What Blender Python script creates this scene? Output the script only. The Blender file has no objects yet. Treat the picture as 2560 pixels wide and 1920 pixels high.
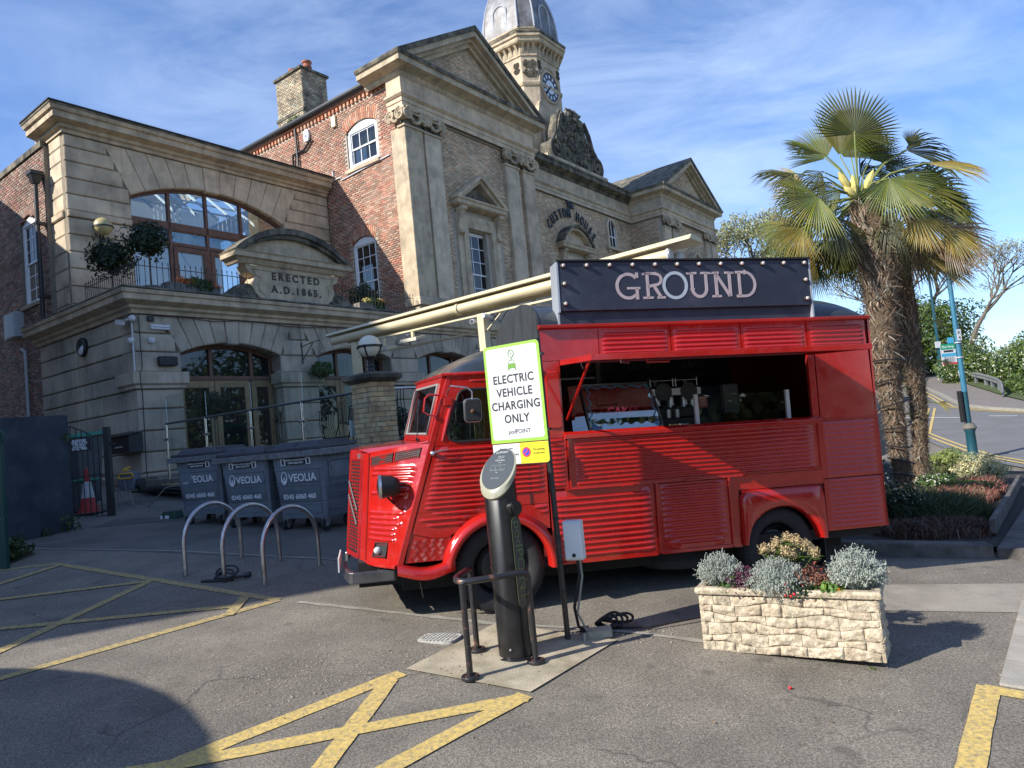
import bpy,math,random
import numpy as np
from mathutils import Vector,Matrix,noise
rng=random.Random(7); nr=np.random.RandomState(3)
R=math.radians
sc=bpy.context.scene
COL=sc.collection
cd=bpy.data.cameras.new("camera"); cam=bpy.data.objects.new("camera",cd); COL.objects.link(cam)
cd.sensor_width=36; cd.lens=24.96; cd.clip_end=2000; cd.clip_start=.05
pitch,roll=R(3.54),R(5.6)
Fw=Vector((0,math.cos(pitch),math.sin(pitch))); U0=Vector((0,-math.sin(pitch),math.cos(pitch)))
Rc=Vector((1,0,0))*math.cos(roll)-U0*math.sin(roll); Uc=Vector((1,0,0))*math.sin(roll)+U0*math.cos(roll)
M=Matrix.Identity(4)
for i in range(3):
    M[i][0]=Rc[i]; M[i][1]=Uc[i]; M[i][2]=-Fw[i]
M[2][3]=1.5
cam.matrix_world=M; sc.camera=cam
SUN_AZ,SUN_EL=27.7,33.0
sd=Vector((-math.cos(R(SUN_AZ))*math.cos(R(SUN_EL)),-math.sin(R(SUN_AZ))*math.cos(R(SUN_EL)),math.sin(R(SUN_EL))))
sl=bpy.data.lights.new("sun",'SUN'); sl.energy=5.0; sl.angle=R(.5); sl.color=(1,.945,.86)
so=bpy.data.objects.new("sun",sl); COL.objects.link(so); so.rotation_euler=sd.to_track_quat('Z','Y').to_euler()
w=bpy.data.worlds.new("World"); sc.world=w; w.use_nodes=True
nt=w.node_tree; nt.nodes.clear()
def N(nt,t,**k):
    n=nt.nodes.new(t)
    for a,b in k.items():
        if a.startswith('i_'):
            key=a[2:]; key=int(key)if key.isdigit()else key.replace('_',' ')
            n.inputs[key].default_value=b
        else:setattr(n,a,b)
    return n
def L(nt,a,b):nt.links.new(a,b)
sky=N(nt,'ShaderNodeTexSky',sky_type='NISHITA',sun_disc=False,sun_elevation=R(SUN_EL),sun_rotation=math.atan2(sd.x,sd.y),altitude=0,air_density=1.05,dust_density=.3,ozone_density=2.4)
tc=N(nt,'ShaderNodeTexCoord'); mp=N(nt,'ShaderNodeMapping')
mp.inputs['Rotation'].default_value=(R(8),R(-14),R(32)); mp.inputs['Scale'].default_value=(1.1,5.5,7.5)
L(nt,tc.outputs['Generated'],mp.inputs['Vector'])
n1=N(nt,'ShaderNodeTexNoise',i_Scale=1.5,i_Detail=9.0,i_Roughness=.62,i_Distortion=.55); L(nt,mp.outputs[0],n1.inputs['Vector'])
n2=N(nt,'ShaderNodeTexNoise',i_Scale=1.3,i_Detail=3.0); L(nt,tc.outputs['Generated'],n2.inputs['Vector'])
r1=N(nt,'ShaderNodeMapRange',i_1=.38,i_2=.85); L(nt,n1.outputs[0],r1.inputs[0])
r2=N(nt,'ShaderNodeMapRange',i_1=.34,i_2=.66); L(nt,n2.outputs[0],r2.inputs[0])
mu=N(nt,'ShaderNodeMath',operation='MULTIPLY'); L(nt,r1.outputs[0],mu.inputs[0]); L(nt,r2.outputs[0],mu.inputs[1])
m2=N(nt,'ShaderNodeMath',operation='MULTIPLY_ADD',i_1=.40,i_2=.03); L(nt,mu.outputs[0],m2.inputs[0])
tint=N(nt,'ShaderNodeMix',data_type='RGBA',blend_type='MULTIPLY'); tint.inputs[0].default_value=1; tint.inputs[7].default_value=(.74,.91,1.20,1)
L(nt,sky.outputs[0],tint.inputs[6])
mx=N(nt,'ShaderNodeMix',data_type='RGBA'); mx.inputs[7].default_value=(7.4,8.6,10.4,1)
L(nt,m2.outputs[0],mx.inputs[0]); L(nt,tint.outputs[2],mx.inputs[6])
bg=N(nt,'ShaderNodeBackground',i_Strength=.116); L(nt,mx.outputs[2],bg.inputs[0])
wo=N(nt,'ShaderNodeOutputWorld'); L(nt,bg.outputs[0],wo.inputs[0])
sc.view_settings.view_transform='Standard'; sc.view_settings.look='None'; sc.view_settings.gamma=1; sc.view_settings.exposure=.60
sc.view_settings.use_curve_mapping=False
sc.cycles.max_bounces=6; sc.cycles.transparent_max_bounces=12; sc.cycles.use_denoising=True
MATS={}
def mat(name,c,rough=.7,var=.0,scale=6,bump=0,bscale=60,metal=0,c2=None,c2amt=.5,c2scale=2,isl=0,coat=0,spec=.5,streak=0,trans=0,bdist=.01,detail=6):
    """procedural surface: base colour c, mottled to c2, value variation var, fine relief bump"""
    if name in MATS:return MATS[name]
    m=bpy.data.materials.new(name); MATS[name]=m; m.use_nodes=True
    t=m.node_tree; b=t.nodes['Principled BSDF']; b.inputs['Roughness'].default_value=rough; b.inputs['Metallic'].default_value=metal
    b.inputs['Specular IOR Level'].default_value=spec; b.inputs['Coat Weight'].default_value=coat; b.inputs['Coat Roughness'].default_value=.06
    b.inputs['Base Color'].default_value=(*c,1); m.diffuse_color=(*c,1)
    g=N(t,'ShaderNodeNewGeometry'); out=None
    rgb=N(t,'ShaderNodeRGB'); rgb.outputs[0].default_value=(*c,1); out=rgb.outputs[0]
    if c2:
        n=N(t,'ShaderNodeTexNoise',i_Scale=c2scale,i_Detail=detail,i_Roughness=.65); L(t,g.outputs['Position'],n.inputs['Vector'])
        r=N(t,'ShaderNodeMapRange',i_1=.62-.3*c2amt,i_2=.78-.3*c2amt+.08); L(t,n.outputs[0],r.inputs[0])
        x=N(t,'ShaderNodeMix',data_type='RGBA'); L(t,r.outputs[0],x.inputs[0]); L(t,out,x.inputs[6]); x.inputs[7].default_value=(*c2,1); out=x.outputs[2]
    if streak:
        mpp=N(t,'ShaderNodeMapping'); mpp.inputs['Scale'].default_value=(7,7,.8); L(t,g.outputs['Position'],mpp.inputs['Vector'])
        n=N(t,'ShaderNodeTexNoise',i_Scale=1.0,i_Detail=5.0); L(t,mpp.outputs[0],n.inputs['Vector'])
        r=N(t,'ShaderNodeMapRange',i_1=.5,i_2=.75,i_3=1.0,i_4=1-streak); L(t,n.outputs[0],r.inputs[0])
        hs=N(t,'ShaderNodeHueSaturation'); L(t,out,hs.inputs['Color']); L(t,r.outputs[0],hs.inputs['Value']); out=hs.outputs[0]
    if var or isl:
        n=N(t,'ShaderNodeTexNoise',i_Scale=scale,i_Detail=4.0); L(t,g.outputs['Position'],n.inputs['Vector'])
        r=N(t,'ShaderNodeMapRange',i_1=.3,i_2=.7,i_3=1-var,i_4=1+var); L(t,n.outputs[0],r.inputs[0]); v=r.outputs[0]
        if isl:
            oi=N(t,'ShaderNodeObjectInfo'); ad=N(t,'ShaderNodeMath',operation='ADD'); L(t,oi.outputs['Random'],ad.inputs[0]); L(t,g.outputs['Random Per Island'],ad.inputs[1])
            fr=N(t,'ShaderNodeMath',operation='FRACT'); L(t,ad.outputs[0],fr.inputs[0])
            ri=N(t,'ShaderNodeMapRange',i_3=1-isl,i_4=1+isl); L(t,fr.outputs[0],ri.inputs[0])
            mm=N(t,'ShaderNodeMath',operation='MULTIPLY'); L(t,v,mm.inputs[0]); L(t,ri.outputs[0],mm.inputs[1]); v=mm.outputs[0]
        hs=N(t,'ShaderNodeHueSaturation'); L(t,out,hs.inputs['Color']); L(t,v,hs.inputs['Value'])
        if isl:
            rh=N(t,'ShaderNodeMapRange',i_3=.5+.05*isl,i_4=.5-.05*isl)
            wn=N(t,'ShaderNodeMath',operation='MULTIPLY',i_1=7.31); L(t,fr.outputs[0],wn.inputs[0]); f2=N(t,'ShaderNodeMath',operation='FRACT'); L(t,wn.outputs[0],f2.inputs[0])
            L(t,f2.outputs[0],rh.inputs[0]); L(t,rh.outputs[0],hs.inputs['Hue'])
            rs=N(t,'ShaderNodeMapRange',i_3=1-.7*isl,i_4=1+.5*isl); L(t,f2.outputs[0],rs.inputs[0]); L(t,rs.outputs[0],hs.inputs['Saturation'])
        out=hs.outputs[0]
    L(t,out,b.inputs['Base Color'])
    if bump:
        n=N(t,'ShaderNodeTexNoise',i_Scale=bscale,i_Detail=5.0); L(t,g.outputs['Position'],n.inputs['Vector'])
        bu=N(t,'ShaderNodeBump',i_Strength=bump,i_Distance=bdist); L(t,n.outputs[0],bu.inputs['Height']); L(t,bu.outputs[0],b.inputs['Normal'])
    if trans:
        b.inputs['Transmission Weight'].default_value=trans
    return m
def glassmat(name,tint=(.8,.9,.88),refl=.12,rough=.02,dens=.25):
    """thin pane: mostly clear, mirror-like by Fresnel, dens = share of dark body tint"""
    if name in MATS:return MATS[name]
    m=bpy.data.materials.new(name); MATS[name]=m; m.use_nodes=True; t=m.node_tree; t.nodes.clear()
    o=N(t,'ShaderNodeOutputMaterial'); tr=N(t,'ShaderNodeBsdfTransparent'); tr.inputs[0].default_value=(*tint,1)
    gl=N(t,'ShaderNodeBsdfGlossy',i_Roughness=rough); df=N(t,'ShaderNodeBsdfDiffuse'); df.inputs[0].default_value=(.012,.015,.017,1)
    a=N(t,'ShaderNodeMixShader',i_0=dens); L(t,tr.outputs[0],a.inputs[1]); L(t,df.outputs[0],a.inputs[2])
    lw=N(t,'ShaderNodeLayerWeight',i_Blend=.5); pw=N(t,'ShaderNodeMath',operation='POWER',i_1=4.0); L(t,lw.outputs[1],pw.inputs[0]); ad=N(t,'ShaderNodeMath',operation='MULTIPLY_ADD',i_1=.5,i_2=refl,use_clamp=True); L(t,pw.outputs[0],ad.inputs[0])
    c=N(t,'ShaderNodeMixShader'); L(t,ad.outputs[0],c.inputs[0]); L(t,a.outputs[0],c.inputs[1]); L(t,gl.outputs[0],c.inputs[2]); L(t,c.outputs[0],o.inputs[0])
    return m
def tag(o,label=None,cat=None,group=None,kind=None):
    if label:o['label']=label
    if cat:o['category']=cat
    if group:o['group']=group
    if kind:o['kind']=kind
    return o
def thing(name,label,cat,loc=(0,0,0),rz=0,group=None,M=None):
    o=bpy.data.objects.new(name,None); COL.objects.link(o); o.empty_display_size=.1
    if M is not None:o.matrix_world=M
    else:o.location=loc; o.rotation_euler=(0,0,rz)
    return tag(o,label,cat,group)
def link(name,me,parent=None,loc=None,label=None,kind=None):
    o=bpy.data.objects.new(name,me); COL.objects.link(o)
    if parent is not None:o.parent=parent
    if loc is not None:o.location=loc
    if label:o['label']=label
    if kind:o['kind']=kind
    return o
def copy_tree(o,parent=None):
    c=o.copy(); COL.objects.link(c)
    if parent is not None:c.parent=parent
    for ch in list(o.children):copy_tree(ch,c)
    return c
class MB:
    """collects shapes, then links them as ONE mesh object"""
    def __init__(s):s.v=[]; s.f=[]; s.T=None
    def pt(s,p):
        s.v.append(tuple(s.T@Vector(p))if s.T is not None else tuple(p)); return len(s.v)-1
    def add(s,vs,fs):
        o=len(s.v)
        for p in vs:s.pt(p)
        s.f+=[tuple(i+o for i in f)for f in fs]; return s
    def box(s,x0,x1,y0,y1,z0,z1):
        return s.add([(x0,y0,z0),(x1,y0,z0),(x1,y1,z0),(x0,y1,z0),(x0,y0,z1),(x1,y0,z1),(x1,y1,z1),(x0,y1,z1)],
        [(0,3,2,1),(4,5,6,7),(0,1,5,4),(1,2,6,5),(2,3,7,6),(3,0,4,7)])
    def hexa(s,p):return s.add(p,[(0,3,2,1),(4,5,6,7),(0,1,5,4),(1,2,6,5),(2,3,7,6),(3,0,4,7)])
    def cbox(s,x0,x1,y0,y1,z0,z1,c=.02):
        """box whose front (y0) face is chamfered by c"""
        return s.add([(x0,y1,z0),(x1,y1,z0),(x1,y1,z1),(x0,y1,z1),(x0,y0+c,z0),(x1,y0+c,z0),(x1,y0+c,z1),(x0,y0+c,z1),
        (x0+c,y0,z0+c),(x1-c,y0,z0+c),(x1-c,y0,z1-c),(x0+c,y0,z1-c)],
        [(0,3,2,1),(0,1,5,4),(1,2,6,5),(2,3,7,6),(3,0,4,7),(4,5,9,8),(5,6,10,9),(6,7,11,10),(7,4,8,11),(8,9,10,11)])
    def prism(s,pts,fn,a,b):
        """polygon pts (2D), fn(p, t)->3D, extruded t from a to b"""
        n=len(pts)
        return s.add([fn(p,a)for p in pts]+[fn(p,b)for p in pts],[tuple(range(n))[::-1],tuple(range(n,2*n))]+[(i,(i+1)%n,n+(i+1)%n,n+i)for i in range(n)])
    def cprism(s,pts,fn,a,b,c):
        """as prism but the t=a face is inset by c (a chamfer); pts convex"""
        cx=sum(p[0]for p in pts)/len(pts); cy=sum(p[1]for p in pts)/len(pts); n=len(pts)
        def ins(p):
            d=math.hypot(p[0]-cx,p[1]-cy); k=max(0,1-c*1.3/d); return(cx+(p[0]-cx)*k,cy+(p[1]-cy)*k)
        q=[ins(p)for p in pts]
        return s.add([fn(p,a)for p in q]+[fn(p,a+(c if b>a else-c))for p in pts]+[fn(p,b)for p in pts],
        [tuple(range(n))[::-1],tuple(range(2*n,3*n))]+[(i+k,(i+1)%n+k,n+(i+1)%n+k,n+i+k)for k in(0,n)for i in range(n)])
    def tube(s,path,r,n=8,cap=True,closed=False):
        P=[Vector(p)for p in path]; m=len(P); rr=r if isinstance(r,(list,tuple))else[r]*m
        o=len(s.v); up=None
        for i,p in enumerate(P):
            if closed:t=(P[(i+1)%m]-P[i-1])
            else:t=P[min(i+1,m-1)]-P[max(i-1,0)]
            t.normalize()
            if up is None:up=Vector((0,0,1))if abs(t.z)<.9 else Vector((1,0,0))
            a=up-t*up.dot(t)
            if a.length<1e-4:a=t.orthogonal()
            a.normalize(); up=a; b=t.cross(a)
            for k in range(n):
                an=2*math.pi*k/n; s.pt(p+(a*math.cos(an)+b*math.sin(an))*rr[i])
        for i in range(m if closed else m-1):
            j=(i+1)%m
            for k in range(n):s.f.append((o+i*n+k,o+i*n+(k+1)%n,o+j*n+(k+1)%n,o+j*n+k))
        if cap and not closed:s.f.append(tuple(o+k for k in range(n))[::-1]); s.f.append(tuple(o+(m-1)*n+k for k in range(n)))
        return s
    def lathe(s,prof,c=(0,0,0),n=20,axis='z',a0=0,a1=2*math.pi):
        o=len(s.v); full=abs(a1-a0-2*math.pi)<1e-6; m=n if full else n+1
        for(r,z)in prof:
            for k in range(m):
                a=a0+(a1-a0)*k/n; x,y=r*math.cos(a),r*math.sin(a)
                p={'z':(x,y,z),'y':(x,z,y),'x':(z,x,y)}[axis]; s.pt((c[0]+p[0],c[1]+p[1],c[2]+p[2]))
        for i in range(len(prof)-1):
            for k in range(n):
                k2=(k+1)%m; s.f.append((o+i*m+k,o+i*m+k2,o+(i+1)*m+k2,o+(i+1)*m+k))
        return s
    def ball(s,c,r,n=10,sc_=(1,1,1)):
        m=max(4,n//2+1); prof=[(math.sin(math.pi*i/m)*r,-math.cos(math.pi*i/m)*r)for i in range(m+1)]
        o=len(s.v); s.lathe(prof,(0,0,0),n)
        for i in range(o,len(s.v)):
            q=s.v[i]
            if s.T is None:s.v[i]=(c[0]+q[0]*sc_[0],c[1]+q[1]*sc_[1],c[2]+q[2]*sc_[2])
        return s
    def sweep(s,prof,path,closed=False):
        """prof: (outward offset, z) list; path: plan points, outward = right of travel"""
        P=[Vector((p[0],p[1]))for p in path]; m=len(P); o=len(s.v); k=len(prof)
        for i in range(m):
            if closed or 0<i<m-1:
                d0=(P[i]-P[i-1]).normalized(); d1=(P[(i+1)%m]-P[i]).normalized()
            else:
                d0=d1=(P[1]-P[0]).normalized()if i==0 else(P[-1]-P[-2]).normalized()
            n0=Vector((d0.y,-d0.x)); n1=Vector((d1.y,-d1.x)); nn=n0+n1; nn=nn/max(.2,nn.dot(n0))if nn.length>.01 else n0
            for(a,z)in prof:s.pt((P[i].x+nn.x*a,P[i].y+nn.y*a,z))
        for i in range(m if closed else m-1):
            j=(i+1)%m
            for q in range(k):s.f.append((o+i*k+q,o+j*k+q,o+j*k+(q+1)%k,o+i*k+(q+1)%k))
        if not closed:s.f.append(tuple(o+q for q in range(k))); s.f.append(tuple(o+(m-1)*k+q for q in range(k))[::-1])
        return s
    def build(s,name,m,parent=None,smooth=False,label=None,kind=None,bevel=0,fix=True,loc=None,subd=0):
        me=bpy.data.meshes.new(name); me.from_pydata(s.v,[],s.f)
        if fix:
            import bmesh
            b=bmesh.new(); b.from_mesh(me); bmesh.ops.recalc_face_normals(b,faces=b.faces); b.to_mesh(me); b.free()
        if smooth:
            me.polygons.foreach_set('use_smooth',[True]*len(me.polygons))
            try:me.set_sharp_from_angle(angle=R(smooth if smooth is not True else 40))
            except Exception:pass
        me.materials.append(m); o=link(name,me,parent,loc,label,kind)
        if subd:q=o.modifiers.new('s','SUBSURF'); q.levels=q.render_levels=subd
        if bevel:
            q=o.modifiers.new('b','BEVEL'); q.width=bevel; q.segments=2; q.limit_method='ANGLE'; q.angle_limit=R(35)
        return o
def boxes_np(cs,hs):
    """many axis-aligned boxes -> verts, quads"""
    cs=np.asarray(cs,float); hs=np.asarray(hs,float); n=len(cs)
    sg=np.array([(-1,-1,-1),(1,-1,-1),(1,1,-1),(-1,1,-1),(-1,-1,1),(1,-1,1),(1,1,1),(-1,1,1)],float)
    v=(cs[:,None,:]+hs[:,None,:]*sg[None]).reshape(-1,3)
    q=np.array([(0,3,2,1),(4,5,6,7),(0,1,5,4),(1,2,6,5),(2,3,7,6),(3,0,4,7)])
    f=(q[None]+np.arange(n)[:,None,None]*8).reshape(-1,4); return v,f
def np_mesh(name,v,f,m,parent=None,kind=None,label=None,smooth=False):
    me=bpy.data.meshes.new(name); v=np.asarray(v,np.float32); f=np.asarray(f,np.int32); k=f.shape[1]
    me.vertices.add(len(v)); me.vertices.foreach_set('co',v.ravel()); me.loops.add(f.size); me.loops.foreach_set('vertex_index',f.ravel())
    me.polygons.add(len(f)); me.polygons.foreach_set('loop_start',np.arange(len(f),dtype=np.int32)*k)
    try:me.polygons.foreach_set('loop_total',np.full(len(f),k,np.int32))
    except Exception:pass
    me.update(calc_edges=True); me.validate(); me.materials.append(m)
    if smooth:me.polygons.foreach_set('use_smooth',[True]*len(me.polygons))
    return link(name,me,parent,None,label,kind)
def text(s,size,m,parent,M,ext=.004,name='lettering',align='CENTER',sx=1,bold=0,label=None,space=1,shear=0):
    cu=bpy.data.curves.new(name,'FONT'); cu.body=s; cu.size=size; cu.extrude=ext; cu.align_x=align; cu.offset=bold; cu.space_character=space; cu.resolution_u=3; cu.shear=shear
    o=bpy.data.objects.new(name,cu); me=bpy.data.meshes.new_from_object(o); bpy.data.objects.remove(o); bpy.data.curves.remove(cu)
    me.name=name; me.materials.clear(); me.materials.append(m)
    me.transform(M@Matrix.Diagonal((sx,1,1,1)))
    return link(name,me,parent,None,label)
def frame3(o,x,y):
    """matrix with origin o, x axis x, y axis y (text plane)"""
    x=Vector(x).normalized(); z=x.cross(Vector(y)).normalized(); y=z.cross(x)
    return Matrix(((x.x,y.x,z.x,o[0]),(x.y,y.y,z.y,o[1]),(x.z,y.z,z.z,o[2]),(0,0,0,1)))
FR=lambda x,y,z:frame3((x,y,z),(1,0,0),(0,0,1))
LF=lambda x,y,z:frame3((x,y,z),(0,-1,0),(0,0,1))
def brickwork(parent,m,A,nrm,a0,a1,z0,z1,hole=None,bl=.215,bh=.065,jt=.01,dep=.05,single=0,key=None,seed=1,name='brick',off=0):
    """running-bond bricks on a vertical face. A: 2D unit along, nrm: outward 2D unit, off: distance of face line along nrm.
    the `single` bricks ranked first by key become parts of their own, the rest one joined part"""
    rg=random.Random(seed); cs=[]; hh=[]
    nz=int(round((z1-z0)/(bh+jt))); ax=abs(A[0])>.5
    for k in range(nz):
        z=z0+(k+.5)*(bh+jt); a=a0-(k%2)*(bl+jt)/2
        while a<a1-.02:
            s0,s1=max(a,a0),min(a+bl,a1); a+=bl+jt
            if s1-s0<.03:continue
            c=(s0+s1)/2
            if hole and hole(c,z,(s1-s0)/2):continue
            pr=rg.uniform(-.003,.004)
            x=A[0]*c+nrm[0]*(off-dep/2+pr); y=A[1]*c+nrm[1]*(off-dep/2+pr)
            cs.append((x,y,z+rg.uniform(-.002,.002))); h=(s1-s0)/2
            hh.append((h,dep/2,bh/2)if ax else(dep/2,h,bh/2))
    order=sorted(range(len(cs)),key=(lambda i:key(cs[i]))if key else(lambda i:i))
    first=[i for i in order if True][:single]; fs=set(first); cache={}
    for i in first:
        h=tuple(round(q,4)for q in hh[i])
        if h not in cache:
            cache[h]=None; b=MB().box(-h[0],h[0],-h[1],h[1],-h[2],h[2]); o=b.build(name,m,parent,loc=cs[i],bevel=0,fix=False); cache[h]=o.data
        else:link(name,cache[h],parent,cs[i])
    rest=[i for i in range(len(cs))if i not in fs]
    if rest:
        v,f=boxes_np([cs[i]for i in rest],[hh[i]for i in rest]); np_mesh(name+'work',v,f,m,parent,kind='stuff')
def hz(x,y):
    """ground height: falls gently to the right, rises towards the buildings and, far right, uphill"""
    ss=lambda t:(lambda q:q*q*(3-2*q))(min(1,max(0,t)))
    xc=max(-14,min(x,10)); wgt=1-ss((x-.5)/5.5); yy=min(y,60); q=max(0,yy-18)
    return-.045*xc+.06*(yy-5.7)*wgt+.09*q*q/(q+2)*ss((x-5)/6)
m_asph=mat('asphalt',(.165,.146,.116),.95,var=.2,scale=1.1,bump=1.0,bscale=150,c2=(.36,.32,.255),c2scale=75,c2amt=.75,bdist=.006)
def asphalt_patches(m,c_dirt=(.10,.088,.066)):
    t=m.node_tree; b=t.nodes['Principled BSDF']; src=b.inputs['Base Color'].links[0].from_socket
    g=N(t,'ShaderNodeNewGeometry'); n=N(t,'ShaderNodeTexNoise',i_Scale=.55,i_Detail=8.0,i_Roughness=.7); L(t,g.outputs['Position'],n.inputs['Vector'])
    r=N(t,'ShaderNodeMapRange',i_1=.52,i_2=.68,i_4=.55); L(t,n.outputs[0],r.inputs[0])
    x=N(t,'ShaderNodeMix',data_type='RGBA'); L(t,r.outputs[0],x.inputs[0]); L(t,src,x.inputs[6]); x.inputs[7].default_value=(*c_dirt,1)
    v=N(t,'ShaderNodeTexVoronoi',i_Scale=170.0); L(t,g.outputs['Position'],v.inputs['Vector'])
    hs=N(t,'ShaderNodeMapRange',i_1=.0,i_2=.55,i_3=1.35,i_4=.68); L(t,v.outputs[0],hs.inputs[0])
    h=N(t,'ShaderNodeHueSaturation'); L(t,x.outputs[2],h.inputs['Color']); L(t,hs.outputs[0],h.inputs['Value'])
    n3=N(t,'ShaderNodeTexNoise',i_Scale=2.6,i_Detail=7.0); L(t,g.outputs['Position'],n3.inputs['Vector'])
    r3=N(t,'ShaderNodeMapRange',i_1=.35,i_2=.7,i_3=.86,i_4=1.14); L(t,n3.outputs[0],r3.inputs[0])
    h2=N(t,'ShaderNodeHueSaturation'); L(t,h.outputs[0],h2.inputs['Color']); L(t,r3.outputs[0],h2.inputs['Value'])
    # fine cracks, only where a broad noise allows them, and dark drips of old oil
    wn=N(t,'ShaderNodeTexNoise',i_Scale=3.0,i_Detail=4.0); L(t,g.outputs['Position'],wn.inputs['Vector']); vm=N(t,'ShaderNodeVectorMath',operation='MULTIPLY_ADD'); vm.inputs[1].default_value=(.35,.35,.35); L(t,wn.outputs['Color'],vm.inputs[0]); L(t,g.outputs['Position'],vm.inputs[2])
    vc=N(t,'ShaderNodeTexVoronoi',feature='DISTANCE_TO_EDGE',i_Scale=.75); L(t,vm.outputs[0],vc.inputs['Vector']); rc=N(t,'ShaderNodeMapRange',i_1=.0,i_2=.012,i_3=.62,i_4=0.0); L(t,vc.outputs[0],rc.inputs[0])
    n5=N(t,'ShaderNodeTexNoise',i_Scale=.8,i_Detail=2.0); L(t,g.outputs['Position'],n5.inputs['Vector']); r5=N(t,'ShaderNodeMapRange',i_1=.5,i_2=.6); L(t,n5.outputs[0],r5.inputs[0]); mc=N(t,'ShaderNodeMath',operation='MULTIPLY'); L(t,rc.outputs[0],mc.inputs[0]); L(t,r5.outputs[0],mc.inputs[1])
    n6=N(t,'ShaderNodeTexVoronoi',i_Scale=1.7,i_Randomness=1.0); L(t,vm.outputs[0],n6.inputs['Vector']); r6=N(t,'ShaderNodeMapRange',i_1=.05,i_2=.13,i_3=.45,i_4=0.0); L(t,n6.outputs[0],r6.inputs[0]); ma=N(t,'ShaderNodeMath',operation='MAXIMUM'); L(t,mc.outputs[0],ma.inputs[0]); L(t,r6.outputs[0],ma.inputs[1])
    xx=N(t,'ShaderNodeMix',data_type='RGBA'); xx.inputs[7].default_value=(.045,.042,.038,1); L(t,ma.outputs[0],xx.inputs[0]); L(t,h2.outputs[0],xx.inputs[6]); L(t,xx.outputs[2],b.inputs['Base Color'])
asphalt_patches(m_asph)
def steps(*seg):
    o=[]
    for a,b,d in seg:
        n=int(round((b-a)/d)); o+=[a+(b-a)*i/n for i in range(n)]
    return o+[seg[-1][1]]
def ground_sheet(name,xs,ys,m):
    b=MB(); nx=len(xs)
    for y in ys:
        for x in xs:b.v.append((x,y,hz(x,y)))
    for j in range(len(ys)-1):
        for i in range(nx-1):b.f.append((j*nx+i,j*nx+i+1,(j+1)*nx+i+1,(j+1)*nx+i))
    return b.build(name,m,smooth=True,kind='structure',fix=False)
ground_sheet('ground',steps((-90,-14,4),(-14,.5,.5),(.5,6,.25),(6,12,.5),(12,40,1),(40,400,30)),steps((-40,-6,2),(-6,18,.5),(18,62,1),(62,500,40)),m_asph)
def drape(name,q,dz,m,n=12,kk=4,kind='structure',parent=None,thick=0):
    """bilinear patch between four plan corners laid dz above the ground"""
    b=MB()
    for j in range(kk+1):
        for i in range(n+1):
            s,t=i/n,j/kk
            x=(1-s)*(1-t)*q[0][0]+s*(1-t)*q[1][0]+s*t*q[2][0]+(1-s)*t*q[3][0]; y=(1-s)*(1-t)*q[0][1]+s*(1-t)*q[1][1]+s*t*q[2][1]+(1-s)*t*q[3][1]
            b.v.append((x,y,hz(x,y)+dz))
    for j in range(kk):
        for i in range(n):b.f.append((j*(n+1)+i,j*(n+1)+i+1,(j+1)*(n+1)+i+1,(j+1)*(n+1)+i))
    return b.build(name,m,parent,smooth=True,kind=kind,fix=False)
def ribbon(name,pts,wd,dz,m,closed=False,kind='structure',rag=0,parent=None,hgt=0):
    """strip of width wd along plan points, draped; rag = ragged edges; hgt = a kerb's height"""
    P=[]
    for i in range(len(pts)-1):
        a,c=Vector(pts[i]),Vector(pts[i+1]); k=max(1,int((c-a).length/.12))if not hgt else max(1,int((c-a).length/.6))
        for j in range(k):P.append(a.lerp(c,j/k))
    P.append(Vector(pts[-1])); b=MB()
    for i,p in enumerate(P):
        d=(P[min(i+1,len(P)-1)]-P[max(i-1,0)]).normalized(); n=Vector((-d.y,d.x))*wd/2
        for q in(p+n*(1+rng.uniform(-rag,rag)),p-n*(1+rng.uniform(-rag,rag))):b.v.append((q.x,q.y,hz(q.x,q.y)+dz))
        if hgt:
            for q in(p+n,p-n):b.v.append((q.x,q.y,hz(q.x,q.y)+dz-hgt))
    k=4 if hgt else 2
    for i in range(len(P)-1):
        b.f.append((i*k,i*k+1,i*k+k+1,i*k+k))
        if hgt:b.f.append((i*k,i*k+k,i*k+k+2,i*k+2)); b.f.append((i*k+1,i*k+3,i*k+k+3,i*k+k+1))
    if hgt:b.f.append((0,2,3,1)); o=(len(P)-1)*k; b.f.append((o,o+1,o+3,o+2))
    return b.build(name,m,parent,kind=kind,fix=bool(hgt))
m_conc=mat('forecourt_concrete',(.15,.14,.12),.92,var=.18,scale=1.6,bump=.8,bscale=90,c2=(.11,.105,.09),c2scale=1.2,c2amt=.5)
m_pad=mat('pale_concrete',(.44,.38,.27),.93,var=.18,scale=5,bump=.8,bscale=120,c2=(.25,.215,.135),c2scale=3,c2amt=.6)
m_kerb=mat('kerb_stone',(.28,.265,.22),.9,var=.2,scale=9,bump=.6,bscale=80)
m_yel=mat('yellow_road_paint',(.60,.43,.13),.85,var=.14,scale=30,bump=.6,bscale=150,c2=(.24,.205,.14),c2scale=42,c2amt=.55,bdist=.005)
m_yel2=mat('faded_yellow_paint',(.50,.37,.13),.88,var=.14,scale=30,bump=.6,bscale=150,c2=(.19,.165,.115),c2scale=40,c2amt=.75,bdist=.005)
m_white=mat('white_road_paint',(.62,.62,.6),.8,var=.1,scale=20,c2=(.3,.3,.28),c2scale=25,c2amt=.5)
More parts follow.
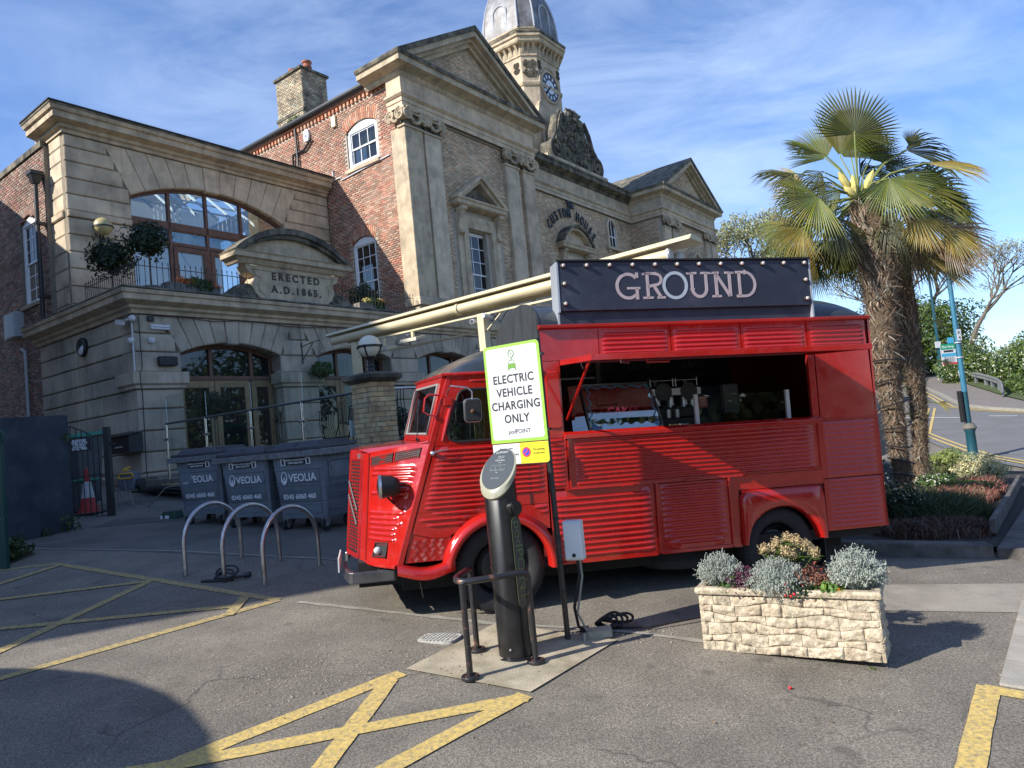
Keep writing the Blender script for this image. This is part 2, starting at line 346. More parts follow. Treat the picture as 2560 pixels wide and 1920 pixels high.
# concrete forecourt by the building and its edging line
drape('forecourt',[(-7.6,10.0),(-2.2,8.02),(-1.2,13.2),(-7.6,16.2)],.004,m_conc,20,12)
ribbon('edging_kerb',[(-6.9,9.62),(-4.39,8.91),(-2.05,7.96)],.05,.007,m_kerb,rag=.3)
ribbon('edging_strip',[(-2.09,6.45),(-.36,5.61),(.6,5.3),(1.2,4.97)],.055,.006,m_kerb,rag=.35)
drape('asphalt_patch',[(-3.2,10.2),(-2.4,9.9),(-2.2,10.3),(-3.0,10.6)],.009,mat('dark_patch',(.10,.092,.08),.9,var=.2),4,3)
drape('asphalt_patch',[(-6.6,10.9),(-5.4,11.2),(-5.3,11.7),(-6.6,11.5)],.009,MATS['dark_patch'],4,3)
drape('concrete_pad',[(-.88,4.78),(-.07,4.33),(.56,5.1),(-.30,5.6)],.010,m_pad,8,8)
drape('light_concrete_strip',[(2.1,5.55),(5.2,4.75),(6.2,5.6),(2.3,6.2)],.004,mat('light_concrete',(.30,.27,.22),.92,var=.15,scale=3,bump=.7,bscale=90,c2=(.21,.19,.155),c2scale=2),14,4)
# yellow box markings
def lines(segs,wd,m,dz=.005):
    for i,s in enumerate(segs):ribbon('yellow_marking',s,wd,dz+.0008*i,m,rag=.06)
lines([[(-2.30,6.54),(-5.59,8.52),(-6.6,8.2)],[(-2.30,6.54),(-3.75,4.95),(-4.6,4.0)],[(-3.95,7.42),(-4.2,4.7),(-4.3,4.2)],[(-2.62,6.42),(-4.9,6.05),(-6.2,5.85)],
[(-3.83,7.50),(-5.3,7.02),(-6.5,6.75)],[(-5.5,8.48),(-5.75,7.2),(-5.9,6.4)],[(-2.66,6.70),(-2.60,6.14)]],.095,m_yel2)
lines([[(-.90,4.73),(-2.0,3.62),(-2.6,3.05)],[(-.96,4.63),(-1.13,3.5),(-1.2,3.0)],[(-.10,4.27),(-1.85,3.72),(-2.3,3.6)],[(-.10,4.30),(-.90,3.44),(-1.4,2.9)]],.115,m_yel,.005)
lines([[(2.46,4.04),(1.90,3.32),(1.5,2.8)],[(2.42,4.02),(2.56,3.90),(3.3,3.6)]],.115,m_yel,.006)
# paving slabs at the right edge
m_slab=mat('paving_slab',(.34,.31,.26),.9,isl=.12,var=.12,scale=8,bump=.5,bscale=90)
e0,e1=Vector((2.50,4.02)),Vector((4.40,6.38)); dd=(e1-e0).normalized(); nn=Vector((dd.y,-dd.x))
for k in range(10):
    for j in range(3):
        a=e0+dd*(k*.42+.04)+nn*(j*.42); pts=[]
        for(s,t)in((.004,.004),(.414,.004),(.414,.414),(.004,.414)):
            q=a+dd*s+nn*t; pts.append((q.x,q.y))
        b=MB(); dz=.012+rng.uniform(0,.004)
        b.hexa([(x,y,hz(x,y)-.03)for x,y in pts]+[(x,y,hz(x,y)+dz)for x,y in pts]); b.build('paving_slab',m_slab,kind='structure')
        # manhole cover
mh=thing('manhole_cover','small pale rounded inspection cover set in the asphalt left of the concrete pad','manhole cover',(-.715,5.335,hz(-.715,5.335)),R(-22))
mm_=mat('worn_metal_cover',(.36,.35,.31),.75,var=.2,scale=20,bump=.4,bscale=60)
pts=[(.155*(abs(math.cos(a))**.45)*(1 if math.cos(a)>0 else-1),.10*(abs(math.sin(a))**.45)*(1 if math.sin(a)>0 else-1))for a in[2*math.pi*i/28 for i in range(28)]]
b=MB().prism(pts,lambda p,t:(p[0],p[1],t),-.01,.012); b.build('lid',mm_,mh)
b=MB()
for i in range(-4,5):
    xx=i*.031; h=.10*(1-abs(xx/.155)**3); b.box(xx-.003,xx+.003,-h,h,.0115,.0165)
for i in range(-2,3):
    yy=i*.035; b.box(-.14,.14,yy-.002,yy+.002,.0115,.0155)
b.build('ridge',mm_,mh)
m_road=mat('road_asphalt',(.15,.148,.145),.85,var=.12,scale=1.2,bump=.5,bscale=60,c2=(.16,.16,.16),c2scale=40,c2amt=.6)
m_pave=mat('pavement_asphalt',(.20,.175,.155),.9,var=.15,scale=2,bump=.5,bscale=60,c2=(.13,.115,.10),c2scale=2)
near=[(17.6,31.0),(13.2,24.0),(12.67,22.19),(10.78,15.41),(10.2,12.6),(9.9,9.0),(9.8,5)]
far=[(26.5,48.0),(23.66,41.29),(21.6,36.4),(19.95,32.7),(19.05,30.6),(18.9,28.6),(19.14,26.94),(20.6,22),(24,15)]
def strip_between(name,A,B,m,dz,nn_=8):
    b=MB(); K=40
    def at(P,t):
        Ls=[0]
        for i in range(len(P)-1):Ls.append(Ls[-1]+math.dist(P[i],P[i+1]))
        d=t*Ls[-1]
        for i in range(len(P)-1):
            if d<=Ls[i+1]+1e-6:
                k=(d-Ls[i])/(Ls[i+1]-Ls[i]); return(P[i][0]+(P[i+1][0]-P[i][0])*k,P[i][1]+(P[i+1][1]-P[i][1])*k)
        return P[-1]
    for i in range(K+1):
        p,q=at(A,i/K),at(B,i/K)
        for j in range(nn_+1):
            x=p[0]+(q[0]-p[0])*j/nn_; y=p[1]+(q[1]-p[1])*j/nn_; b.v.append((x,y,hz(x,y)+dz))
    for i in range(K):
        for j in range(nn_):b.f.append((i*(nn_+1)+j,i*(nn_+1)+j+1,(i+1)*(nn_+1)+j+1,(i+1)*(nn_+1)+j))
    return b.build(name,m,smooth=True,kind='structure',fix=False)
def offset(P,d):
    o=[]
    for i in range(len(P)):
        t=(Vector(P[min(i+1,len(P)-1)])-Vector(P[max(i-1,0)])).normalized(); o.append((P[i][0]-t.y*d,P[i][1]+t.x*d))
    return o
strip_between('road',near,far,m_road,.03,16)
ribbon('yellow_line',offset(near,.30),.09,.045,m_yel); ribbon('yellow_line',offset(near,.52),.09,.045,m_yel)
ribbon('yellow_line',offset(far,-.25),.09,.045,m_yel); ribbon('yellow_line',offset(far,-.47),.09,.045,m_yel)
ribbon('kerb',offset(far,.08),.16,.13,m_kerb,hgt=.14)
ribbon('white_line',[(15.97,27.88),(16.73,26.88)],.14,.046,m_white); ribbon('white_line',[(17.57,26.56),(18.09,25.83)],.14,.046,m_white)
ribbon('white_line',[(14.2,30),(15.6,28.3)],.14,.046,m_white)
pout=[(31.5,53),(29.2,48.5),(27.2,43.8),(24.9,38.9),(22.9,34.2),(21.7,31.4),(20.95,29.3),(22.9,23),(26,15)]
strip_between('pavement',offset(far,.16),pout,m_pave,.125,8)
# verge and bank
m_grass=mat('verge_grass_soil',(.055,.085,.02),.95,var=.3,scale=5,c2=(.09,.075,.035),c2scale=1.5)
b=MB(); outp=[(p[0]+34,p[1]+8)for p in pout]
strip_between('verge',pout,outp,m_grass,.16,20)
# ================================================================ buildings (local frame: x along the front, y back, z up)
BX,BY,BRZ=-8.15,15.45,math.atan2(.8,.6)
def building(name,label,cat='building'):return thing(name,label,cat,(BX,BY,0),BRZ)
def W(u,v,z):return(BX+.6*u-.8*v,BY+.8*u+.6*v,z)
def bthing(name,label,cat,u,v,z,rz=0,group=None):return thing(name,label,cat,W(u,v,z),BRZ+rz,group)
m_stone=mat('bath_stone',(.56,.45,.315),.9,isl=.10,var=.16,scale=2.4,bump=.5,bscale=28,c2=(.33,.265,.19),c2scale=1.0,c2amt=.5,streak=.22)
m_stone2=mat('weathered_stone',(.50,.40,.27),.9,var=.2,scale=3,bump=.55,bscale=30,c2=(.27,.225,.165),c2scale=1.3,c2amt=.45,streak=.28)
m_dark=mat('lichened_stone',(.20,.175,.125),.95,var=.3,scale=5,bump=.8,bscale=25,c2=(.05,.047,.038),c2scale=2.2,c2amt=.8,streak=.35)
m_backst=mat('joint_shadow_stone',(.24,.20,.15),.95,var=.2,bump=.3)
m_bred=mat('red_brick',(.40,.22,.15),.9,isl=.30,var=.12,scale=1.2,bump=.6,bscale=70,c2=(.33,.21,.145),c2scale=.9,c2amt=.6)
m_bbrown=mat('brown_brick',(.25,.155,.115),.92,isl=.4,var=.2,scale=1.2,bump=.6,bscale=70)
m_bcream=mat('cream_brick',(.60,.44,.285),.9,isl=.24,var=.15,scale=1.0,bump=.4,bscale=60,c2=(.40,.30,.215),c2scale=.8,c2amt=.5)
m_byel=mat('yellow_brick',(.50,.38,.205),.9,isl=.22,var=.12,scale=6,bump=.5,bscale=90,c2=(.28,.17,.10),c2scale=5,c2amt=.45)
m_mort=mat('mortar',(.40,.35,.28),.95,var=.2,scale=12,bump=.3)
m_mortd=mat('dirty_mortar',(.20,.175,.14),.95,var=.2,scale=12)
m_lead=mat('lead_sheet',(.23,.235,.245),.55,var=.2,scale=2.5,c2=(.13,.12,.115),c2scale=1.6,c2amt=.8,metal=.15,streak=.35,bump=.2,bscale=8)
m_wood=mat('brown_timber',(.135,.062,.038),.55,var=.25,scale=8,streak=.4)
m_oak=mat('oak_door',(.26,.17,.085),.5,var=.2,scale=8,streak=.35)
m_wpaint=mat('white_gloss_paint',(.78,.79,.80),.35,var=.04)
m_black=mat('black_metal',(.018,.018,.02),.45,var=.2)
m_glass=glassmat('window_glass',dens=.78,refl=.07)
m_glassd=glassmat('atrium_glass',(.85,.93,.95),refl=.14,dens=.08)
m_pglass=glassmat('balustrade_glass',(.93,.98,.96),refl=.03,dens=.01)
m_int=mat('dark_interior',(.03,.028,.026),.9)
m_curt=mat('curtain_green',(.22,.34,.30),.9,streak=.5)
m_purple=mat('purple_blind',(.22,.07,.18),.9)
def front(u,z,v):return(u,v,z)
def course(parent,u0,u1,z0,z1,v,ln=1.1,dep=.12,seed=0,m=None,ch=.022,name='stone',alt=0):
    """rusticated blocks along the front (facing -y), each one a part"""
    n=max(1,int(round((u1-u0)/ln))); cuts=[u0+(u1-u0)*i/n for i in range(n+1)]
    if n>1 and alt:
        cuts=[u0]+[c+(.5 if alt%2 else-.2)*(u1-u0)/n*.8 for c in cuts[1:-1]]+[u1]
    for i in range(n):
        if cuts[i+1]-cuts[i]>.05:MB().cbox(cuts[i]+.004,cuts[i+1]-.004,v,v+dep,z0+.012,z1-.012,ch).build(name,m or m_stone,parent,fix=False)
def course_side(parent,v0,v1,z0,z1,u,ln=1.1,dep=.12,m=None,ch=.022,alt=0):
    """blocks on a face looking to -x (plane x = u), y from v0 to v1"""
    n=max(1,int(round((v1-v0)/ln)))
    cuts=[v0+(v1-v0)*i/n for i in range(n+1)]
    if n>1 and alt:cuts=[v0]+[c+.35*(v1-v0)/n for c in cuts[1:-1]]+[v1]
    for i in range(n):
        b=MB(); b.T=Matrix(((0,1,0,0),(-1,0,0,0),(0,0,1,0),(0,0,0,1)))
        # local box drawn facing -y then turned to face -x
        b.cbox(-(cuts[i+1]-.004),-(cuts[i]+.004),u,u+dep,z0+.012,z1-.012,ch); b.build('stone',m or m_stone,parent,fix=True)
def voussoirs(parent,uc,hw,zs,zc,ztop,v,n,dep=.18,m=None,key=None,spread=1.42,ch=.02):
    """segmental arch of half width hw springing at zs, crown zc, wedge stones up to ztop; returns arch function"""
    s=zc-zs; r=(hw*hw+s*s)/(2*s); cz=zc-r; amax=math.asin(hw/r)
    for i in range(n):
        t0=-amax+2*amax*i/n; t1=-amax+2*amax*(i+1)/n
        mid=n//2
        def inner(t):return(uc+r*math.sin(t),cz+r*math.cos(t))
        def outer(t):return(uc+hw*spread*(t/amax),ztop)
        lo=.0 if i!=mid else .035
        a,b_,c,d=inner(t0),inner(t1),outer(t1),outer(t0)
        pts=[(a[0]+.004,a[1]-lo),((a[0]+b_[0])/2,inner((t0+t1)/2)[1]-lo),(b_[0]-.004,b_[1]-lo),(c[0]-.008,c[1]-.01),(d[0]+.008,d[1]-.01)]
        MB().cprism(pts,lambda p,t:(p[0],t,p[1]),v-(.02 if i==mid else 0),v+dep,ch).build('voussoir',m or m_stone,parent)
    return lambda u:cz+math.sqrt(max(0,r*r-(u-uc)**2))if abs(u-uc)<hw else-1
def arch_wall(parent,name,u0,u1,z0,ztop,uc,hw,fn,zbot,v,dep,m,step=.12):
    """backing wall with an arched opening"""
    b=MB()
    if uc-hw>u0:b.box(u0,uc-hw,v,v+dep,z0,ztop)
    if u1>uc+hw:b.box(uc+hw,u1,v,v+dep,z0,ztop)
    if zbot>z0:b.box(uc-hw,uc+hw,v,v+dep,z0,zbot)
    k=int(2*hw/step)
    for i in range(k):
        a,c=uc-hw+2*hw*i/k,uc-hw+2*hw*(i+1)/k
        za,zc_=fn(a if i else a+1e-3),fn(c if i<k-1 else c-1e-3)
        b.hexa([(a,v,za),(c,v,zc_),(c,v+dep,zc_),(a,v+dep,za),(a,v,ztop),(c,v,ztop),(c,v+dep,ztop),(a,v+dep,ztop)])
    return b.build(name,m,parent)
CORN=lambda z,o=0:[(0,z),(.06,z),(.06,z+.09),(.14,z+.12),(.14,z+.2),(.36,z+.26),(.36,z+.42),(.42,z+.44),(.46,z+.54),(.46,z+.58),(0,z+.62)]
AX=building('stone_annex','two storey stone annex with a large arched window above its balcony')
VF=4.28; U0_,U1_=.5,9.2
TF=5.28
# upper storey
af=voussoirs(AX,4.7,2.53,9.15,9.76,10.5,VF,11,spread=1.26)
arch_wall(AX,'wall',U0_+.02,U1_,TF-.4,10.5,4.7,2.53,af,5.4,VF+.05,.4,m_backst)
zc=[5.42,5.88,6.36,6.84,7.30,7.76,8.22,8.42,8.86,9.30,9.76,10.16,10.5]
for i in range(len(zc)-1):
    z0,z1=zc[i],zc[i+1]
    pr=.05 if i==6 else 0
    lim=lambda z:2.17 if z<9.15 else 2.17-(z-9.15)*(.66/1.35)
    q=(lim(z0)+lim(z1))/2 if z1>9.2 else 2.17
    course(AX,U0_+(.0),q,z0,z1,VF-pr,ln=1.9,alt=i)
    q2=9.4-q; course(AX,q2,U1_,z0,z1,VF-pr,ln=2.2,alt=i)
    # corner pier return (looks left)
    course_side(AX,VF+.15,VF+1.3,z0,z1,U0_-.02-pr,ln=1.2)
MB().box(U0_,U0_+.3,VF+.05,9.5,4.6,10.62).box(U0_,U1_,VF+.03,VF+.46,10.42,11.08).build('side_wall',m_backst,AX)
# frame and glazing of the arched window
def arch_frame(parent,uc,hw,fn,z0,v,mulls,rails,m,th=.09,dep=.1,glass=None):
    b=MB(); K=24
    for i in range(K):
        a,c=uc-hw+2*hw*i/K,uc-hw+2*hw*(i+1)/K; za,zc_=fn(a if i else a+1e-3),fn(c if i<K-1 else c-1e-3)
        b.hexa([(a,v,za-th),(c,v,zc_-th),(c,v+dep,zc_-th),(a,v+dep,za-th),(a,v,za-.002),(c,v,zc_-.002),(c,v+dep,zc_-.002),(a,v+dep,za-.002)])
    zs=fn(uc-hw+1e-3)
    for s in(-1,1):b.box(uc+s*hw-(th if s>0 else 0),uc+s*hw+(0 if s>0 else th),v+.002,v+dep-.002,z0,zs-th*.4)
    b.build('frame',m,parent,bevel=.008)
    for u in mulls:MB().box(u-th/2,u+th/2,v-.01,v+dep+.01,z0,fn(u)-th*.7).build('mullion',m,parent,bevel=.008)
    for(za,zb)in rails:MB().box(uc-hw+th,uc+hw-th,v+.01,v+dep-.01,za,zb).build('rail',m,parent,bevel=.006)
    if glass:
        us=[uc-hw+th/2]+list(mulls)+[uc+hw-th/2]; zz=[z0]+[(a+b_)/2 for a,b_ in rails]
        for i in range(len(us)-1):
            for j,za in enumerate(zz):
                top=zz[j+1]if j+1<len(zz)else None
                if top:pts=[(us[i],za),(us[i+1],za),(us[i+1],top),(us[i],top)]
                else:
                    k=6; pts=[(us[i],za),(us[i+1],za)]+[(us[i+1]+(us[i]-us[i+1])*q/k,fn(min(max(us[i+1]+(us[i]-us[i+1])*q/k,uc-hw+.01),uc+hw-.01))-.04)for q in range(k+1)]
                MB().prism(pts,lambda p,t:(p[0],t,p[1]),v+.045,v+.055).build('pane',glass,parent)
aw=thing('w',None,None)
bpy.data.objects.remove(aw)
AW=link('arched_window',None,AX)
arch_frame(AW,4.7,2.53,af,5.4,VF+.2,[3.36,4.55,5.74],[(8.36,8.50),(7.93,8.03)],m_wood,glass=m_glassd)
MB().box(2.2,7.2,VF+.19,VF+.31,8.40,8.62).build('transom',m_wood,AW,bevel=.01)
# french door leaves in the middle lights
for k,(a,c)in enumerate(((3.42,4.5),(4.6,5.68),(5.80,6.9))):
    d=MB();
    d.box(a,a+.13,VF+.17,VF+.23,5.4,7.9).box(c-.13,c,VF+.17,VF+.23,5.4,7.9).box(a+.13,c-.13,VF+.172,VF+.228,7.75,7.9).box(a+.13,c-.13,VF+.172,VF+.228,5.4,5.7)
    d.build('door_leaf',m_wood,AW,bevel=.008)
    # atrium behind the glass: pale walls, glazed roof on white rafters
m_pale=mat('pale_plaster',(.62,.68,.66),.8)
m_raft=mat('white_steel',(.7,.74,.74),.5)
b=MB().box(.9,9.1,11.2,11.3,5.3,11.6).box(.9,1.0,VF+.6,11.2,5.3,10.4).box(1.0,9.1,VF+.5,11.2,5.2,5.28); b.build('inner_wall',m_pale,AX)
b=MB()
for i in range(7):
    u=2.6+i*.72; b.tube([(u,VF+1.1,9.3),(u,VF+3.3,11.0),(u,VF+5,11.9)],.045,6)
for j in range(5):b.tube([(2.5,VF+1.5+j*1.1,9.62+j*.68),(7.2,VF+1.5+j*1.1,9.62+j*.68)],.035,6)
for q in range(3):
    P=[(2.0+q*2.3,VF+1.0+2.2*k/8,7.6+1.9*math.sin(k/8*math.pi/2))for k in range(9)]; b.tube(P,.05,6)
    for k in range(1,8):b.tube([P[k],(P[k][0],P[k][1],9.5+k*.1)],.02,4)
b.build('atrium_rafters',m_raft,AX)
# roof ring and skylight
b=MB().box(U0_,U1_-.05,VF+.45,6.2,10.5,10.62).box(U0_,2.2,6.2,11.4,10.5,10.62).box(7.9,U1_-.05,6.2,11.4,10.5,10.62); b.build('roof',mat('grey_roof_felt',(.12,.12,.115),.9,var=.2),AX)
sk=link('skylight',None,AX)
b=MB().box(2.5,6.9,6.6,6.75,11.5,12.3).box(2.5,6.9,10.4,10.5,11.3,12.3).box(2.5,2.62,6.75,10.4,11.3,12.3).box(6.78,6.9,6.75,10.4,11.3,12.3)
b.box(2.35,7.05,6.5,6.62,12.25,12.42); b.build('kerb_box',m_stone2,sk)
b=MB()
for i in range(8):
    u=2.6+i*.6; b.tube([(u,6.65,12.42),(u,8.5,13.25)],.04,5)
b.tube([(2.6,8.5,13.25),(6.9,8.5,13.25)],.06,5); b.build('glazing_bar',m_raft,sk)
MB().add([(2.6,6.66,12.44),(6.8,6.66,12.44),(6.8,8.5,13.24),(2.6,8.5,13.24)],[(0,1,2,3)]).build('pane',glassmat('skylight_glass',(.9,.95,.95),refl=.2,dens=.1),sk)
# top cornice, with a return down the left side
MB().sweep([(a*1.0,z)for a,z in CORN(10.5)],[(U0_,VF+1.45),(U0_,VF),(U1_-.02,VF)]).build('cornice',m_stone2,AX)
MB().sweep([(.36,11.0),(.475,11.04),(.475,11.1),(.36,11.1)],[(U0_,VF+1.47),(U0_,VF),(U1_-.02,VF)]).build('stained_edge',m_dark,AX)
MB().sweep([(-.1,11.10),(.47,11.085),(.50,11.10),(.50,11.135),(-.1,11.16)],[(U0_,VF+1.47),(U0_,VF),(U1_-.02,VF)]).build('cornice_capping',mat('bitumen_edge',(.03,.029,.027),.9,var=.4),AX)
MB().box(U0_-.04,U0_+.4,VF+1.3,VF+5.4,10.42,10.66).build('parapet',m_dark,AX)
m_upst=m_stone; m_lowst=mat('grimy_shaded_lower_stone',(.47,.395,.30),.9,isl=.12,var=.2,scale=2.4,bump=.6,bscale=28,c2=(.20,.175,.14),c2scale=1.2,c2amt=.6,streak=.3); m_stone=m_lowst  # lower storey stone: its grime and the deep shade on it both put into the colour
# lower storey (face at y = 0): piers, two arched openings, impost blocks
def lower_bay(parent,uc,hw,zs=3.98,zc_=4.25,n=9,spread=1.32,glaze=True):
    f=voussoirs(parent,uc,hw,zs,zc_,4.82,0,n,spread=spread,dep=.25)
    return f
zl=[.55,.95,1.30,1.75,2.22,2.70,3.14,3.52,3.98,4.40,4.82]
bays=[(2.36,1.34),(6.22,1.38),(10.1,1.34),(13.9,1.34),(17.7,1.34)]
def pier(parent,u0,u1,k,spl,spr):
    for i in range(len(zl)-1):
        z0,z1=zl[i],zl[i+1]
        a,c=u0,u1
        if z0>=3.97:
            t=((z0+z1)/2-3.98)/.84; a=u0+spl*t; c=u1-spr*t
        if 3.1<z0<3.5:continue
        if c-a>.12:course(parent,a,c,z0,z1,0,ln=1.7,alt=i,dep=.3)
    MB().sweep([(0,3.14),(.05,3.16),(.05,3.22),(.11,3.26),(.11,3.52),(0,3.52)],[(u0-.0,.35),(u0,0),(u1,0),(u1,.35)][(1 if k==0 else 0):]if k else[(u0,.75),(u0,0),(u1,0),(u1,.35)]).build('impost',m_stone,parent,bevel=.008)
    MB().box(u0+.03,u1-.03,.06,.6,0.2,4.82).build('pier_core',m_backst,parent)
def lower_front(parent,ks):
    for k in ks:
        uc,hw=bays[k]; f=lower_bay(parent,uc,hw)
        arch_wall(parent,'arch_core',uc-hw-.06,uc+hw+.06,3.6,4.82,uc,hw,f,3.6,.05,.5,m_backst)
        dw=link('doorway',None,parent)
        arch_frame(dw,uc,hw,f,3.46,.42,[uc-.38,uc+.72],[],m_wood,glass=m_glass)
        MB().box(uc-hw,uc+hw,.40,.52,3.38,3.48).build('transom',m_wood,dw,bevel=.008)
        # two glazed doors and a side light
        for(a,c)in((uc-hw+.12,uc-.32),(uc-.30,uc+.64),(uc+.70,uc+hw-.02)):
            nm='door' if c-a>.7 else 'side_light'
            d=MB(); t=.14; d.box(a,a+t,.43,.49,1.25,3.38).box(c-t,c,.43,.49,1.25,3.38).box(a+t,c-t,.432,.488,3.2,3.38).box(a+t,c-t,.432,.488,1.25,1.55)
            dd_=d.build(nm,m_oak,dw,bevel=.006)
            MB().box(a+t,c-t,.455,.462,1.55,3.2).build('pane',m_glass,dd_)
        MB().box(uc-hw-.05,uc+hw+.05,.5,.55,1.2,1.25).build('threshold',m_stone,dw)
lower_front(AX,(0,1))
pier(AX,-.02,bays[0][0]-bays[0][1],0,0,.43)
pier(AX,bays[0][0]+bays[0][1],bays[1][0]-bays[1][1],1,.43,.43)
pier(AX,bays[1][0]+bays[1][1],8.76,2,.43,.43)
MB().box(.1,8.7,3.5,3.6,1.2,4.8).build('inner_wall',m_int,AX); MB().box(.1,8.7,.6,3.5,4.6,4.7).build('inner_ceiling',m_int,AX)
# lower left return
for i in range(len(zl)-1):
    if 3.1<zl[i]<3.5:
        course_side(AX,.78,5.2,zl[i],zl[i+1],.0,ln=1.35,alt=i); continue
    course_side(AX,.02,5.2,zl[i],zl[i+1],.0,ln=1.35,alt=i)
MB().box(.08,.5,.3,5.25,0,4.82).build('side_core',m_backst,AX)
m_stone=m_upst
# terrace slab, its cornice
MB().box(.05,9.2,.02,VF+.1,4.83,TF).build('terrace_slab',m_stone2,AX)
MB().sweep([(0,4.82),(.05,4.83),(.07,4.90),(.14,4.94),(.14,5.0),(.30,5.06),(.34,5.08),(.34,5.20),(.38,5.22),(.40,5.30),(.1,5.33),(0,5.33)],[(0,5.3),(0,0),(9.06,0)]).build('balcony_cornice',m_stone2,AX)
MB().sweep([(.05,5.335),(.30,5.305),(.38,5.33),(.36,5.37),(.05,5.39)],[(0,5.3),(0,0),(9.06,0)]).build('cornice_weathering',m_dark,AX)
# plaque with its curved pediment, scrolls and letters
PQ=link('date_pediment',None,AX)
U2=4.33
pl=[(3.30,5.36),(5.42,5.36),(5.42,5.48),(5.60,5.60),(5.66,5.82),(5.58,6.02),(5.78,6.12),(5.86,6.30),(2.86,6.30),(2.94,6.12),(3.14,6.02),(3.02,5.82),(3.08,5.60),(3.24,5.48)]
MB().prism(pl,lambda p,t:(p[0],t,p[1]),.02,.42).build('plaque',m_stone2,PQ,bevel=.012)
q=[(U2+(x-U2)*.86,5.83+(z-5.83)*.80)for x,z in pl]
b=MB(); b.tube([(x,.015,z)for x,z in q],.022,6,closed=True); b.build('plaque_moulding',m_stone2,PQ)
MB().sweep([(0,6.30),(.05,6.32),(.12,6.42),(.2,6.45),(.2,6.56),(.24,6.60),(0,6.64)],[(2.68,.5),(2.68,0),(5.98,0),(5.98,.5),(2.68,.5)][:4]).build('pediment_cornice',m_stone2,PQ)
MB().box(2.5,6.16,-.14,.48,6.56,6.61).build('pediment_shelf',m_dark,PQ)
b=MB(); K=20
def arc(t,rr=0):
    hw_,s=1.86-rr,.78-rr; r_=(hw_*hw_+s*s)/(2*s); am=math.asin(hw_/r_); a=-am+2*am*t; return(U2+r_*math.sin(a),6.60+s-r_+r_*math.cos(a))
for(r0,r1,v0)in((0,.16,-.2),(.16,.27,-.12)):
    for i in range(K):
        p,q_,s_,t_=arc(i/K,r0),arc((i+1)/K,r0),arc((i+1)/K,r1),arc(i/K,r1)
        b.hexa([(t_[0],v0,t_[1]),(s_[0],v0,s_[1]),(s_[0],.46,s_[1]),(t_[0],.46,t_[1]),(p[0],v0,p[1]),(q_[0],v0,q_[1]),(q_[0],.46,q_[1]),(p[0],.46,p[1])])
b.build('pediment_arch',m_dark,PQ)
MB().prism([arc(i/K,.26)for i in range(K+1)],lambda p,t:(p[0],t,p[1]),.02,.4).build('tympanum',m_stone2,PQ)
for s in(-1,1):
    c=(U2+s*1.42,.2,5.58)
    b=MB().lathe([(0,-.16),(.23,-.16),(.23,.16),(0,.16)],c,20,'y'); b.lathe([(.21,-.165),(.17,-.2),(.13,-.165)],c,20,'y'); b.lathe([(.07,-.165),(.05,-.21),(0,-.21)],c,14,'y')
    b.prism([(U2+s*1.5,5.36),(U2+s*2.15,5.36),(U2+s*2.0,5.50),(U2+s*1.62,5.78)][::s],lambda p,t:(p[0],t,p[1]),.06,.36)
    b.build('scroll',m_dark,PQ,smooth=True)
m_let=mat('cut_letters',(.07,.062,.05),.95)
text('ERECTED',.27,m_let,PQ,FR(U2+.05,.012,5.98),.006,'lettering',bold=.009,space=1.5)
text('A.D.1865.',.27,m_let,PQ,FR(U2+.05,.012,5.64),.006,'lettering',bold=.009,space=1.45)
# lead flashing and bird spikes on edges
def spikes(parent,pts,z,m,n=120,h=.11,name='bird_spikes'):
    b=MB(); segs=[(Vector(pts[i]),Vector(pts[i+1]))for i in range(len(pts)-1)]; tot=sum((c-a).length for a,c in segs)
    for a,c in segs:
        k=int(n*(c-a).length/tot)
        for i in range(k):
            p=a.lerp(c,(i+rng.random()*.6)/k); dx,dy=rng.uniform(-.06,.06),rng.uniform(-.05,.05); zz=z if p.z==0 else p.z
            b.add([(p.x-.002,p.y,zz),(p.x+.002,p.y,zz),(p.x+dx,p.y+dy,zz+h*rng.uniform(.7,1.1))],[(0,1,2)])
    return b.build(name,m,parent,kind='stuff',fix=False)
m_spk=mat('steel_spikes',(.35,.35,.35),.4,metal=.6)
spikes(AX,[(U0_-.2,VF-.35,0),(U1_-.2,VF-.35,0)],11.13,m_spk,330,.16)
spikes(AX,[(.1,-.30,0),(9.0,-.30,0)],5.37,m_spk,300,.12)
spikes(AX,[(2.4,6.5,0),(7.0,6.5,0)],12.4,m_spk,160,.2)
WG=building('brick_wing','brown brick wing with a tall white sash window at the far left')
def in_rect(a0,a1,z0,z1,arch=0):
    return lambda a,z,h:a0-h+.02<a<a1+h-.02 and z0<z<z1+(arch*(1-((a-(a0+a1)/2)/((a1-a0)/2))**2)if abs(a-(a0+a1)/2)<(a1-a0)/2 else 0)
hw_=in_rect(6.05,7.15,6.25,8.62,.18)
hw2=lambda a,z,h:hw_(a,z,h)or(6.0-h<a<7.2+h and 8.5<z<9.05 and z>8.62+.18*(1-((a-6.6)/.6)**2))
UW=.36
MB().box(UW,UW+.3,5.22,6.05,0,10.4).box(UW,UW+.3,7.15,12,0,10.4).box(UW,UW+.3,6.05,7.15,0,6.25).box(UW,UW+.3,6.05,7.15,8.85,10.4).build('wall',m_mortd,WG)
brickwork(WG,m_bbrown,(0,1),(-1,0),5.25,10.5,.3,10.35,hole=hw2,off=-UW+.004,single=120,key=lambda c:abs(c[2]-4)+abs(c[1]-6),seed=3)
